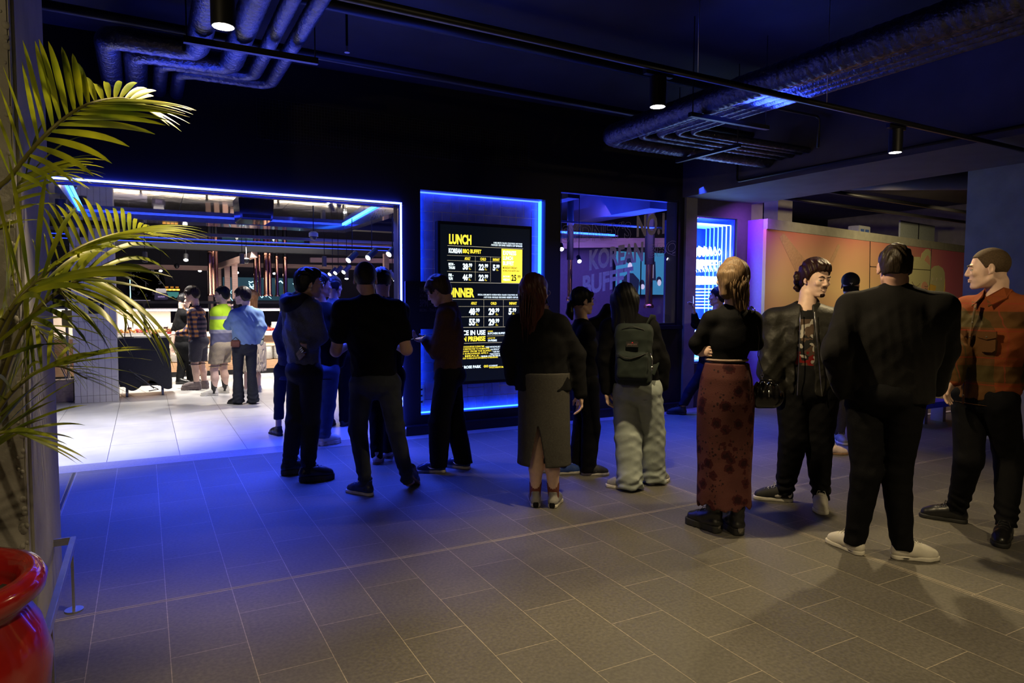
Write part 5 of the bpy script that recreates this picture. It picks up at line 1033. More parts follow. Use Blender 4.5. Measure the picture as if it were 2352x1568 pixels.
def head_prims(F, hc, HF, s_, jaw=1.0, face=True):
    g = lambda x, y, z: hc+(HF[0]*x+HF[1]*y+HF[2]*z)*s_
    F.ell(g(0, -0.018, 0.032), (0.074*s_, 0.096*s_, 0.088*s_), HF, 0.02)
    F.ell(g(0, 0.022, -0.022), (0.060*s_*jaw, 0.070*s_, 0.082*s_), HF, 0.025)
    F.ell(g(0, 0.030, -0.066), (0.050*s_*jaw, 0.054*s_, 0.040*s_), HF, 0.018); F.ell(g(0, 0.070, -0.097), (0.023*s_*jaw, 0.020*s_, 0.018*s_), HF, 0.018)
    for e in (-1, 1): F.cap(g(e*0.050*jaw, -0.004, -0.058), g(e*0.022*jaw, 0.058, -0.098), 0.015*s_, 0.014*s_, 0.016)
    if face:
        for e in (-1, 1): F.ell(g(e*0.031, 0.103, 0.004), (0.019*s_, 0.016*s_, 0.012*s_), HF, 0.012, 's')
        F.cap(g(-0.034, 0.083, 0.024), g(0.034, 0.083, 0.024), 0.008*s_, 0.008*s_, 0.012)
        for e in (-1, 1): F.ell(g(e*0.040, 0.070, -0.022), (0.017*s_, 0.014*s_, 0.014*s_), HF, 0.018)
        F.cap(g(0, 0.089, 0.014), g(0, 0.1045, -0.026), 0.0070*s_, 0.0105*s_, 0.008)
        for e in (-1, 1): F.ell(g(e*0.0115, 0.097, -0.031), (0.0075*s_, 0.009*s_, 0.007*s_), HF, 0.006)
        F.cap(g(-0.020, 0.086, -0.0575), g(0.020, 0.086, -0.0575), 0.005*s_, 0.005*s_, 0.007); F.ell(g(0, 0.0935, -0.0565), (0.016*s_, 0.007*s_, 0.0048*s_), HF, 0.005); F.ell(g(0, 0.0925, -0.0685), (0.015*s_, 0.0075*s_, 0.0055*s_), HF, 0.005)
        F.ell(g(0, 0.099, -0.0625), (0.020*s_, 0.004*s_, 0.0012*s_), HF, 0.003, 's')
        for e in (-1, 1): F.cap(g(e*0.020, 0.087, 0.0085), g(e*0.042, 0.081, 0.006), 0.0056*s_, 0.0050*s_, 0.003); F.cap(g(e*0.021, 0.085, -0.0085), g(e*0.041, 0.080, -0.008), 0.0038*s_, 0.0034*s_, 0.003)
    for e in (-1, 1):
        EF = np.array([U(HF[0]*0.92-HF[1]*0.4*e*1.0) if e > 0 else U(HF[0]*0.92+HF[1]*0.4), HF[1], HF[2]]); EF[1] = U(HF[1]-EF[0]*(HF[1]@EF[0])); EF[2] = np.cross(EF[0], EF[1])
        F.ell(g(e*0.078, -0.012, -0.002), (0.0095*s_, 0.019*s_, 0.031*s_), EF, 0.006); F.ell(g(e*0.087, -0.008, 0.002), (0.006*s_, 0.010*s_, 0.018*s_), EF, 0.005, 's')
        F.cap(g(e*0.080, -0.004, -0.026), g(e*0.078, 0.000, -0.030), 0.007*s_, 0.006*s_, 0.005)

def person(label, p, feet, hips, chest, head, arms, top, bottom, shoes, hair, skin, yaw, hyaw=None, sw=0.19, hs=1.0, build=1.0, dc=0.0, fine=0.0055, extra=None, group=None, knees=None, hpitch=0, neck_r=0.054, face=True, glasses=None, belly=0.0, toes=None, hroll=0):
    """p: image column used for headings. Points are given as (column, row, extra distance) of the frame and become real points at distance D.
    feet [(x,y,dd)]*2 ankle ground points (left foot of the person first); arms [(elbow),(wrist),hand dict]*2"""
    ft = [flo(q[0], q[1])+np.array([0, 0, q[2] if len(q) > 2 else 0.0]) for q in feet]; C0 = (ft[0]+ft[1])/2; org = np.array([C0[0], C0[1], 0.0])
    FH = U(CF*np.array([1, 1, 0])); DH = (org-EYE)@FH      # every joint is placed on the upright plane through the feet, plus its own depth
    def Pt(q): d = ray(q[0], q[1]); return EYE+d*((DH+(q[2] if len(q) > 2 else 0.0))/(d@FH))
    for d_ in (top, bottom):
        if d_:
            for k_ in ('hem', 'waist'):
                if k_+'_row' in d_: d_[k_] = float(Pt((hips[0], d_[k_+'_row']))[2])
    fw = facing(p, yaw); rt = np.array([fw[1], -fw[0], 0]); hf = facing(p, hyaw if hyaw is not None else yaw)
    hp = Pt(hips)-org; ch = Pt(chest)-org; hc = Pt(head)-org            # hips centre, base of the neck, head centre
    drp = 0.076+0.62*(top.get('t', 0.02) if top else 0); A_ = [q-org for q in ft]; hipj = [hp-rt*0.092*build, hp+rt*0.092*build]; shj = [ch-rt*sw*build*0.90-UPZ*drp+fw*dc, ch+rt*sw*build*0.90-UPZ*drp+fw*dc]
    ank = [A_[i]+UPZ*0.085 for i in (0, 1)]; kn = []
    for i in (0, 1):
        m_ = (hipj[i]*0.47+ank[i]*0.53)+fw*0.028
        if knees and knees[i] is not None: m_ = Pt(knees[i])-org
        kn.append(m_)
    el = [Pt(a[0])-org for a in arms]; wr = [Pt(a[1])-org for a in arms]
    r0 = empty('person', tuple(org), label, 'person', group)
    HF = frame(hf*math.cos(R(hpitch))+UPZ*math.sin(R(hpitch)))
    if hroll:
        c_, s__ = math.cos(R(hroll)), math.sin(R(hroll)); HF = np.array([HF[0]*c_+HF[2]*s__, HF[1], -HF[0]*s__+HF[2]*c_])
    allp = np.array([hp, ch, hc, *A_, *ank, *kn, *el, *wr]); lo = allp.min(0)-0.36; hi = allp.max(0)+0.36; lo[2] = -0.03
    allh = np.array(wr); 
    def grid(lo, hi, f_, c_, fz):
        fx = [(q[0]-0.13, q[0]+0.13) for q in fz]; fy = [(q[1]-0.13, q[1]+0.13) for q in fz]; fzz = [(q[2]-0.16, q[2]+0.16) for q in fz]
        return Field(axis_pts(lo[0], hi[0], fx, f_, c_), axis_pts(lo[1], hi[1], fy, f_, c_), axis_pts(lo[2], hi[2], fzz, f_, c_))
    pts = [hc]+[w_ for w_, a in zip(wr, arms) if a[2] is not None]
    lo2 = np.array([*allp[:, :2].min(0)-0.30, 0.0]); hi2 = np.array([*allp[:, :2].max(0)+0.30, hc[2]+0.24])
    F = grid(lo2, hi2, fine, max(0.011, fine*1.7), pts)
    b_ = build
    # ---- body (limbs under cloth are kept a little slimmer than the cloth)
    mid = hp*0.45+ch*0.55; kl = 0.70 if bottom and bottom['kind'] == 'pants' else 1.0; ka = 0.85 if top and top.get('sleeve', 1) > 0 else 1.0; kt = 0.92
    F.cap(hipj[0], hipj[1], 0.085*b_*kt, 0.085*b_*kt, 0.03); F.cap(hp, mid, 0.125*b_*kt, 0.120*b_*kt, 0.04, side=rt, su=1.05, sv=0.78); F.cap(mid, ch-UPZ*0.13, 0.125*b_*kt, 0.112*b_*kt, 0.05, side=rt, su=1.18, sv=0.8)
    if belly: F.ell(hp*0.6+ch*0.4+fw*0.05, (0.13, 0.10+belly, 0.14), frame(fw), 0.05)
    for i in (0, 1): F.cap(ch-UPZ*0.040, shj[i], 0.048*b_, 0.046*b_*ka, 0.04)
    F.cap(ch-UPZ*0.05, ch*0.55+hc*0.45-HF[1]*0.022, neck_r*1.04, neck_r*0.96, 0.035); F.cap(ch*0.5+hc*0.5-HF[1]*0.024, hc-HF[2]*0.045-HF[1]*0.036, neck_r*0.96, neck_r*0.95, 0.014)
    for i in (0, 1):
        sh_ = shj[i]; F.cap(sh_, el[i], 0.050*b_*ka, 0.040*b_*ka, 0.03); F.cap(el[i], wr[i], 0.040*b_*ka, 0.026*b_, 0.02)
        F.cap(hipj[i]-UPZ*0.02, kn[i], 0.080*b_*kl, 0.055*b_*kl, 0.03); F.cap(kn[i], kn[i]*0.6+ank[i]*0.4-fw*0.012*(kl > 0.9), 0.054*b_*kl, 0.056*b_*kl, 0.02); F.cap(kn[i]*0.62+ank[i]*0.38-fw*0.012*(kl > 0.9), ank[i], 0.055*b_*kl, 0.036*(0.5+0.5*kl), 0.02)
        td = facing(p, (toes[i] if toes else yaw)); F.cap(ank[i]-UPZ*0.03, ank[i]-UPZ*0.045+td*0.12, 0.036, 0.028, 0.02)
    head_prims(F, hc, HF, hs, face=face)
    for i in (0, 1):
        hd = arms[i][2]
        if hd is not None:
            dr = hd.get('dir'); dr = U(wr[i]-el[i]) if dr is None else U(sum(np.array(v)*c for v, c in zip((rt, fw, UPZ), dr)))
            nr = hd.get('nrm', (0, 1, 0)); nr = sum(np.array(v)*c for v, c in zip((rt, fw, UPZ), nr))
            hand(F, wr[i]+org, dr, nr, org, hd.get('s', 1.0), hd.get('curl', 0.45), hd.get('thumb', 1), point=hd.get('point'))
    skm = mat('skin_'+skin[0], skin[1], 0.5, var=0.06, scale=40)
    bo = link('body', F.mesh('body'), skm, r0)
    # ---- face details
    g = lambda x, y, z: hc+(HF[0]*x+HF[1]*y+HF[2]*z)*hs
    if face:
        for e in (-1, 1):
            c_ = g(e*0.031, 0.0748, 0.000); ro = Matrix((list(HF[0]), list(HF[1]), list(HF[2]))).transposed().to_4x4()
            MX_ = Matrix.Translation(Vector(c_)) @ ro @ Matrix.Rotation(R(-90), 4, 'X'); s2 = hs*0.0118
            MB().lathe([(max(1e-7, math.sin(math.pi*i/12)*s2), -math.cos(math.pi*i/12)*s2) for i in range(11)], n=16, M=MX_).lathe([(0.0056*hs, 0.00985*hs), (0.0035*hs, 0.0111*hs), (0.0001, 0.0119*hs)], n=14, mi=1, M=MX_).build('eye', [mat('eye_white', (0.62, 0.58, 0.55), 0.3), mat('iris_dark', (0.03, 0.02, 0.015), 0.15)], r0, smooth='all')
        q = MB()
        for e in (-1, 1): q.tube([g(e*0.014, 0.0945, 0.022), g(e*0.030, 0.0935, 0.028), g(e*0.048, 0.080, 0.021)], [0.0036*hs, 0.0042*hs, 0.0018*hs], 6)
        q.build('eyebrows', mat('brow_'+hair['name'], [c*0.8 for c in hair['col']], 0.8), r0, smooth='all')
        MB().ell((0, 0, 0), (1, 1, 1), 4)
    # ---- hair
    build_hair(r0, hc, HF, hs, hair, org)
    # ---- clothes
    ctx = dict(Pt=Pt, hp=hp, ch=ch, hc=hc, rt=rt, fw=fw, sh=shj, el=el, wr=wr, hipj=hipj, kn=kn, ank=ank, b=b_, org=org, r0=r0, HF=HF, hs=hs, belly=belly, g=g, p=p, lo=lo2, hi=hi2, fine=fine, mid=mid, neck=neck_r)
    if bottom: build_bottom(ctx, bottom)
    if top: build_top(ctx, top)
    if glasses:
        q = MB()
        for e in (-1, 1):
            q.tube([g(e*0.032+0.021*math.cos(a), 0.108-abs(math.cos(a)+e*0)*0.001, 0.0+0.018*math.sin(a)) for a in [k*math.pi/8 for k in range(17)]], 0.0012*hs, 5, caps=False)
            q.tube([g(e*0.053, 0.106, 0.004), g(e*0.076, 0.07, 0.006), g(e*0.081, 0.0, 0.008)], 0.0013*hs, 5)
        q.tube([g(-0.011, 0.109, 0.003), g(0, 0.112, 0.006), g(0.011, 0.109, 0.003)], 0.0012*hs, 5)
        q.build('glasses', mat('glasses_'+glasses, (0.5, 0.45, 0.35) if glasses == 'wire' else (0.02, 0.02, 0.02), 0.25, metal=0.8 if glasses == 'wire' else 0), r0, smooth='all')
    # ---- shoes
    if shoes:
        for i in (0, 1):
            td = facing(p, (toes[i] if toes else yaw+(-8 if i == 0 else 8))); ya = math.atan2(td[0], td[1]); s2 = shoes[i] if isinstance(shoes, list) else shoes
            shoe(r0, org, ft[i]*np.array([1, 1, 0])+np.array([0, 0, 0.0]), s2['style'], s2['up'], s2['sole'], s2.get('lace'), ya, s2.get('pitch', [0, 0])[i] if isinstance(s2.get('pitch'), list) else 0.0, scale=s2.get('scale', 0.96), accent=s2.get('accent'))
    if extra: extra(ctx)
    return ctx

def build_hair(r0, hc, HF, s_, h, org):
    kind = h['kind']; 
    if kind == 'none': return
    g = lambda x, y, z: hc+(HF[0]*x+HF[1]*y+HF[2]*z)*s_
    t = h.get('t', 0.010); lo = hc-0.20; hi = hc+0.20; ln = h.get('len', 0); lo[2] -= ln+0.02
    st_ = h.get('res', 0.0045); F = Field(axis_pts(lo[0], hi[0], [], st_, st_), axis_pts(lo[1], hi[1], [], st_, st_), axis_pts(lo[2], hi[2], [], st_, st_))
    F.ell(g(0, -0.018, 0.032+t*0.3), ((0.074+t)*s_, (0.096+t)*s_, (0.088+t*1.1)*s_), HF, 0.01)
    if kind in ('short', 'mid', 'cap'): F.ell(g(0, -0.045, -0.01), ((0.066+t*0.8)*s_, (0.064+t*0.8)*s_, 0.078*s_), HF, 0.02)
    if kind == 'cap': F.ell(g(0, -0.005, 0.055), (0.088*s_, 0.108*s_, 0.082*s_), HF, 0.01)
    fr = h.get('front', 0.062); nape = h.get('nape', -0.070)
    px_ = lambda X, Y, Z: ((X-hc[0])*HF[1][0]+(Y-hc[1])*HF[1][1]+(Z-hc[2])*HF[1][2])/s_
    pz_ = lambda X, Y, Z: ((X-hc[0])*HF[2][0]+(Y-hc[1])*HF[2][1]+(Z-hc[2])*HF[2][2])/s_
    pr_ = lambda X, Y, Z: ((X-hc[0])*HF[0][0]+(Y-hc[1])*HF[0][1]+(Z-hc[2])*HF[0][2])/s_
    ys = [-0.14, -0.06, -0.035, -0.012, 0.016, 0.030, 0.050, 0.14]
    zs = {'buzz': [nape, nape, -0.040, 0.018, 0.0, 0.030, fr-0.005, fr], 'short': [nape, nape, -0.045, 0.010, -0.006, 0.028, fr-0.012, fr], 'mid': [-0.10, -0.10, -0.050, 0.010, -0.004, 0.026, fr-0.020, fr], 'long': [-0.3, -0.3, -0.3, -0.3, -0.3, -0.05, fr-0.03, fr], 'cap': [0.02, 0.02, 0.02, 0.022, 0.024, 0.026, 0.03, 0.032]}[kind if kind in ('buzz', 'short', 'mid', 'cap') else 'long']
    if kind == 'mid': zs = [h.get('nape', -0.10)]*2+zs[2:]
    cut = lambda X, Y, Z: (np.interp(px_(X, Y, Z).ravel(), ys, zs).reshape(np.broadcast(X, Y, Z).shape)-pz_(X, Y, Z))*s_*0.8
    big = 1.0
    if kind == 'buzz': pass
    F.func(lo, hi, cut, 0.006, 'i')
    if kind in ('long', 'pony', 'bob'):
        # hanging mass: behind the shoulders and down beside the face
        side = h.get('side', 0.0); bt = h.get('back', 0.10)
        if kind == 'pony':
            F.ell(g(0, -0.105, -0.02), (0.03*s_, 0.03*s_, 0.03*s_), HF, 0.02); F.cap(g(0, -0.125, -0.03), g(h.get('sx', 0.01), -0.13, -0.10), 0.026, 0.030, 0.02); F.cap(g(h.get('sx', 0.01), -0.13, -0.10), g(h.get('sx', 0.01), -0.11, -0.10-ln*0.6), 0.030, 0.012, 0.02)
        else:
            e = hc-UPZ*ln
            F.cap(g(0, -0.045, -0.02), e-HF[1]*bt+HF[0]*side, 0.075+t, h.get('endr', 0.055), 0.03, side=HF[0], su=1.12, sv=h.get('flat', 0.75))
            for k in (-1, 1): F.cap(g(k*0.070, -0.02, 0.02), g(k*0.072, -0.03, 0)-UPZ*(ln*0.55), 0.026+t, 0.024, 0.03)
    if h.get('curls'):
        rnd = np.random.RandomState(3)
        for i in range(h['curls']):
            a = rnd.uniform(-1, 1)*1.5; z = rnd.uniform(h.get('cz', -0.11), 0.03); y = -0.05-0.06*abs(math.cos(a)); F.ell(g(0.088*math.sin(a)*1.02, y-0.02, z), (0.018, 0.018, 0.016), None, 0.012)
    if h.get('quiff'): F.cap(g(-0.030, 0.062, 0.092), g(0.030, 0.062, 0.094), 0.024*s_, 0.026*s_, 0.03); F.cap(g(-0.03, 0.03, 0.108), g(0.03, 0.03, 0.108), 0.02*s_, 0.022*s_, 0.02)
    if h.get('fringe'): F.cap(g(-0.055, 0.060, 0.065), g(0.055, 0.060, 0.065), 0.020*s_, 0.020*s_, 0.02); F.cap(g(-0.035, 0.080, 0.055), g(0.035, 0.080, 0.055), 0.014*s_, 0.014*s_, 0.02); F.cap(g(-0.070, 0.035, 0.06), g(-0.072, 0.04, 0.0), 0.014, 0.010, 0.02); F.cap(g(0.070, 0.035, 0.06), g(0.072, 0.04, 0.0), 0.014, 0.010, 0.02)
    am = h.get('amp', 0.004)*0.55
    if kind == 'long' or kind == 'bob' or kind == 'pony':
        F.displace(lambda X, Y, Z: am*(np.sin(pr_(X, Y, Z)*95+4*np.sin(pz_(X, Y, Z)*9)+2)+0.7*np.sin(pr_(X, Y, Z)*170+px_(X, Y, Z)*120+5*np.sin(pz_(X, Y, Z)*14)))+h.get('wave', 0)*np.sin(pz_(X, Y, Z)*38+pr_(X, Y, Z)*30))
    elif kind in ('short', 'mid'):
        F.displace(lambda X, Y, Z: am*(np.sin(px_(X, Y, Z)*90+6*np.sin(pr_(X, Y, Z)*40)+pz_(X, Y, Z)*60)*np.clip(pz_(X, Y, Z)*16, 0, 1)+0.6*np.sin(pr_(X, Y, Z)*150+px_(X, Y, Z)*60)*0.7))
    nm = 'cap' if kind == 'cap' else 'hair'
    if kind == 'cap': m_ = mat('cap_cloth', (0.010, 0.010, 0.012), 0.7)
    else:
        m_ = MATS.get('hair_'+h['name'])
        if m_ is None:
            m_ = mat('hair_'+h['name'], h['col'], h.get('rough', 0.42), var=0.35, scale=h.get('nscale', 130), stretch=(1, 1, 0.07) if ln else (1, 1, 0.35), bump=0.35, spec=h.get('spec', 0.22))
    link(nm, F.mesh(nm), m_, r0)
    if kind == 'cap':
        q = MB(); vs = []; nb = 15
        for j in range(4):
            for i in range(nb): a = R(-62+124*i/(nb-1)); rr = 1+0.0*j; vs.append(tuple(g(0.080*math.sin(a)*(1+0.02*j), 0.085+0.02*math.cos(a)-0.01+0.028*j*math.cos(a)**0.5, 0.034-0.010*j-0.016*math.sin(a)**2-0.004*(j == 9))))
        n0 = len(vs); vs += [(v[0], v[1], v[2]-0.004) for v in vs]; fs = []
        for o_, fl in ((0, 1), (n0, -1)):
            for j in range(3):
                for i in range(nb-1): fs.append((o_+j*nb+i, o_+j*nb+i+1, o_+(j+1)*nb+i+1, o_+(j+1)*nb+i)[::fl])
        for i in range(nb-1): fs.append((3*nb+i, 3*nb+i+1, n0+3*nb+i+1, n0+3*nb+i))
        q.add(vs, fs); q.build('brim', m_, r0, smooth=True)
        q = MB(); a = [g(x, 0.112-0.0, z) for x, z in ((-0.014, 0.066), (0.014, 0.066), (0.012, 0.060), (0.004, 0.060), (-0.001, 0.046), (-0.006, 0.046), (-0.002, 0.060), (-0.012, 0.060))]
        d = HF[1]*-0.012; q.add([x for x in a]+[x+d for x in a], [tuple(range(8))]+[(i, (i+1) % 8, (i+1) % 8+8, i+8) for i in range(8)]); q.build('cap_emblem', mat('pale_thread', (0.6, 0.6, 0.62), 0.6), r0)
    if h.get('locks'):
        rnd = random.Random(9); q = MB()
        for i in range(h['locks']):
            a = rnd.uniform(-1.25, 1.25); rr = 0.072+t*0.9; x0 = math.sin(a)*rr*1.02; y0 = -0.02-math.cos(a)*rr*1.1; pts = []; L_ = ln+rnd.uniform(-0.05, 0.05); ph = rnd.uniform(0, 6); wv = h.get('wave', 0.0)*1.6+0.002
            for j in range(12):
                u_ = j/11; zz = 0.02-(L_+0.02)*u_; cur = (u_**2)*(h.get('side', 0)*0.9); pts.append(hc+(HF[0]*(x0*(1-0.35*u_)+wv*math.sin(u_*9+ph)+cur)+HF[1]*(y0*(1-0.05*u_)-0.012*math.sin(math.pi*u_)+wv*math.cos(u_*8+ph)-h.get('back', 0.1)*0.35*u_*u_))*s_+UPZ*zz)
            q.tube(pts, [0.0005+0.0085*math.sin(math.pi*min(1, 0.12+u_*0.9))**0.8*(1-u_*0.45) for u_ in [j/11 for j in range(12)]], 6, flat=0.5)
        q.build('hair_locks', m_, r0, smooth='all')
    if h.get('beard'):
        q = MB()
        q.tube([g(-0.027, 0.087, -0.050), g(-0.012, 0.099, -0.0465), g(0, 0.1015, -0.047), g(0.012, 0.099, -0.0465), g(0.027, 0.087, -0.050)], [0.0015, 0.0042, 0.0038, 0.0042, 0.0015], 8)
        q.ell((0, 0, 0), (1e-4, 1e-4, 1e-4), 3); q.build('moustache', m_, r0, smooth='all')
        F = Field(*[axis_pts(g(0, 0.06, -0.09)[k]-0.06, g(0, 0.06, -0.09)[k]+0.06, [], 0.003, 0.003) for k in range(3)])
        F.ell(g(0, 0.0735, -0.098), (0.022*s_, 0.0190*s_, 0.0175*s_), HF, 0.01); F.displace(lambda X, Y, Z: 0.0008*np.sin(X*400)*np.sin(Z*300)); link('beard', F.mesh('beard'), m_, r0)

def cloth_mat(d):
    if 'm' in d: return d['m']
    return mat(d['name'], d['col'], d.get('rough', 0.8), var=d.get('var', 0.15), scale=d.get('scale', 90), bump=0.25, bscale=d.get('bs', 260), sheen=d.get('sheen', 0.0), spec=d.get('spec', 0.12))

def build_top(c, d):
    """d: kind tee/jacket/shirt, t: looseness, hem: height of the lower edge, sleeve 0..1 of the forearm (or <0 for short), opts"""
    t = d.get('t', 0.02); hem = d['hem']; b_ = c['b']; hp, ch, rt, fw = c['hp'], c['ch'], c['rt'], c['fw']; res = max(0.0065, c['fine']*1.15) if 'res' not in d else d['res']
    lo = c['lo'].copy(); hi = c['hi'].copy(); lo[2] = hem-0.03-(0.3 if min(c['wr'][0][2], c['wr'][1][2]) < hem else 0); lo[2] = min(lo[2], min(c['wr'][0][2], c['wr'][1][2])-0.05); hi[2] = ch[2]+0.16
    F = Field(axis_pts(lo[0], hi[0], [], res, res), axis_pts(lo[1], hi[1], [], res, res), axis_pts(lo[2], hi[2], [], res*1.25, res*1.25))
    mid = c['mid']; low = hp*1.0; low = low+(UPZ*(hem-0.04-low[2]) if hem < hp[2]+0.08 else UPZ*0)
    if hem >= hp[2]: low = hp+UPZ*(max(0, hem-hp[2]-0.05))
    flare = d.get('flare', 0.0)
    F.cap(mid, low, 0.125*b_+t, 0.125*b_+t+flare, 0.05, side=rt, su=d.get('su', 1.10), sv=d.get('sv', 0.80)); F.cap(mid, ch-UPZ*0.14, 0.125*b_+t, 0.110*b_+t*0.9, 0.05, side=rt, su=1.18+d.get('boxy', 0), sv=0.82)
    if c['belly']: F.ell(hp*0.6+ch*0.4+fw*0.05, (0.13+t, 0.10+t+c['belly'], 0.15+t), frame(fw), 0.06)
    for i in (0, 1): F.cap(ch-UPZ*0.040, c['sh'][i], 0.044*b_+t*0.65, 0.046*b_+t*0.7, 0.05)
    F.cap(ch-UPZ*0.07, ch-UPZ*0.01, c['neck']+0.035, c['neck']+0.008, 0.04)
    F.func(lo, hi, lambda X, Y, Z: hem-Z+0*X+0*Y, 0.008, 'i')
    sl = d.get('sleeve', 1.0)
    for i in (0, 1):
        s_, e, w_ = c['sh'][i], c['el'][i], c['wr'][i]; st_ = d.get('st', t)
        if sl < 0: e2 = s_+(e-s_)*(-sl); F.cap(s_, e2, 0.052*b_+st_, 0.046*b_+st_*1.25, 0.03)
        else: F.cap(s_, e, 0.052*b_+st_, 0.043*b_+st_, 0.035); F.cap(e, e+(w_-e)*sl, 0.043*b_+st_, d.get('cuff', 0.036)*b_+st_*0.5, 0.025)
    # neck hole
    nd = d.get('neckdrop', 0.0)
    if d.get('collar'):
        co = d['collar']; F.cap(ch-UPZ*0.03, ch+UPZ*co+fw*0.004, c['neck']+0.024, c['neck']+0.020, 0.012); F.func(lo, hi, lambda X, Y, Z: Z-(ch[2]+co)-0.25*((X-ch[0])*-fw[0]+(Y-ch[1])*-fw[1]), 0.006, 'i')
        F.cap(ch+UPZ*(co-0.02), ch+UPZ*(co+0.06), c['neck']+0.008, c['neck']+0.012, 0.005, op='s')
    else:
        F.cap(ch+fw*(0.02+nd)+UPZ*(0.015-nd), ch+UPZ*0.10, c['neck']+0.006, c['neck']+0.02, 0.01, op='s')
    if d.get('open'):   # jacket left open down the front
        w_ = d['open']; a = ch+fw*0.15; z0 = lo[2]; hw = lambda Z: w_[0]+(w_[1]-w_[0])*np.clip((ch[2]-Z)/(ch[2]-hem), 0, 1)
        F.func(lo, hi, lambda X, Y, Z: np.maximum(np.abs((X-ch[0]-hp[0]*0)*rt[0]+(Y-ch[1])*rt[1]-w_[2])-hw(Z), 0.02-((X-(ch[0]*0.5+hp[0]*0.5))*fw[0]+(Y-(ch[1]*0.5+hp[1]*0.5))*fw[1])), 0.012, 's')
    fq = fold_fn(d.get('seed', 1), d.get('fold', 0.006)); F.displace(lambda X, Y, Z: fq(X, Y, Z)*np.clip((ch[2]-0.03-Z)/0.10, 0.08, 1))
    m_ = cloth_mat(d); o = link(d.get('part', 'jacket'), F.mesh('top'), m_, c['r0'])
    if d.get('hem_band'):
        pass
    return o

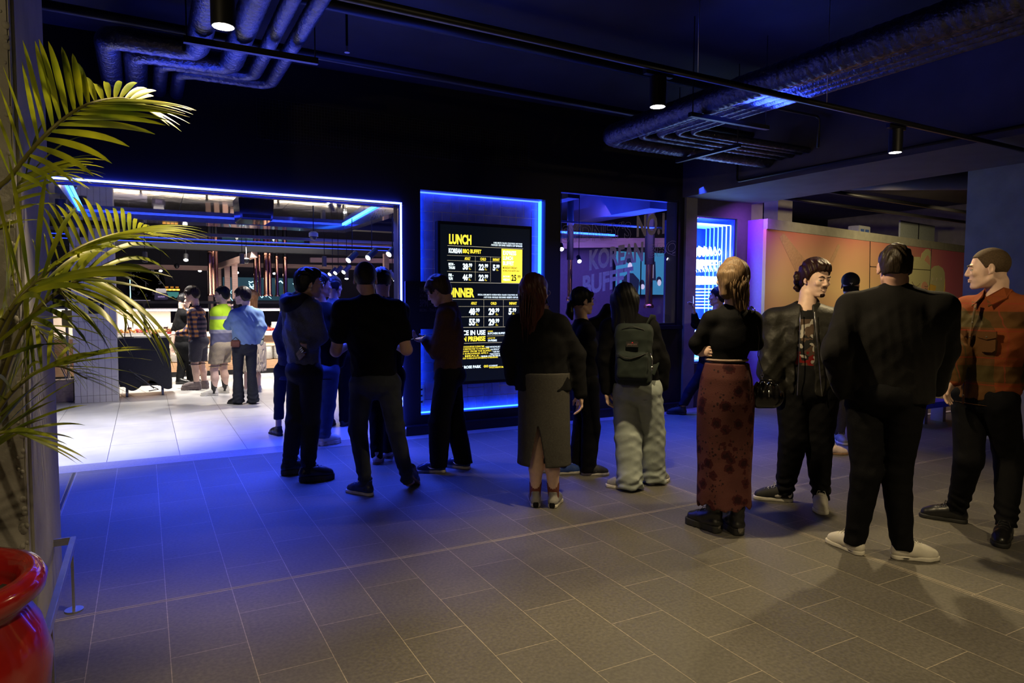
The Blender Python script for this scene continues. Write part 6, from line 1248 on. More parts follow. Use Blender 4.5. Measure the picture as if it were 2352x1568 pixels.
def build_bottom(c, d):
    k = d['kind']; b_ = c['b']; hp, rt, fw = c['hp'], c['rt'], c['fw']; t = d.get('t', 0.012); res = max(0.0065, c['fine']*1.15); waist = d.get('waist', hp[2]+0.10); hem = d.get('hem', 0.06)
    lo = c['lo'].copy(); hi = c['hi'].copy(); lo[2] = hem-0.04; hi[2] = waist+0.05
    allx = np.array([*c['kn'], *c['ank'], hp]); lo[:2] = allx[:, :2].min(0)-0.30; hi[:2] = allx[:, :2].max(0)+0.30
    F = Field(axis_pts(lo[0], hi[0], [], res, res), axis_pts(lo[1], hi[1], [], res, res), axis_pts(lo[2], hi[2], [], res*1.3, res*1.3))
    if k in ('pants', 'shorts'):
        F.cap(c['hipj'][0], c['hipj'][1], 0.090*b_+t, 0.090*b_+t, 0.03); F.cap(hp, hp+UPZ*0.15, 0.120*b_+t, 0.122*b_+t*0.5, 0.04, side=rt, su=1.05, sv=0.80); F.ell(hp-fw*0.055*b_-UPZ*0.0, (0.135*b_+t, 0.085*b_+t, 0.10), frame(fw), 0.03)
        rk, ra = d.get('rk', 0.068), d.get('ra', 0.055)
        for i in (0, 1):
            h, kn, an = c['hipj'][i], c['kn'][i], c['ank'][i]; F.cap(h-UPZ*0.02, kn, 0.088*b_+t, rk*b_+t*0.6, 0.012)
            if k == 'pants': e = an+(UPZ*(hem-an[2]) if hem < an[2] else UPZ*0); F.cap(kn, e, rk*b_+t*0.6, ra, 0.02, side=rt, su=1.0, sv=d.get('flat', 1.08))
            else: e = kn+(c['ank'][i]-kn)*0.05; F.cap(h, e, 0.09*b_+t, rk*b_+t*1.2, 0.02)
            if d.get('cuffroll'): F.cap(e+UPZ*0.03, e+UPZ*0.07, ra+0.012, ra+0.012, 0.01)
    else:
        rr = d['rings']        # (z, half width, half depth)
        zz = np.array([q[0] for q in rr][::-1]); wx = np.array([q[1] for q in rr][::-1]); wy = np.array([q[2] for q in rr][::-1]); am = (c['ank'][0]+c['ank'][1])/2
        def sk(X, Y, Z):
            u = np.clip((hp[2]-Z)/(hp[2]-0.1), 0, 1); cx = hp[0]+(am[0]-hp[0])*u; cy = hp[1]+(am[1]-hp[1])*u; A_ = np.interp(Z.ravel(), zz, wx).reshape(Z.shape); B_ = np.interp(Z.ravel(), zz, wy).reshape(Z.shape)
            a = (X-cx)*rt[0]+(Y-cy)*rt[1]; f_ = (X-cx)*fw[0]+(Y-cy)*fw[1]; an = np.arctan2(f_, a); q = np.sqrt((a/A_)**2+(f_/B_)**2); pl = d.get('pleat', 0.0)*np.sin(an*d.get('np', 9)+3*np.sin(Z*3))*np.clip((hp[2]-Z)*2, 0, 1)
            return (q-1)*np.minimum(A_, B_)+pl
        F.func(lo, hi, sk, 0.01, 'u')
        hemf = (lambda X, Y, Z: hem-Z+0*X+0*Y) if not d.get('ragged') else (lambda X, Y, Z: hem-Z+0.012*np.sin(X*70)+0.012*np.sin(Y*83+1)); F.func(lo, hi, hemf, 0.006, 'i')
        if d.get('slit'):
            sx, top_, w_ = d['slit']; F.func(lo, hi, lambda X, Y, Z: np.maximum(np.abs((X-hp[0])*rt[0]+(Y-hp[1])*rt[1]-sx)-w_*np.clip((top_-Z)/(top_-hem), 0, 1)**0.8, np.maximum(Z-top_, (X-hp[0])*fw[0]+(Y-hp[1])*fw[1]+0.03)), 0.006, 's')
        # hollow the skirt from below
        F.func(lo, hi, lambda X, Y, Z: np.maximum(sk(X, Y, Z)+0.012, Z-hem-0.35), 0.006, 's')
    F.func(lo, hi, lambda X, Y, Z: Z-waist+0*X+0*Y, 0.006, 'i'); 
    if k != 'skirt': F.func(lo, hi, lambda X, Y, Z: hem-Z+0*X+0*Y, 0.006, 'i')
    ff = fold_fn(d.get('seed', 5), d.get('fold', 0.005)*(0.22 if k == 'skirt' else 1)); kz = (c['kn'][0][2]+c['kn'][1][2])/2
    def disp(X, Y, Z):
        w_ = 0.5+0.6*np.exp(-((Z-kz)/0.12)**2)+1.0*np.exp(-((Z-hem-0.05)/0.10)**2)+0.6*np.exp(-((Z-hp[2]+0.08)/0.08)**2)
        return ff(X, Y, Z)*w_+(d.get('stack', 0.0)*np.sin(Z*110+3*np.sin(X*20)+2*np.sin(Y*25))*np.exp(-((Z-hem-0.06)/0.08)**2))
    F.displace(disp); m_ = cloth_mat(d); return link(d.get('part', 'trousers' if k == 'pants' else k), F.mesh('bottom'), m_, c['r0'])

def phone(loc, label, fwd, up, glow=0.0):
    X_ = frame(fwd, up); o = MB().box((-0.037, -0.004, -0.077), (0.037, 0.004, 0.077)).build('phone', mat('phone_black', (0.01, 0.01, 0.012), 0.2), bevel=0.003)
    o.matrix_world = Matrix((tuple(X_[0])+(0,), tuple(X_[1])+(0,), tuple(X_[2])+(0,), (0, 0, 0, 1))).transposed(); o.location = tuple(loc); tag(o, label, 'phone')
    q = MB().box((-0.034, -0.0048, -0.073), (0.034, -0.0042, 0.073)).build('screen', emis('phone_screen', (0.35, 0.42, 0.9), 0.5+glow), o); MB().ell((0.02, 0.0045, 0.06), (0.006, 0.002, 0.006), 6).build('lens', M_STEEL, o); return o
# ================================================================== the people
def coord_mat(name, fn, rough=0.8, yaw=0.0, bump=0.3):
    """fn(nt, X, Y, Z) -> colour socket, with X across the wearer, Z up"""
    if name in MATS: return MATS[name]
    m_, nt, b = nodes(name); L = nt.links; tc = N(nt, 'ShaderNodeTexCoord'); mp = N(nt, 'ShaderNodeMapping'); mp.inputs['Rotation'].default_value = (0, 0, yaw); L.new(tc.outputs['Object'], mp.inputs[0])
    sp = N(nt, 'ShaderNodeSeparateXYZ'); L.new(mp.outputs[0], sp.inputs[0]); L.new(fn(nt, sp.outputs[0], sp.outputs[1], sp.outputs[2], mp.outputs[0]), b.inputs['Base Color'])
    nz = N(nt, 'ShaderNodeTexNoise'); nz.inputs['Scale'].default_value = 220; L.new(mp.outputs[0], nz.inputs[0]); bp = N(nt, 'ShaderNodeBump'); bp.inputs['Strength'].default_value = bump; bp.inputs['Distance'].default_value = 0.004; L.new(nz.outputs[0], bp.inputs['Height']); L.new(bp.outputs[0], b.inputs['Normal'])
    b.inputs['Roughness'].default_value = rough; b.inputs['Specular IOR Level'].default_value = 0.2; MATS[name] = m_; return m_
def mth(nt, op, a, b_=None):
    n = N(nt, 'ShaderNodeMath', operation=op)
    for i, v in enumerate((a, b_)):
        if v is None: continue
        if isinstance(v, (int, float)): n.inputs[i].default_value = v
        else: nt.links.new(v, n.inputs[i])
    return n.outputs[0]
def mixc(nt, f, a, b_):
    n = N(nt, 'ShaderNodeMix', data_type='RGBA'); nt.links.new(f, n.inputs[0])
    for i, v in ((6, a), (7, b_)):
        if isinstance(v, tuple): n.inputs[i].default_value = rgb(v)
        else: nt.links.new(v, n.inputs[i])
    return n.outputs[2]
def band(nt, x, period, lo, hi, ph=0.0): f_ = mth(nt, 'FRACT', mth(nt, 'ADD', mth(nt, 'MULTIPLY', x, 1/period), 10+ph)); return mth(nt, 'MULTIPLY', mth(nt, 'GREATER_THAN', f_, lo), mth(nt, 'LESS_THAN', f_, hi))
def softn(nt, v, sc, lo, hi, det=2): nz = N(nt, 'ShaderNodeTexNoise'); nz.inputs['Scale'].default_value = sc; nz.inputs['Detail'].default_value = det; nt.links.new(v, nz.inputs[0]); mr = N(nt, 'ShaderNodeMapRange'); mr.inputs[1].default_value = lo; mr.inputs[2].default_value = hi; nt.links.new(nz.outputs[0], mr.inputs[0]); return mr.outputs[0]
def flannel(nt, X, Y, Z, V):
    c = mixc(nt, band(nt, X, 0.30, 0.45, 0.85, 0.1), (0.20, 0.048, 0.012), (0.105, 0.046, 0.014)); c = mixc(nt, mth(nt, 'MULTIPLY', band(nt, Z, 0.34, 0.20, 0.50, 0.30), 0.65), c, (0.034, 0.040, 0.012)); c = mixc(nt, mth(nt, 'MULTIPLY', band(nt, X, 0.42, 0.0, 0.18, 0.62), 0.55), c, (0.040, 0.042, 0.014))
    c = mixc(nt, mth(nt, 'MULTIPLY', band(nt, Z, 0.17, 0.0, 0.045, 0.33), 0.7), c, (0.24, 0.032, 0.014)); return mixc(nt, mth(nt, 'MULTIPLY', band(nt, X, 0.21, 0.0, 0.03, 0.2), 0.6), c, (0.22, 0.036, 0.02))
def check(nt, X, Y, Z, V):
    c = mixc(nt, band(nt, Z, 0.075, 0.0, 0.5), (0.55, 0.24, 0.08), (0.10, 0.07, 0.10)); c2 = mixc(nt, band(nt, Z, 0.075, 0.0, 0.5), (0.10, 0.07, 0.10), (0.018, 0.018, 0.04)); return mixc(nt, band(nt, X, 0.075, 0.0, 0.5), c, c2)
def floral(nt, X, Y, Z, V):
    vo = N(nt, 'ShaderNodeTexVoronoi'); vo.inputs['Scale'].default_value = 11; nt.links.new(V, vo.inputs[0]); nz = N(nt, 'ShaderNodeTexNoise'); nz.inputs['Scale'].default_value = 55; nt.links.new(V, nz.inputs[0])
    d = mth(nt, 'ADD', vo.outputs[0], mth(nt, 'MULTIPLY', nz.outputs[0], 0.42)); f1 = mth(nt, 'LESS_THAN', d, 0.58); f2 = mth(nt, 'LESS_THAN', d, 0.44)
    v2 = N(nt, 'ShaderNodeTexVoronoi'); v2.inputs['Scale'].default_value = 40; nt.links.new(V, v2.inputs[0]); lf = mth(nt, 'MULTIPLY', mth(nt, 'LESS_THAN', v2.outputs[0], 0.30), softn(nt, V, 11, 0.50, 0.56))
    c = mixc(nt, softn(nt, V, 4, 0.3, 0.7), (0.085, 0.028, 0.026), (0.120, 0.042, 0.037)); c = mixc(nt, lf, c, (0.030, 0.012, 0.014)); c = mixc(nt, f1, c, (0.050, 0.009, 0.012)); return mixc(nt, f2, c, (0.024, 0.005, 0.008))
def hivis(nt, X, Y, Z, V):
    c = mixc(nt, mth(nt, 'GREATER_THAN', Z, 0.985), (0.12, 0.12, 0.20), (0.62, 0.95, 0.04)); g_ = (0.36, 0.35, 0.42)
    for a, b_ in ((0.955, 1.01), (1.165, 1.215)): c = mixc(nt, mth(nt, 'MULTIPLY', mth(nt, 'GREATER_THAN', Z, a), mth(nt, 'LESS_THAN', Z, b_)), c, g_)
    c = mixc(nt, mth(nt, 'GREATER_THAN', mth(nt, 'ADD', Z, mth(nt, 'MULTIPLY', mth(nt, 'ABSOLUTE', X), 0.25)), 1.47), c, (0.12, 0.12, 0.20)); return c
def camo(nt, X, Y, Z, V): return mixc(nt, mth(nt, 'GREATER_THAN', softn(nt, V, 14, 0.35, 0.65), 0.5), (0.05, 0.055, 0.03), (0.018, 0.018, 0.012))
def knit(nt, X, Y, Z, V): return mixc(nt, mth(nt, 'GREATER_THAN', softn(nt, V, 22, 0.35, 0.65), 0.62), (0.42, 0.45, 0.36), (0.03, 0.035, 0.03))
def denimf(a, b_): return lambda nt, X, Y, Z, V: mixc(nt, softn(nt, V, 7, 0.32, 0.68, 4), a, b_)
def tee_print(nt, X, Y, Z, V):
    f_ = mth(nt, 'MULTIPLY', mth(nt, 'LESS_THAN', mth(nt, 'ABSOLUTE', X), 0.11), mth(nt, 'MULTIPLY', mth(nt, 'GREATER_THAN', Z, 1.03), mth(nt, 'LESS_THAN', Z, 1.36)))
    c = mixc(nt, mth(nt, 'GREATER_THAN', softn(nt, V, 13, 0.4, 0.6), 0.55), (0.10, 0.065, 0.045), (0.02, 0.02, 0.02)); c = mixc(nt, mth(nt, 'GREATER_THAN', softn(nt, V, 17, 0.5, 0.62, 1), 0.75), c, (0.45, 0.42, 0.38)); c = mixc(nt, mth(nt, 'MULTIPLY', mth(nt, 'LESS_THAN', Z, 1.13), mth(nt, 'GREATER_THAN', softn(nt, V, 24, 0.45, 0.6, 1), 0.5)), c, (0.22, 0.014, 0.014))
    return mixc(nt, f_, (0.009, 0.009, 0.010), c)

SK_P = ('pale', (0.74, 0.50, 0.40)); SK_T = ('tan', (0.56, 0.35, 0.25)); SK_R = ('rosy', (0.64, 0.38, 0.29))
WH = mat('shoe_white', (0.72, 0.69, 0.62), 0.5, var=0.05); BK = mat('shoe_black', (0.010, 0.010, 0.011), 0.35); BKM = mat('shoe_black_matt', (0.018, 0.018, 0.018), 0.7); RUB = mat('rubber_white', (0.55, 0.52, 0.45), 0.6); GUM = mat('rubber_tan', (0.28, 0.16, 0.09), 0.6)
GREYS = mat('shoe_grey', (0.30, 0.29, 0.28), 0.6); PINKS = mat('shoe_pink', (0.62, 0.48, 0.45), 0.6); BLUS = mat('shoe_blue', (0.04, 0.09, 0.32), 0.6); LACE = mat('lace_white', (0.65, 0.63, 0.58), 0.8); LACEB = mat('lace_black', (0.012, 0.012, 0.012), 0.7); NAVYL = mat('navy_leather', (0.03, 0.04, 0.08), 0.25); CHROME = mat('spring_metal', (0.5, 0.48, 0.45), 0.2, metal=1.0); TAUPE = mat('shoe_taupe', (0.20, 0.16, 0.16), 0.7)
BLACK1 = dict(name='black_cotton', col=(0.0045, 0.0045, 0.0055), fold=0.006); 
H = lambda **k: k
PK = None      # no visible hand
hang = dict(curl=0.5, nrm=(1, 0.2, 0))

# --- man in the grey hooded jacket, far left of the queue
def ex(c):
    r0 = c['r0']; ch, fw, rt = c['ch'], c['fw'], c['rt']; lo = ch-0.25; hi = ch+0.25
    F = Field(*[axis_pts(lo[k], hi[k], [], 0.008, 0.008) for k in range(3)]); 
    for k in range(9): a = math.pi*(0.0+k/8); F.ell(ch+rt*0.095*math.cos(a)-fw*(0.045+0.090*math.sin(a))+UPZ*(0.0-0.060*math.sin(a)), (0.046, 0.046, 0.040+0.035*math.sin(a)), None, 0.03)
    F.cap(ch+UPZ*0.0, ch+UPZ*0.2, 0.062, 0.075, 0.01, op='s'); F.displace(fold_fn(3, 0.012)); link('hood', F.mesh('hood'), mat('black_hood', (0.010, 0.010, 0.014), 0.8), r0)
    q = MB(); g = c['g']; q.tube([g(0.085, -0.012, -0.035), g(0.088, -0.008, -0.05)], 0.004, 6); q.ell(tuple(g(0.088, -0.002, -0.018)), (0.006, 0.007, 0.007), 6); q.build('earphone', M_WHITE, r0, smooth='all')
c1 = person('man in grey hooded jacket holding a brown wallet behind his back, leftmost in the queue', 700, [(664, 1090), (706, 1106)], (700, 852), (692, 682), (711, 652), [((668, 770, 0.18), (672, 830, 0.28), PK), ((735, 772, -0.10), (716, 797, -0.15), dict(dir=(-0.9, -0.35, 0.1), nrm=(0, -0.6, -0.8), curl=0.55, thumb=-1, s=0.98))],
    dict(part='hooded_jacket', name='grey_blue_fleece', col=(0.115, 0.125, 0.15), t=0.028, hem_row=855, sleeve=0.93, collar=0.03, fold=0.009, seed=4, st=0.024), dict(kind='pants', name='charcoal_trousers', col=(0.016, 0.017, 0.022), t=0.010, hem_row=1080, rk=0.070, ra=0.056, stack=0.004, seed=9), dict(style='chunky', up=BK, sole=BKM, lace=LACEB, scale=1.08),
    H(kind='short', name='black_a', col=(0.008, 0.008, 0.009), t=0.014, amp=0.005, quiff=True), SK_T, 58, hyaw=78, sw=0.175, knees=[(678, 965), (714, 970)], toes=[72, 78], glasses='wire', extra=ex)
wl = MB().box((-0.052, -0.010, -0.035), (0.052, 0.010, 0.035)).build('wallet', mat('brown_leather', (0.16, 0.06, 0.03), 0.5), bevel=0.004); P_ = c1['wr'][1]+c1['org']-c1['rt']*0.055-c1['fw']*0.06-UPZ*0.055
wl.location = tuple(P_); wl.rotation_euler = (R(10), R(-32), -math.atan2(c1['fw'][0], c1['fw'][1])+R(0)); tag(wl, 'brown leather wallet with keys held behind the back of the man in grey', 'wallet')
q = MB()
for i in range(3): q.box((0.03, -0.016, 0.03-0.016*i), (0.062, -0.012, 0.036-0.016*i))
q.lathe([(0.012, -0.001), (0.014, 0), (0.012, 0.001)], (0.06, -0.014, -0.02), 12); q.build('keys', M_STEEL, wl); MB().box((-0.053, -0.0112, 0.008), (0.053, -0.0105, 0.010)).build('stitch_line', M_DARKMETAL, wl)

# --- man in black t-shirt seen from behind
c2 = person('man in black t-shirt and dark jeans seen from behind, beside the neon post', 850, [(842, 1136), (938, 1122)], (862, 880), (848, 683), (839, 642), [((772, 806, 0.02), (800, 792, 0.24), dict(nrm=(0, 0, 1))), ((934, 803, 0.02), (905, 790, 0.24), dict(nrm=(0, 0, 1)))],
    dict(part='t_shirt', t=0.024, hem_row=884, sleeve=-0.60, st=0.024, flare=0.0, seed=2, **BLACK1), dict(kind='pants', part='jeans', m=coord_mat('dark_denim', denimf((0.030, 0.036, 0.050), (0.050, 0.058, 0.075))), t=0.004, hem_row=1118, rk=0.066, ra=0.050, stack=0.006, fold=0.006, seed=12, flat=1.0), [dict(style='low', up=NAVYL, sole=RUB, lace=LACE), dict(style='low', up=NAVYL, sole=GUM, lace=LACE, pitch=[0, 0.62])],
    H(kind='buzz', name='brown_black', col=(0.020, 0.014, 0.011), t=0.009, nape=-0.075, amp=0.002), SK_R, 4, hyaw=2, sw=0.205, build=1.08, knees=[(822, 985), (908, 980)], toes=[-48, 22], hs=1.03, fine=0.006)

# --- man in brown jacket looking at his phone
c3 = person('man in brown jacket looking down at his phone in front of the menu board', 1020, [(1008, 1084), (1066, 1075)], (1030, 862), (1030, 700), (1006, 668), [((1004, 806, -0.12), (978, 783, -0.10), dict(dir=(0.25, 0.9, 0.15), nrm=(0.2, 0, -1), curl=0.7, thumb=-1)), ((1010, 806, 0.18), (982, 784, 0.02), dict(dir=(-0.2, 0.9, 0.1), nrm=(0, 0, -1), curl=0.7, thumb=1))],
    dict(part='jacket', name='brown_wool', col=(0.070, 0.036, 0.028), t=0.034, hem_row=870, sleeve=0.95, collar=0.025, fold=0.007, seed=6, st=0.030, boxy=0.06), dict(kind='pants', name='black_twill', col=(0.004, 0.004, 0.005), t=0.018, hem_row=1068, rk=0.080, ra=0.072, fold=0.004), dict(style='low', up=NAVYL, sole=RUB, lace=LACE, accent=(WH, 'swoosh')),
    H(kind='mid', name='brown_a', col=(0.045, 0.026, 0.018), t=0.016, amp=0.005, nape=-0.07, fringe=True), SK_R, -82, hyaw=-72, hpitch=-28, sw=0.18, toes=[-84, -60], fine=0.006)
phone(c3['wr'][0]+c3['org']+c3['fw']*0.085+c3['rt']*0.03+UPZ*0.028, 'dark phone held by the man in the brown jacket', U(c3['fw']*0.25+UPZ*1.0-c3['rt']*0.0), c3['fw'], 0.6)

# --- woman with long auburn hair, black jacket and grey slit skirt
def socks(m_, z0=0.06, z1=0.20, r_=0.040):
    def f_(c):
        for i in (0, 1):
            a = c['ank'][i]; k = c['kn'][i]; d = (k-a)/np.linalg.norm(k-a); q = MB().tube([a-UPZ*0.05, a+d*0.0, a+d*(z1-0.10)], [r_, r_*0.98, r_*1.12], 18, caps=True).build('sock', m_, c['r0'], smooth='all')
    return f_
def ex(c):
    socks(mat('rust_sock', (0.16, 0.045, 0.03), 0.9), z1=0.19, r_=0.041)(c)
c4 = person('woman with long auburn hair, black jacket and grey slit skirt, seen from behind', 1245, [(1229, 1160), (1271, 1162)], (1249, 885), (1236, 716), (1229, 672), [((1172, 806, 0.04), (1176, 872, 0.05), PK), ((1322, 815, 0.03), (1333, 906, 0.02), dict(dir=(0.1, 0.1, -1), nrm=(1, 0.1, 0), curl=0.5, thumb=-1))],
    dict(part='jacket', t=0.040, hem_row=896, sleeve=0.97, collar=0.015, st=0.034, boxy=0.10, flare=0.02, seed=8, su=1.2, **BLACK1), dict(kind='skirt', name='charcoal_rib', col=(0.058, 0.055, 0.050), hem_row=1064, rings=[(1.1, 0.17, 0.13), (0.95, 0.188, 0.145), (0.7, 0.186, 0.145), (0.45, 0.190, 0.150), (0.3, 0.196, 0.150)], slit=(-0.035, 0.60, 0.055), fold=0.003, seed=2), dict(style='low', up=GREYS, sole=RUB, lace=LACE, accent=(BK, 'heel')),
    H(kind='long', name='auburn', locks=26, col=(0.055, 0.017, 0.012), t=0.018, len=0.31, back=0.085, side=0.02, endr=0.040, amp=0.0035, rough=0.35, flat=0.6), SK_P, 2, hyaw=40, sw=0.175, build=0.92, toes=[-6, 10], glasses='wire', extra=ex, knees=[(1233, 1035), (1268, 1035)])

# --- woman with a dark ponytail, pointing
c5 = person('woman with dark ponytail and glasses in black, arm raised, behind the auburn woman', 1345, [(1350, 1090), (1322, 1082)][::-1], (1345, 880), (1338, 736), (1338, 692), [((1384, 738, 0.15), (1396, 706, 0.10), dict(dir=(0.1, 0.9, 0.25), nrm=(0, 0, 1), curl=0.7, thumb=1)), ((1322, 825, -0.08), (1330, 905, -0.06), dict(dir=(0, 0.1, -1), nrm=(0, 0, 0), curl=0.4) and dict(dir=(0, 0.15, -1), nrm=(1, 0, 0), curl=0.45))],
    dict(part='sweatshirt', t=0.026, hem_row=905, sleeve=0.93, seed=15, **BLACK1), dict(kind='pants', name='black_twill', col=(0.004, 0.004, 0.005), t=0.016, hem_row=1080, rk=0.075, ra=0.062), dict(style='low', up=BKM, sole=RUB, lace=LACEB, accent=(WH, 'swoosh'), scale=0.9),
    H(kind='pony', name='black_b', col=(0.007, 0.007, 0.009), t=0.010, len=0.09, fringe=True, amp=0.003), SK_T, 72, hyaw=62, sw=0.165, build=0.88, glasses='wire', hs=0.95, toes=[85, 80])
c5b = person('person in dark clothes and blue striped sneakers, mostly hidden behind the auburn woman', 1262, [(1246, 1082), (1290, 1088)][::-1], (1252, 890), (1242, 752), (1238, 710), [((1228, 830, 0.1), (1232, 890, 0.1), PK), ((1256, 830, -0.03), (1260, 895, -0.02), PK)],
    dict(part='sweater', t=0.018, hem_row=900, sleeve=0.9, seed=16, **BLACK1), dict(kind='pants', name='black_twill', col=(0.004, 0.004, 0.005), t=0.008, hem_row=1068, rk=0.068, ra=0.055), dict(style='low', up=BLUS, sole=RUB, lace=LACE, accent=(WH, 'stripes'), scale=0.92),
    H(kind='short', name='black_b', col=(0.007, 0.007, 0.009), t=0.012), SK_T, 78, sw=0.15, build=0.85, hs=0.92, fine=0.008)

# --- person with the green backpack and pale wide jeans
c6 = person('person with long black hair and pale wide jeans wearing a dark green backpack', 1455, [(1446, 1124), (1500, 1110)], (1463, 893), (1446, 726), (1437, 690), [((1388, 826, 0.02), (1393, 898, 0.02), dict(dir=(0.1, 0.1, -1), nrm=(-1, 0.1, 0), curl=0.5, thumb=1)), ((1520, 832, 0.02), (1524, 888, 0.06), PK)],
    dict(part='jacket', t=0.030, hem_row=900, sleeve=0.97, st=0.026, boxy=0.10, su=1.25, seed=21, **BLACK1), dict(kind='pants', part='jeans', m=coord_mat('pale_denim', denimf((0.28, 0.32, 0.31), (0.40, 0.45, 0.43))), t=0.024, hem_row=1112, waist_row=868, rk=0.100, ra=0.098, stack=0.004, fold=0.010, seed=31, cuffroll=True, flat=1.0), dict(style='low', up=GREYS, sole=WH, lace=LACE, accent=(RUB, 'panel'), scale=0.98),
    H(kind='long', name='black_b', col=(0.007, 0.007, 0.009), t=0.020, len=0.20, back=0.06, endr=0.085, amp=0.003, flat=0.8), SK_P, 8, hyaw=14, sw=0.18, build=0.98, toes=[-68, 40], fine=0.0065)
bpo = c6['org']+c6['ch']; bpc = at(1472, 812, 1)  # centre line of the bag
def backpack(c):
    rt, fw = c['rt'], c['fw']; o = c['org']+c['ch']*0.42+c['hp']*0.58-fw*0.225+rt*0.03; o = np.array([o[0], o[1], c['ch'][2]*0.52+c['hp'][2]*0.48]); FR = frame(fw)
    r0 = empty('backpack', tuple(o), 'dark green school backpack worn by the person in pale jeans', 'backpack')
    lo = np.full(3, -0.34); hi = np.full(3, 0.34); F = Field(*[axis_pts(-0.34, 0.34, [], 0.007, 0.007) for k in range(3)])
    F.box((0, 0, -0.01), (0.140, 0.075, 0.235), FR, 0.05, 0.03); F.cap(-rt*0.05+UPZ*0.13, rt*0.05+UPZ*0.13, 0.085, 0.085, 0.04, side=fw, su=0.8, sv=1.0); F.box(-fw*0.075-UPZ*0.09, (0.120, 0.040, 0.105), FR, 0.035, 0.015); F.displace(fold_fn(44, 0.006)); GB = mat('green_canvas', (0.006, 0.013, 0.010), 0.85)
    link('bag_body', F.mesh('bag'), GB, r0); L3 = lambda x, y, z: rt*x+fw*y+UPZ*z
    q = MB(); q.tube([L3(-0.115, -0.115, 0.0), L3(-0.05, -0.122, -0.025), L3(0.0, -0.124, -0.03), L3(0.06, -0.12, -0.01), L3(0.118, -0.105, 0.015)], 0.004, 6); q.tube([L3(-0.125, -0.05, 0.10), L3(-0.08, -0.075, 0.185), L3(0, -0.082, 0.21), L3(0.08, -0.075, 0.185), L3(0.125, -0.05, 0.10)], 0.0035, 6); q.build('zip', mat('black_zip', (0.008, 0.008, 0.008), 0.5), r0, smooth='all')
    FRm = Matrix([list(FR[0])+[0], list(FR[1])+[0], list(FR[2])+[0], [0, 0, 0, 1]]).transposed(); tg = MB().box((-0.045, -0.096, 0.055), (0.045, -0.088, 0.095), M=FRm).build('patch', mat('patch_black', (0.01, 0.01, 0.01), 0.6), r0)
    q = MB(); text_mb(q, 'JANSPORT', 0, 0.072, 0.016, 0, 0, bold=0.03, xdir=rt, nrm=-fw, depth=0.0, org=L3(-0.036, -0.0975, 0.065)); q.build('lettering', mat('patch_thread', (0.16, 0.10, 0.10), 0.7), tg); q = MB().ell(tuple(L3(0.002, -0.0965, 0.086)), (0.006, 0.006, 0.006), 6).build('red_dot', mat('patch_red', (0.4, 0.02, 0.03), 0.6), tg)
    for sx in (-1, 1): MB().tube([L3(sx*0.075, 0.06, 0.19), L3(sx*0.105, 0.13, 0.275), L3(sx*0.12, 0.24, 0.27), L3(sx*0.13, 0.32, 0.12), L3(sx*0.15, 0.22, -0.08), L3(sx*0.13, 0.08, -0.16)], 0.024, 10, flat=0.28).build('shoulder_strap', GB, r0, smooth='all')
    MB().tube([L3(0.13, -0.06, 0.01), L3(0.15, -0.07, -0.04), L3(0.145, -0.07, -0.09)], 0.004, 6).ell(tuple(L3(0.145, -0.07, -0.10)), (0.012, 0.008, 0.016), 6).build('key_charm', M_STEEL, r0, smooth='all')
backpack(c6)

# --- blonde woman in the floral skirt
def ex(c):
    q = MB(); hp, rt, fw = c['hp'], c['rt'], c['fw']; z = c['waistz'] if 'waistz' in c else hp[2]+0.10
    q.tube([hp*np.array([1, 1, 0])+UPZ*(z+0.002)+rt*0.128*math.cos(a)+fw*0.103*math.sin(a) for a in [k*math.pi/16 for k in range(33)]], 0.008, 6, caps=False); q.build('waistband', mat('pale_band', (0.35, 0.25, 0.2), 0.8), c['r0'], smooth='all')
c7 = person('blonde woman in black top and long floral red skirt with her arms folded', 1670, [(1637, 1219), (1690, 1224)], (1668, 862), (1682, 704), (1679, 640), [((1600, 790, 0.03), (1650, 790, 0.24), PK), ((1736, 788, 0.05), (1601, 806, 0.05), dict(dir=(0.62, -0.75, 0.05), nrm=(-0.75, -0.6, 0.1), curl=0.40, thumb=-1, s=0.92))],
    dict(part='top', t=0.013, hem_row=832, sleeve=0.97, st=0.010, fold=0.004, seed=18, su=0.98, **{k: v for k, v in BLACK1.items() if k != 'fold'}), dict(kind='skirt', m=coord_mat('floral_mesh', floral, 0.7), hem_row=1160, waist_row=832, rings=[(1.15, 0.125, 0.10), (1.0, 0.160, 0.135), (0.85, 0.178, 0.148), (0.6, 0.176, 0.14), (0.4, 0.168, 0.132), (0.15, 0.172, 0.135)], pleat=0.005, np=5, ragged=True, fold=0.005, seed=3), dict(style='boot', up=BK, sole=BKM, lace=LACEB, scale=1.04, accent=(CHROME, 'heel')),
    H(kind='long', name='copper_blonde', col=(0.15, 0.095, 0.052), locks=54, t=0.009, len=0.17, back=0.055, side=0.035, endr=0.045, amp=0.006, wave=0.004, rough=0.5), SK_P, -14, hyaw=-38, sw=0.168, build=0.86, toes=[-52, -28], extra=ex, hs=0.99)
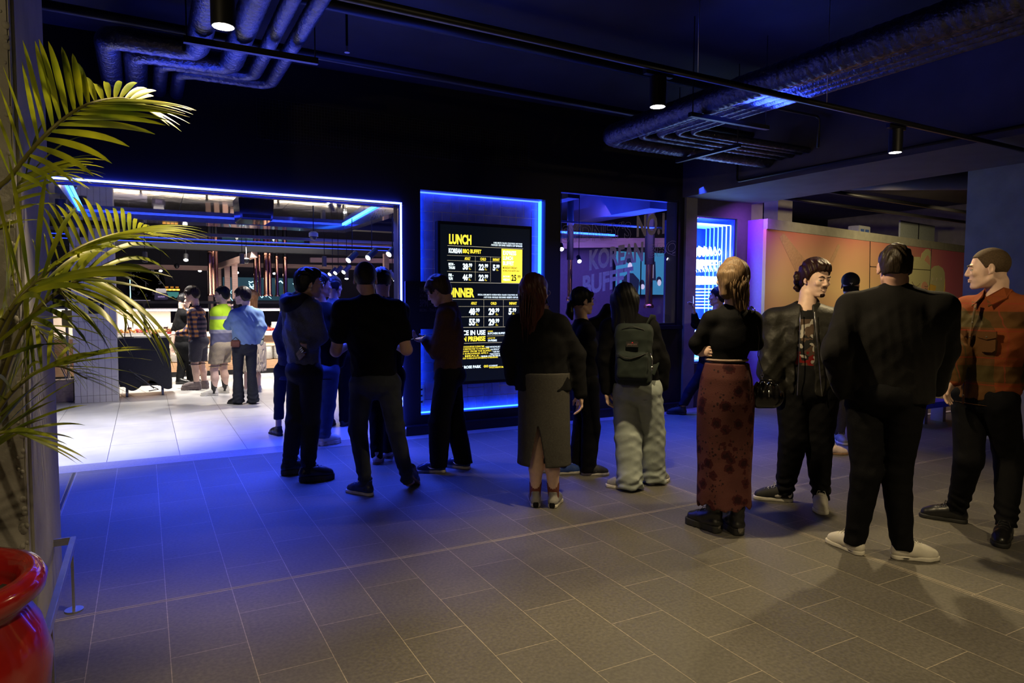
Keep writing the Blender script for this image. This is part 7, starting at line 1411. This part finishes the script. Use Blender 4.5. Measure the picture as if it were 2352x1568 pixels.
def handbag(c):
    rt, fw = c['rt'], c['fw']; o = c['Pt'](( 1757, 905, -0.02))+c['org']*0; FR = frame(fw); L3 = lambda x, y, z: rt*x+fw*y+UPZ*z
    r0 = empty('handbag', tuple(o), 'small black leather handbag hanging at the hip of the blonde woman', 'handbag'); LT = mat('black_leather', (0.012, 0.011, 0.011), 0.22, coat=0.3)
    F = Field(*[axis_pts(-0.18, 0.18, [], 0.0055, 0.0055) for k in range(3)]); F.cap(L3(-0.035, 0, -0.02), L3(0.045, 0, -0.02), 0.072, 0.070, 0.03, side=fw, su=0.62, sv=1.0); F.cap(L3(-0.03, 0, 0.035), L3(0.03, 0, 0.03), 0.035, 0.03, 0.04, side=fw, su=0.6, sv=1.0); F.displace(lambda X, Y, Z: 0.004*np.sin((X*rt[0]+Y*rt[1])*150)*np.clip(Z*12+0.6, 0, 1)); link('bag_body', F.mesh('handbag'), LT, r0)
    MB().tube([L3(-0.05, 0, 0.05), L3(-0.03, -0.02, 0.09), L3(0.03, -0.02, 0.09), L3(0.075, 0, 0.04), L3(0.095, 0, -0.01)], 0.006, 8).build('handle', LT, r0, smooth='all'); T_ = c['org']+c['sh'][1]-o
    S1 = [L3(-0.02, 0, 0.145), T_*0.35+L3(-0.02, 0, 0.08), T_*0.7+L3(0.0, -0.05, 0.03), T_+UPZ*0.068-fw*0.035, T_+UPZ*0.085+rt*-0.01, T_+UPZ*0.05+fw*0.08]; MB().tube(S1, 0.009, 8, flat=0.35).build('shoulder_strap', LT, r0, smooth='all')
    q = MB()
    for k in range(5): q.tube([L3(-0.02+0.008*math.cos(a)*(k % 2), 0.008*math.cos(a)*((k+1) % 2), 0.068+k*0.017+0.011*math.sin(a)) for a in [j*math.pi/6 for j in range(13)]], 0.0022, 5, caps=False)
    q.build('chain', M_STEEL, r0, smooth='all'); MB().tube([L3(0.01, -0.048, 0.03), L3(0.01, -0.05, -0.01)], 0.004, 6).tube([L3(-0.055, -0.03, 0.05), L3(-0.06, -0.03, 0.01)], 0.004, 6).build('buckle', M_STEEL, r0, smooth='all')
handbag(c7)

# --- person photographing the glowing display
c8 = person('person in dark clothes raising a phone towards the glowing corner display', 1620, [(1566, 952), (1640, 950)], (1618, 850), (1640, 722), (1648, 682), [((1598, 745, -0.05), (1594, 716, -0.12), dict(dir=(0.1, 0.15, 1), nrm=(0.5, -1, 0), curl=0.7, thumb=-1)), ((1640, 800, 0.15), (1630, 850, 0.1), PK)],
    dict(part='jacket', t=0.02, hem_row=858, sleeve=0.75, seed=41, **BLACK1), dict(kind='pants', name='navy_trousers', col=(0.012, 0.014, 0.03), t=0.008, hem_row=930, rk=0.066, ra=0.055), dict(style='low', up=BKM, sole=BKM, lace=LACEB),
    H(kind='short', name='black_b', col=(0.007, 0.007, 0.009), t=0.014), SK_T, -82, sw=0.16, build=0.9, fine=0.007, toes=[-85, -80])
phone(c8['wr'][0]+c8['org']+UPZ*0.125+c8['fw']*0.015, 'thin dark phone held up in front of the glowing corner display', c8['fw'], UPZ)

# --- man in the black bomber jacket
def ex(c):
    r0, ch, hp, rt, fw = c['r0'], c['ch'], c['hp'], c['rt'], c['fw']; lo = c['lo'].copy(); hi = c['hi'].copy(); lo[2] = hp[2]-0.05; hi[2] = ch[2]+0.1; lo[:2] = ch[:2]-0.3; hi[:2] = ch[:2]+0.3
    F = Field(*[axis_pts(lo[k], hi[k], [], 0.008, 0.008) for k in range(3)]); F.cap(c['mid'], hp, 0.152, 0.150, 0.05, side=rt, su=1.08, sv=0.82); F.cap(c['mid'], ch-UPZ*0.13, 0.152, 0.140, 0.05, side=rt, su=1.15, sv=0.84); [F.cap(ch-UPZ*0.06, c['sh'][i], 0.062, 0.055, 0.05) for i in (0, 1)]; F.cap(ch-UPZ*0.06, ch-UPZ*0.01, 0.105, 0.085, 0.05); F.cap(ch+fw*0.03+UPZ*0.0, ch+UPZ*0.1, 0.066, 0.08, 0.01, op='s'); F.displace(fold_fn(7, 0.004))
    m_ = coord_mat('printed_tee', tee_print, 0.8, yaw=math.atan2(fw[1], fw[0])-math.pi/2 if False else math.atan2(fw[0], fw[1])); link('t_shirt', F.mesh('t_shirt'), m_, r0)
    q = MB()
    for e in (-1, 1):
        pts = []
        for k in range(9): u_ = k/8; z = (ch[2]-0.03)*(1-u_)+(hp[2]-0.03)*u_; b_ = (ch*(1-u_)+hp*u_); pts.append(np.array([b_[0], b_[1], z])+rt*(e*(0.045+0.035*u_)+0.0)+fw*(0.150+0.025*math.sin(u_*3)))
        q.tube(pts, 0.0035, 6)
    q.build('zip', M_STEEL, r0, smooth='all'); MB().tube([c['g'](-0.080, -0.004, -0.030), c['g'](-0.082, -0.002, -0.040)], 0.004, 6).build('ear_stud', M_DARKMETAL, r0)
c9 = person('man with dark wavy hair and moustache in an open black bomber jacket', 1855, [(1884, 1163), (1800, 1150)], (1856, 893), (1851, 706), (1874, 641), [((1942, 838, 0.0), (1925, 905, 0.05), PK), ((1768, 850, 0.0), (1790, 905, -0.02), PK)],
    dict(part='bomber_jacket', name='black_nylon', col=(0.016, 0.015, 0.012), rough=0.55, spec=0.3, bs=60, t=0.050, hem_row=905, sleeve=0.98, collar=0.040, open=(0.035, 0.062, 0.0), fold=0.012, seed=25, st=0.045, boxy=0.12, su=1.25), dict(kind='pants', part='joggers', t=0.020, hem_row=1140, rk=0.082, ra=0.062, stack=0.007, fold=0.008, seed=26, name='black_jersey', col=(0.006, 0.006, 0.007)), [dict(style='low', up=WH, sole=WH, lace=LACE, scale=1.05, accent=(BKM, 'panel')), dict(style='low', up=BKM, sole=WH, lace=LACE, scale=1.05, accent=(WH, 'panel'))],
    H(kind='mid', name='dark_brown', col=(0.022, 0.008, 0.005), t=0.020, amp=0.007, quiff=True, curls=60, beard=True, nape=-0.11, front=0.082, cz=-0.10), SK_P, 176, hyaw=140, hpitch=-8, sw=0.205, build=1.12, toes=[178, -95], fine=0.005, neck_r=0.060, knees=[(1880, 1010), (1822, 1010)], hs=1.06, extra=ex)

# --- man in the cap and someone in white trousers behind
c10 = person('man in a black cap looking down behind the man in the bomber jacket', 1945, [(1978, 1020), (1926, 1014)], (1955, 868), (1952, 708), (1953, 656), [((1995, 800, 0), (1975, 830, -0.2), PK), ((1925, 800, 0.0), (1938, 838, -0.15), dict(nrm=(0, 0, 1)))],
    dict(part='jacket', m=coord_mat('camouflage_cloth', camo, 0.8), t=0.022, hem_row=850, sleeve=0.95, collar=0.03, seed=51), dict(kind='pants', name='grey_khaki', col=(0.13, 0.12, 0.095), t=0.014, hem_row=1000, rk=0.07, ra=0.06), dict(style='low', up=GREYS, sole=WH, lace=LACE),
    H(kind='cap', name='black_b', col=(0.007, 0.007, 0.009), t=0.008), SK_R, 175, hyaw=176, hpitch=-20, sw=0.18, toes=[175, 160], fine=0.007)
c10b = person('person in white trousers and pale sneakers behind the man in the bomber jacket', 1880, [(1848, 1034), (1902, 1042)], (1872, 880), (1862, 745), (1862, 706), [((1845, 820, 0), (1850, 860, 0), PK), ((1892, 820, 0), (1890, 860, 0), PK)],
    dict(part='sweater', t=0.016, hem_row=870, sleeve=0.9, seed=52, **BLACK1), dict(kind='pants', name='off_white_cotton', col=(0.55, 0.48, 0.50), t=0.008, hem_row=1018, rk=0.062, ra=0.052), dict(style='low', up=PINKS, sole=GUM, lace=LACE, scale=0.9),
    H(kind='short', name='brown_a', col=(0.045, 0.026, 0.018), t=0.012), SK_P, 60, sw=0.15, build=0.82, hs=0.9, fine=0.008, toes=[75, 75])

# --- man in black seen from behind, white sneakers
c11 = person('man in black jacket and black trousers with white sneakers, seen from behind', 2050, [(1962, 1268), (2072, 1282)], (2032, 905), (2058, 668), (2054, 615), [((1920, 810, 0.0), (1935, 893, 0.08), dict(dir=(0.5, 0.5, -0.8), nrm=(-0.5, -0.6, -0.3), curl=0.6, thumb=1)), ((2168, 800, 0.0), (2150, 893, 0.10), PK)],
    dict(part='jacket', name='black_wool', col=(0.007, 0.0065, 0.0065), t=0.040, hem_row=920, sleeve=0.97, collar=0.035, st=0.034, boxy=0.20, su=1.36, flare=0.0, fold=0.006, seed=61, sheen=0.05), dict(kind='pants', name='black_twill', col=(0.004, 0.004, 0.005), t=0.008, hem_row=1254, rk=0.070, ra=0.060, fold=0.005, seed=62), dict(style='low', up=WH, sole=WH, lace=LACE, scale=1.0, accent=(GREYS, 'holes')),
    H(kind='short', name='brown_b', col=(0.024, 0.016, 0.009), t=0.007, amp=0.006, nape=-0.034), SK_R, 4, hyaw=-16, sw=0.215, build=1.15, hs=1.06, toes=[-48, 66], fine=0.0055, neck_r=0.062, knees=[(1990, 1085), (2058, 1085)])

# --- man in the checked overshirt
def ex(c):
    r0, ch, hp, rt, fw = c['r0'], c['ch'], c['hp'], c['rt'], c['fw']; FM = MATS['checked_flannel']; L3 = lambda x, y, z: ch*np.array([1, 1, 0])+rt*x+fw*y+UPZ*z; z0 = ch[2]
    for e in (-1, 1):     # collar points
        q = MB(); a = [L3(e*0.062, 0.035, z0+0.045), L3(e*0.015, 0.115, z0-0.015), L3(e*0.055, 0.150, z0-0.075), L3(e*0.115, 0.075, z0-0.02), L3(e*0.085, -0.01, z0+0.03)]
        d = -UPZ*0.005-fw*0.004; q.add([tuple(v) for v in a]+[tuple(v+d) for v in a], [(0, 1, 2, 3, 4), (9, 8, 7, 6, 5)]+[(i, (i+1) % 5, (i+1) % 5+5, i+5) for i in range(5)]); q.build('collar', FM, r0)
    def front(u_, x): z = (z0-0.06)*(1-u_)+(hp[2]-0.04)*u_; b_ = ch*(1-u_)+hp*u_; return np.array([b_[0], b_[1], z])+rt*x+fw*(0.158+0.022*math.sin(u_*2.6+0.2)-abs(x)*0.25)
    q = MB(); q.tube([front(k/12, 0.02) for k in range(13)], 0.018, 8, flat=0.25); q.build('button_placket', FM, r0, smooth='all')
    for k in range(7): p_ = front(0.04+k*0.145, 0.012)+fw*0.006; MB().ell(tuple(p_), (0.006, 0.006, 0.006), 6).build('button', mat('grey_button', (0.10, 0.09, 0.07), 0.4), r0, smooth='all')
    FRm = frame(fw); 
    for e in (-1, 1):
        p_ = front(0.33, e*0.085)+fw*0.0; FR = np.array([U(rt-fw*0.30*e), U(fw+rt*0.30*e), UPZ]); Mm = Matrix([list(FR[0])+[0], list(FR[1])+[0], list(FR[2])+[0], [0, 0, 0, 1]]).transposed(); Mm.translation = Vector(p_)
        MM = Mm @ Matrix.Rotation(R(90), 4, 'X'); pk = MB().prism([(-0.048, 0.03), (-0.048, -0.075), (-0.03, -0.09), (0.03, -0.09), (0.048, -0.075), (0.048, 0.03)], -0.006, 0.004, M=MM).build('chest_pocket', FM, r0, bevel=0.002)
        MB().prism([(-0.054, 0.045), (-0.054, 0.002), (0.0, -0.012), (0.054, 0.002), (0.054, 0.045)], -0.016, -0.004, M=MM).build('pocket_flap', FM, pk, bevel=0.002); MB().ell(tuple(Mm @ Vector((0, 0.017, 0.006))), (0.005, 0.005, 0.005), 6).build('button', mat('grey_button', (0.10, 0.09, 0.07), 0.4), pk, smooth='all')
coord_mat('checked_flannel', flannel, 0.9, yaw=R(20))
c12 = person('man with shaved head in rust and olive checked overshirt at far right', 2270, [(2308, 1238), (2196, 1198)], (2262, 912), (2292, 676), (2268, 618), [((2352, 830, 0.05), (2322, 905, -0.12), PK), ((2203, 808, 0.02), (2192, 875, -0.05), dict(dir=(0.35, 0.25, -0.9), nrm=(1, 0.3, 0.3), curl=0.5, thumb=-1, s=1.0))],
    dict(part='overshirt', m=MATS['checked_flannel'], t=0.030, hem_row=915, sleeve=0.95, fold=0.008, seed=71, st=0.028, boxy=0.08, su=1.18), dict(kind='pants', name='black_twill', col=(0.004, 0.004, 0.005), t=0.010, hem_row=1190, rk=0.072, ra=0.058, stack=0.006, fold=0.006, seed=72), dict(style='low', up=BK, sole=BKM, lace=LACEB, scale=1.06),
    H(kind='buzz', name='shaved_brown', col=(0.075, 0.048, 0.026), t=0.0035, amp=0.0, front=0.072, nape=-0.07, rough=0.8, nscale=300), SK_P, -142, hyaw=-96, hpitch=-4, sw=0.205, build=1.10, hs=1.08, toes=[-172, -88], fine=0.005, neck_r=0.062, extra=ex, knees=[(2318, 1055), (2225, 1055)], belly=0.0)

# --- second rank of the queue
c13 = person('man in blue lit jacket with short hair looking ahead inside the shop entrance', 770, [(756, 980), (790, 978)], (772, 818), (768, 690), (768, 659), [((742, 765, 0.05), (748, 815, 0.1), PK), ((802, 765, 0.05), (798, 815, 0.1), PK)],
    dict(part='jacket', name='grey_blue_fleece', col=(0.115, 0.125, 0.15), t=0.022, hem_row=830, sleeve=0.95, collar=0.02, seed=81), dict(kind='pants', name='black_twill', col=(0.004, 0.004, 0.005), t=0.01, hem_row=970), dict(style='low', up=BKM, sole=BKM),
    H(kind='short', name='black_b', col=(0.007, 0.007, 0.009), t=0.010, nape=-0.02), SK_R, 20, hyaw=35, sw=0.18, fine=0.008)
c14 = person('person in black jacket and blue jeans with white sneakers behind the man in grey', 735, [(694, 1026), (744, 1022)], (738, 850), (742, 700), (737, 655), [((700, 780, 0.05), (705, 840, 0.1), PK), ((790, 780, 0.05), (780, 838, 0.1), PK)],
    dict(part='jacket', t=0.034, hem_row=862, sleeve=0.95, st=0.03, seed=82, boxy=0.05, **BLACK1), dict(kind='pants', part='jeans', m=coord_mat('blue_denim', denimf((0.05, 0.07, 0.14), (0.08, 0.11, 0.20))), t=0.01, hem_row=1008, rk=0.072, ra=0.062, stack=0.004), dict(style='chunky', up=WH, sole=WH, lace=LACE),
    H(kind='short', name='black_b', col=(0.007, 0.007, 0.009), t=0.012), SK_R, 25, hyaw=70, sw=0.19, fine=0.0075, toes=[30, 60])
c15 = person('dark haired person with pale sneakers just right of the man in black t-shirt', 878, [(866, 1064), (890, 1050)], (885, 862), (882, 690), (878, 646), [((842, 780, 0.05), (850, 840, 0.1), PK), ((922, 780, 0.05), (915, 838, 0.1), PK)],
    dict(part='jacket', t=0.022, hem_row=872, sleeve=0.95, collar=0.03, seed=83, **BLACK1), dict(kind='pants', name='black_twill', col=(0.004, 0.004, 0.005), t=0.008, hem_row=1046, rk=0.068, ra=0.056), dict(style='low', up=PINKS, sole=GUM, lace=LACE),
    H(kind='short', name='black_b', col=(0.007, 0.007, 0.009), t=0.010, nape=-0.03), SK_R, 8, hyaw=20, sw=0.18, fine=0.0075, toes=[5, 12])
c16 = person('person in dark blue clothes with low heels, mostly hidden left of the man in grey', 665, [(640, 1000), (672, 996)], (664, 850), (684, 705), (696, 670), [((640, 770, -0.05), (645, 808, -0.10), PK), ((700, 780, 0.1), (702, 830, 0.1), PK)],
    dict(part='coat', name='navy_cotton', col=(0.03, 0.035, 0.09), t=0.024, hem_row=870, sleeve=0.95, seed=84), dict(kind='pants', name='navy_trousers', col=(0.012, 0.014, 0.03), t=0.006, hem_row=962, rk=0.060, ra=0.058), dict(style='low', up=BK, sole=BKM, scale=0.9),
    H(kind='short', name='black_b', col=(0.007, 0.007, 0.009), t=0.010), SK_T, -20, sw=0.16, build=0.88, hs=0.92, fine=0.008)

# --- inside the shop
c17 = person('woman in oversized blue denim shirt and dark flared jeans holding up a phone', 562, [(548, 928), (582, 927)], (562, 797), (566, 706), (556, 680), [((526, 746, 0.05), (537, 718, 0.10), dict(dir=(0, 0.2, 1), nrm=(0, -1, 0), curl=0.6, thumb=1)), ((601, 752, 0.0), (590, 785, 0.15), PK)],
    dict(part='denim_shirt', m=coord_mat('light_denim', denimf((0.16, 0.27, 0.50), (0.22, 0.34, 0.58))), t=0.040, hem_row=792, sleeve=0.95, st=0.034, collar=0.02, boxy=0.06, fold=0.010, seed=91), dict(kind='pants', part='jeans', name='black_denim', col=(0.025, 0.027, 0.035), t=0.006, hem_row=924, rk=0.064, ra=0.085, stack=0.006, seed=92, waist_row=785), dict(style='low', up=BK, sole=BKM, scale=0.9),
    H(kind='mid', name='black_brown', col=(0.016, 0.010, 0.010), t=0.018, fringe=True, amp=0.003, nape=-0.075), SK_P, -14, hyaw=-62, sw=0.18, build=0.92, fine=0.0085, toes=[-50, -20], face=True)
phone(c17['wr'][0]+c17['org']+UPZ*0.12+c17['rt']*0.03, 'phone with lit screen held by the woman in the denim shirt', -c17['fw'], UPZ, 2.0)
bg = MB().box((-0.06, -0.03, -0.05), (0.06, 0.03, 0.05)).build('purse', mat('brown_leather', (0.16, 0.06, 0.03), 0.5), bevel=0.015); bg.location = tuple(c17['Pt']((541, 789, -0.16))); tag(bg, 'small brown purse at the hip of the woman in the denim shirt', 'purse'); MB().tube([(-0.05, 0, 0.04), (0, -0.02, 0.09), (0.05, 0, 0.04)], 0.005, 6).build('handle', M_DARKMETAL, bg)
def ex(c): socks(BKM, z1=0.24, r_=0.043)(c)
c18 = person('man in yellow high visibility jacket, khaki shorts and white clogs', 508, [(492, 908), (518, 902)], (508, 795), (510, 702), (509, 677), [((496, 762, -0.12), (491, 792, -0.16), dict(dir=(0, 0.1, -1), nrm=(-1, 0, 0), curl=0.5)), ((530, 760, 0.1), (520, 795, 0.1), PK)],
    dict(part='safety_jacket', m=coord_mat('hi_vis', hivis, 0.7), t=0.038, hem_row=795, sleeve=0.95, collar=0.025, st=0.034, seed=93, boxy=0.04), dict(kind='shorts', name='khaki_cotton', col=(0.34, 0.28, 0.20), t=0.022, hem_row=834, seed=94), dict(style='clog', up=WH, sole=WH),
    H(kind='short', name='black_b', col=(0.007, 0.007, 0.009), t=0.014, amp=0.004), SK_P, -62, hyaw=-76, sw=0.19, build=1.05, fine=0.009, toes=[-82, -70], glasses='black', extra=ex)
c19 = person('man with thick dark hair in orange checked jacket reaching over the trolley', 452, [(452, 895), (470, 892)], (456, 785), (450, 706), (440, 677), [((446, 752, -0.12), (440, 785, -0.14), PK), ((430, 762, 0.12), (408, 766, 0.05), dict(dir=(0, 1, -0.1), nrm=(0, 0, 1), curl=0.3, thumb=1))],
    dict(part='checked_jacket', m=coord_mat('orange_check', check, 0.85, yaw=R(40)), t=0.034, hem_row=790, sleeve=0.95, collar=0.03, st=0.03, seed=95), dict(kind='shorts', name='grey_cotton', col=(0.055, 0.055, 0.075), t=0.020, hem_row=830, seed=96), dict(style='chunky', up=TAUPE, sole=TAUPE, scale=1.15),
    H(kind='mid', name='black_brown', col=(0.016, 0.010, 0.010), t=0.024, fringe=True, amp=0.006, nape=-0.09), SK_P, -68, hyaw=-80, hpitch=-12, sw=0.18, build=1.0, fine=0.009, toes=[-78, -66], glasses='wire')
def ex(c):
    q = MB(); ch, hp, rt, fw = c['ch'], c['hp'], c['rt'], c['fw']; a = [ch*0.75+hp*0.25+fw*0.125-rt*0.10, ch*0.75+hp*0.25+fw*0.125+rt*0.10, hp+fw*0.14+rt*0.17-UPZ*0.25, hp+fw*0.14-rt*0.17-UPZ*0.25]; d = fw*0.012; q.add([tuple(v) for v in a]+[tuple(v+d) for v in a], [(0, 1, 2, 3), (7, 6, 5, 4), (0, 1, 5, 4), (1, 2, 6, 5), (2, 3, 7, 6), (3, 0, 4, 7)]); q.tube([a[0], ch-rt*0.07+UPZ*0.04], 0.012, 6, 1).tube([a[1], ch+rt*0.07+UPZ*0.04], 0.012, 6, 1); q.build('apron', [mat('apron_black', (0.02, 0.02, 0.028), 0.8), mat('tan_strap', (0.25, 0.13, 0.05), 0.6)], c['r0'])
c20 = person('staff member in black t-shirt and apron facing the customer behind the trolley', 420, [(412, 882), (438, 878)], (420, 795), (418, 710), (424, 690), [((400, 765, -0.05), (396, 797, -0.08), dict(dir=(0, 0.1, -1), nrm=(-1, 0, 0), curl=0.5)), ((436, 765, 0.1), (436, 790, 0.0), PK)],
    dict(part='t_shirt', t=0.020, hem_row=800, sleeve=-0.8, seed=97, **BLACK1), dict(kind='pants', name='black_twill', col=(0.004, 0.004, 0.005), t=0.010, hem_row=875), dict(style='low', up=BK, sole=BKM),
    H(kind='short', name='black_b', col=(0.007, 0.007, 0.009), t=0.008, nape=-0.02), SK_P, 78, hyaw=75, hpitch=-12, sw=0.18, fine=0.009, extra=ex, toes=[110, 120])
c21 = person('woman with long brown hair in cream cardigan and skirt beyond the denim shirt', 580, [(566, 903), (594, 900)], (584, 800), (582, 712), (574, 684), [((600, 755, -0.05), (598, 790, -0.08), dict(dir=(0, 0.1, -1), nrm=(-1, 0, 0), curl=0.5)), ((566, 755, 0.1), (566, 785, 0.1), PK)],
    dict(part='cardigan', m=coord_mat('patterned_knit', knit, 0.9), t=0.034, hem_row=800, sleeve=0.95, st=0.03, seed=98), dict(kind='skirt', name='cream_cotton', col=(0.60, 0.50, 0.36), hem_row=852, rings=[(1.1, 0.15, 0.13), (0.9, 0.18, 0.16), (0.5, 0.21, 0.19)], fold=0.005, pleat=0.01), dict(style='low', up=WH, sole=WH, lace=LACE, scale=0.9),
    H(kind='long', name='light_brown', col=(0.16, 0.075, 0.03), t=0.014, len=0.32, back=0.08, endr=0.04, amp=0.004), SK_P, -60, hyaw=-70, sw=0.16, build=0.85, fine=0.0095, toes=[-70, -60])
bpy.context.view_layer.update()
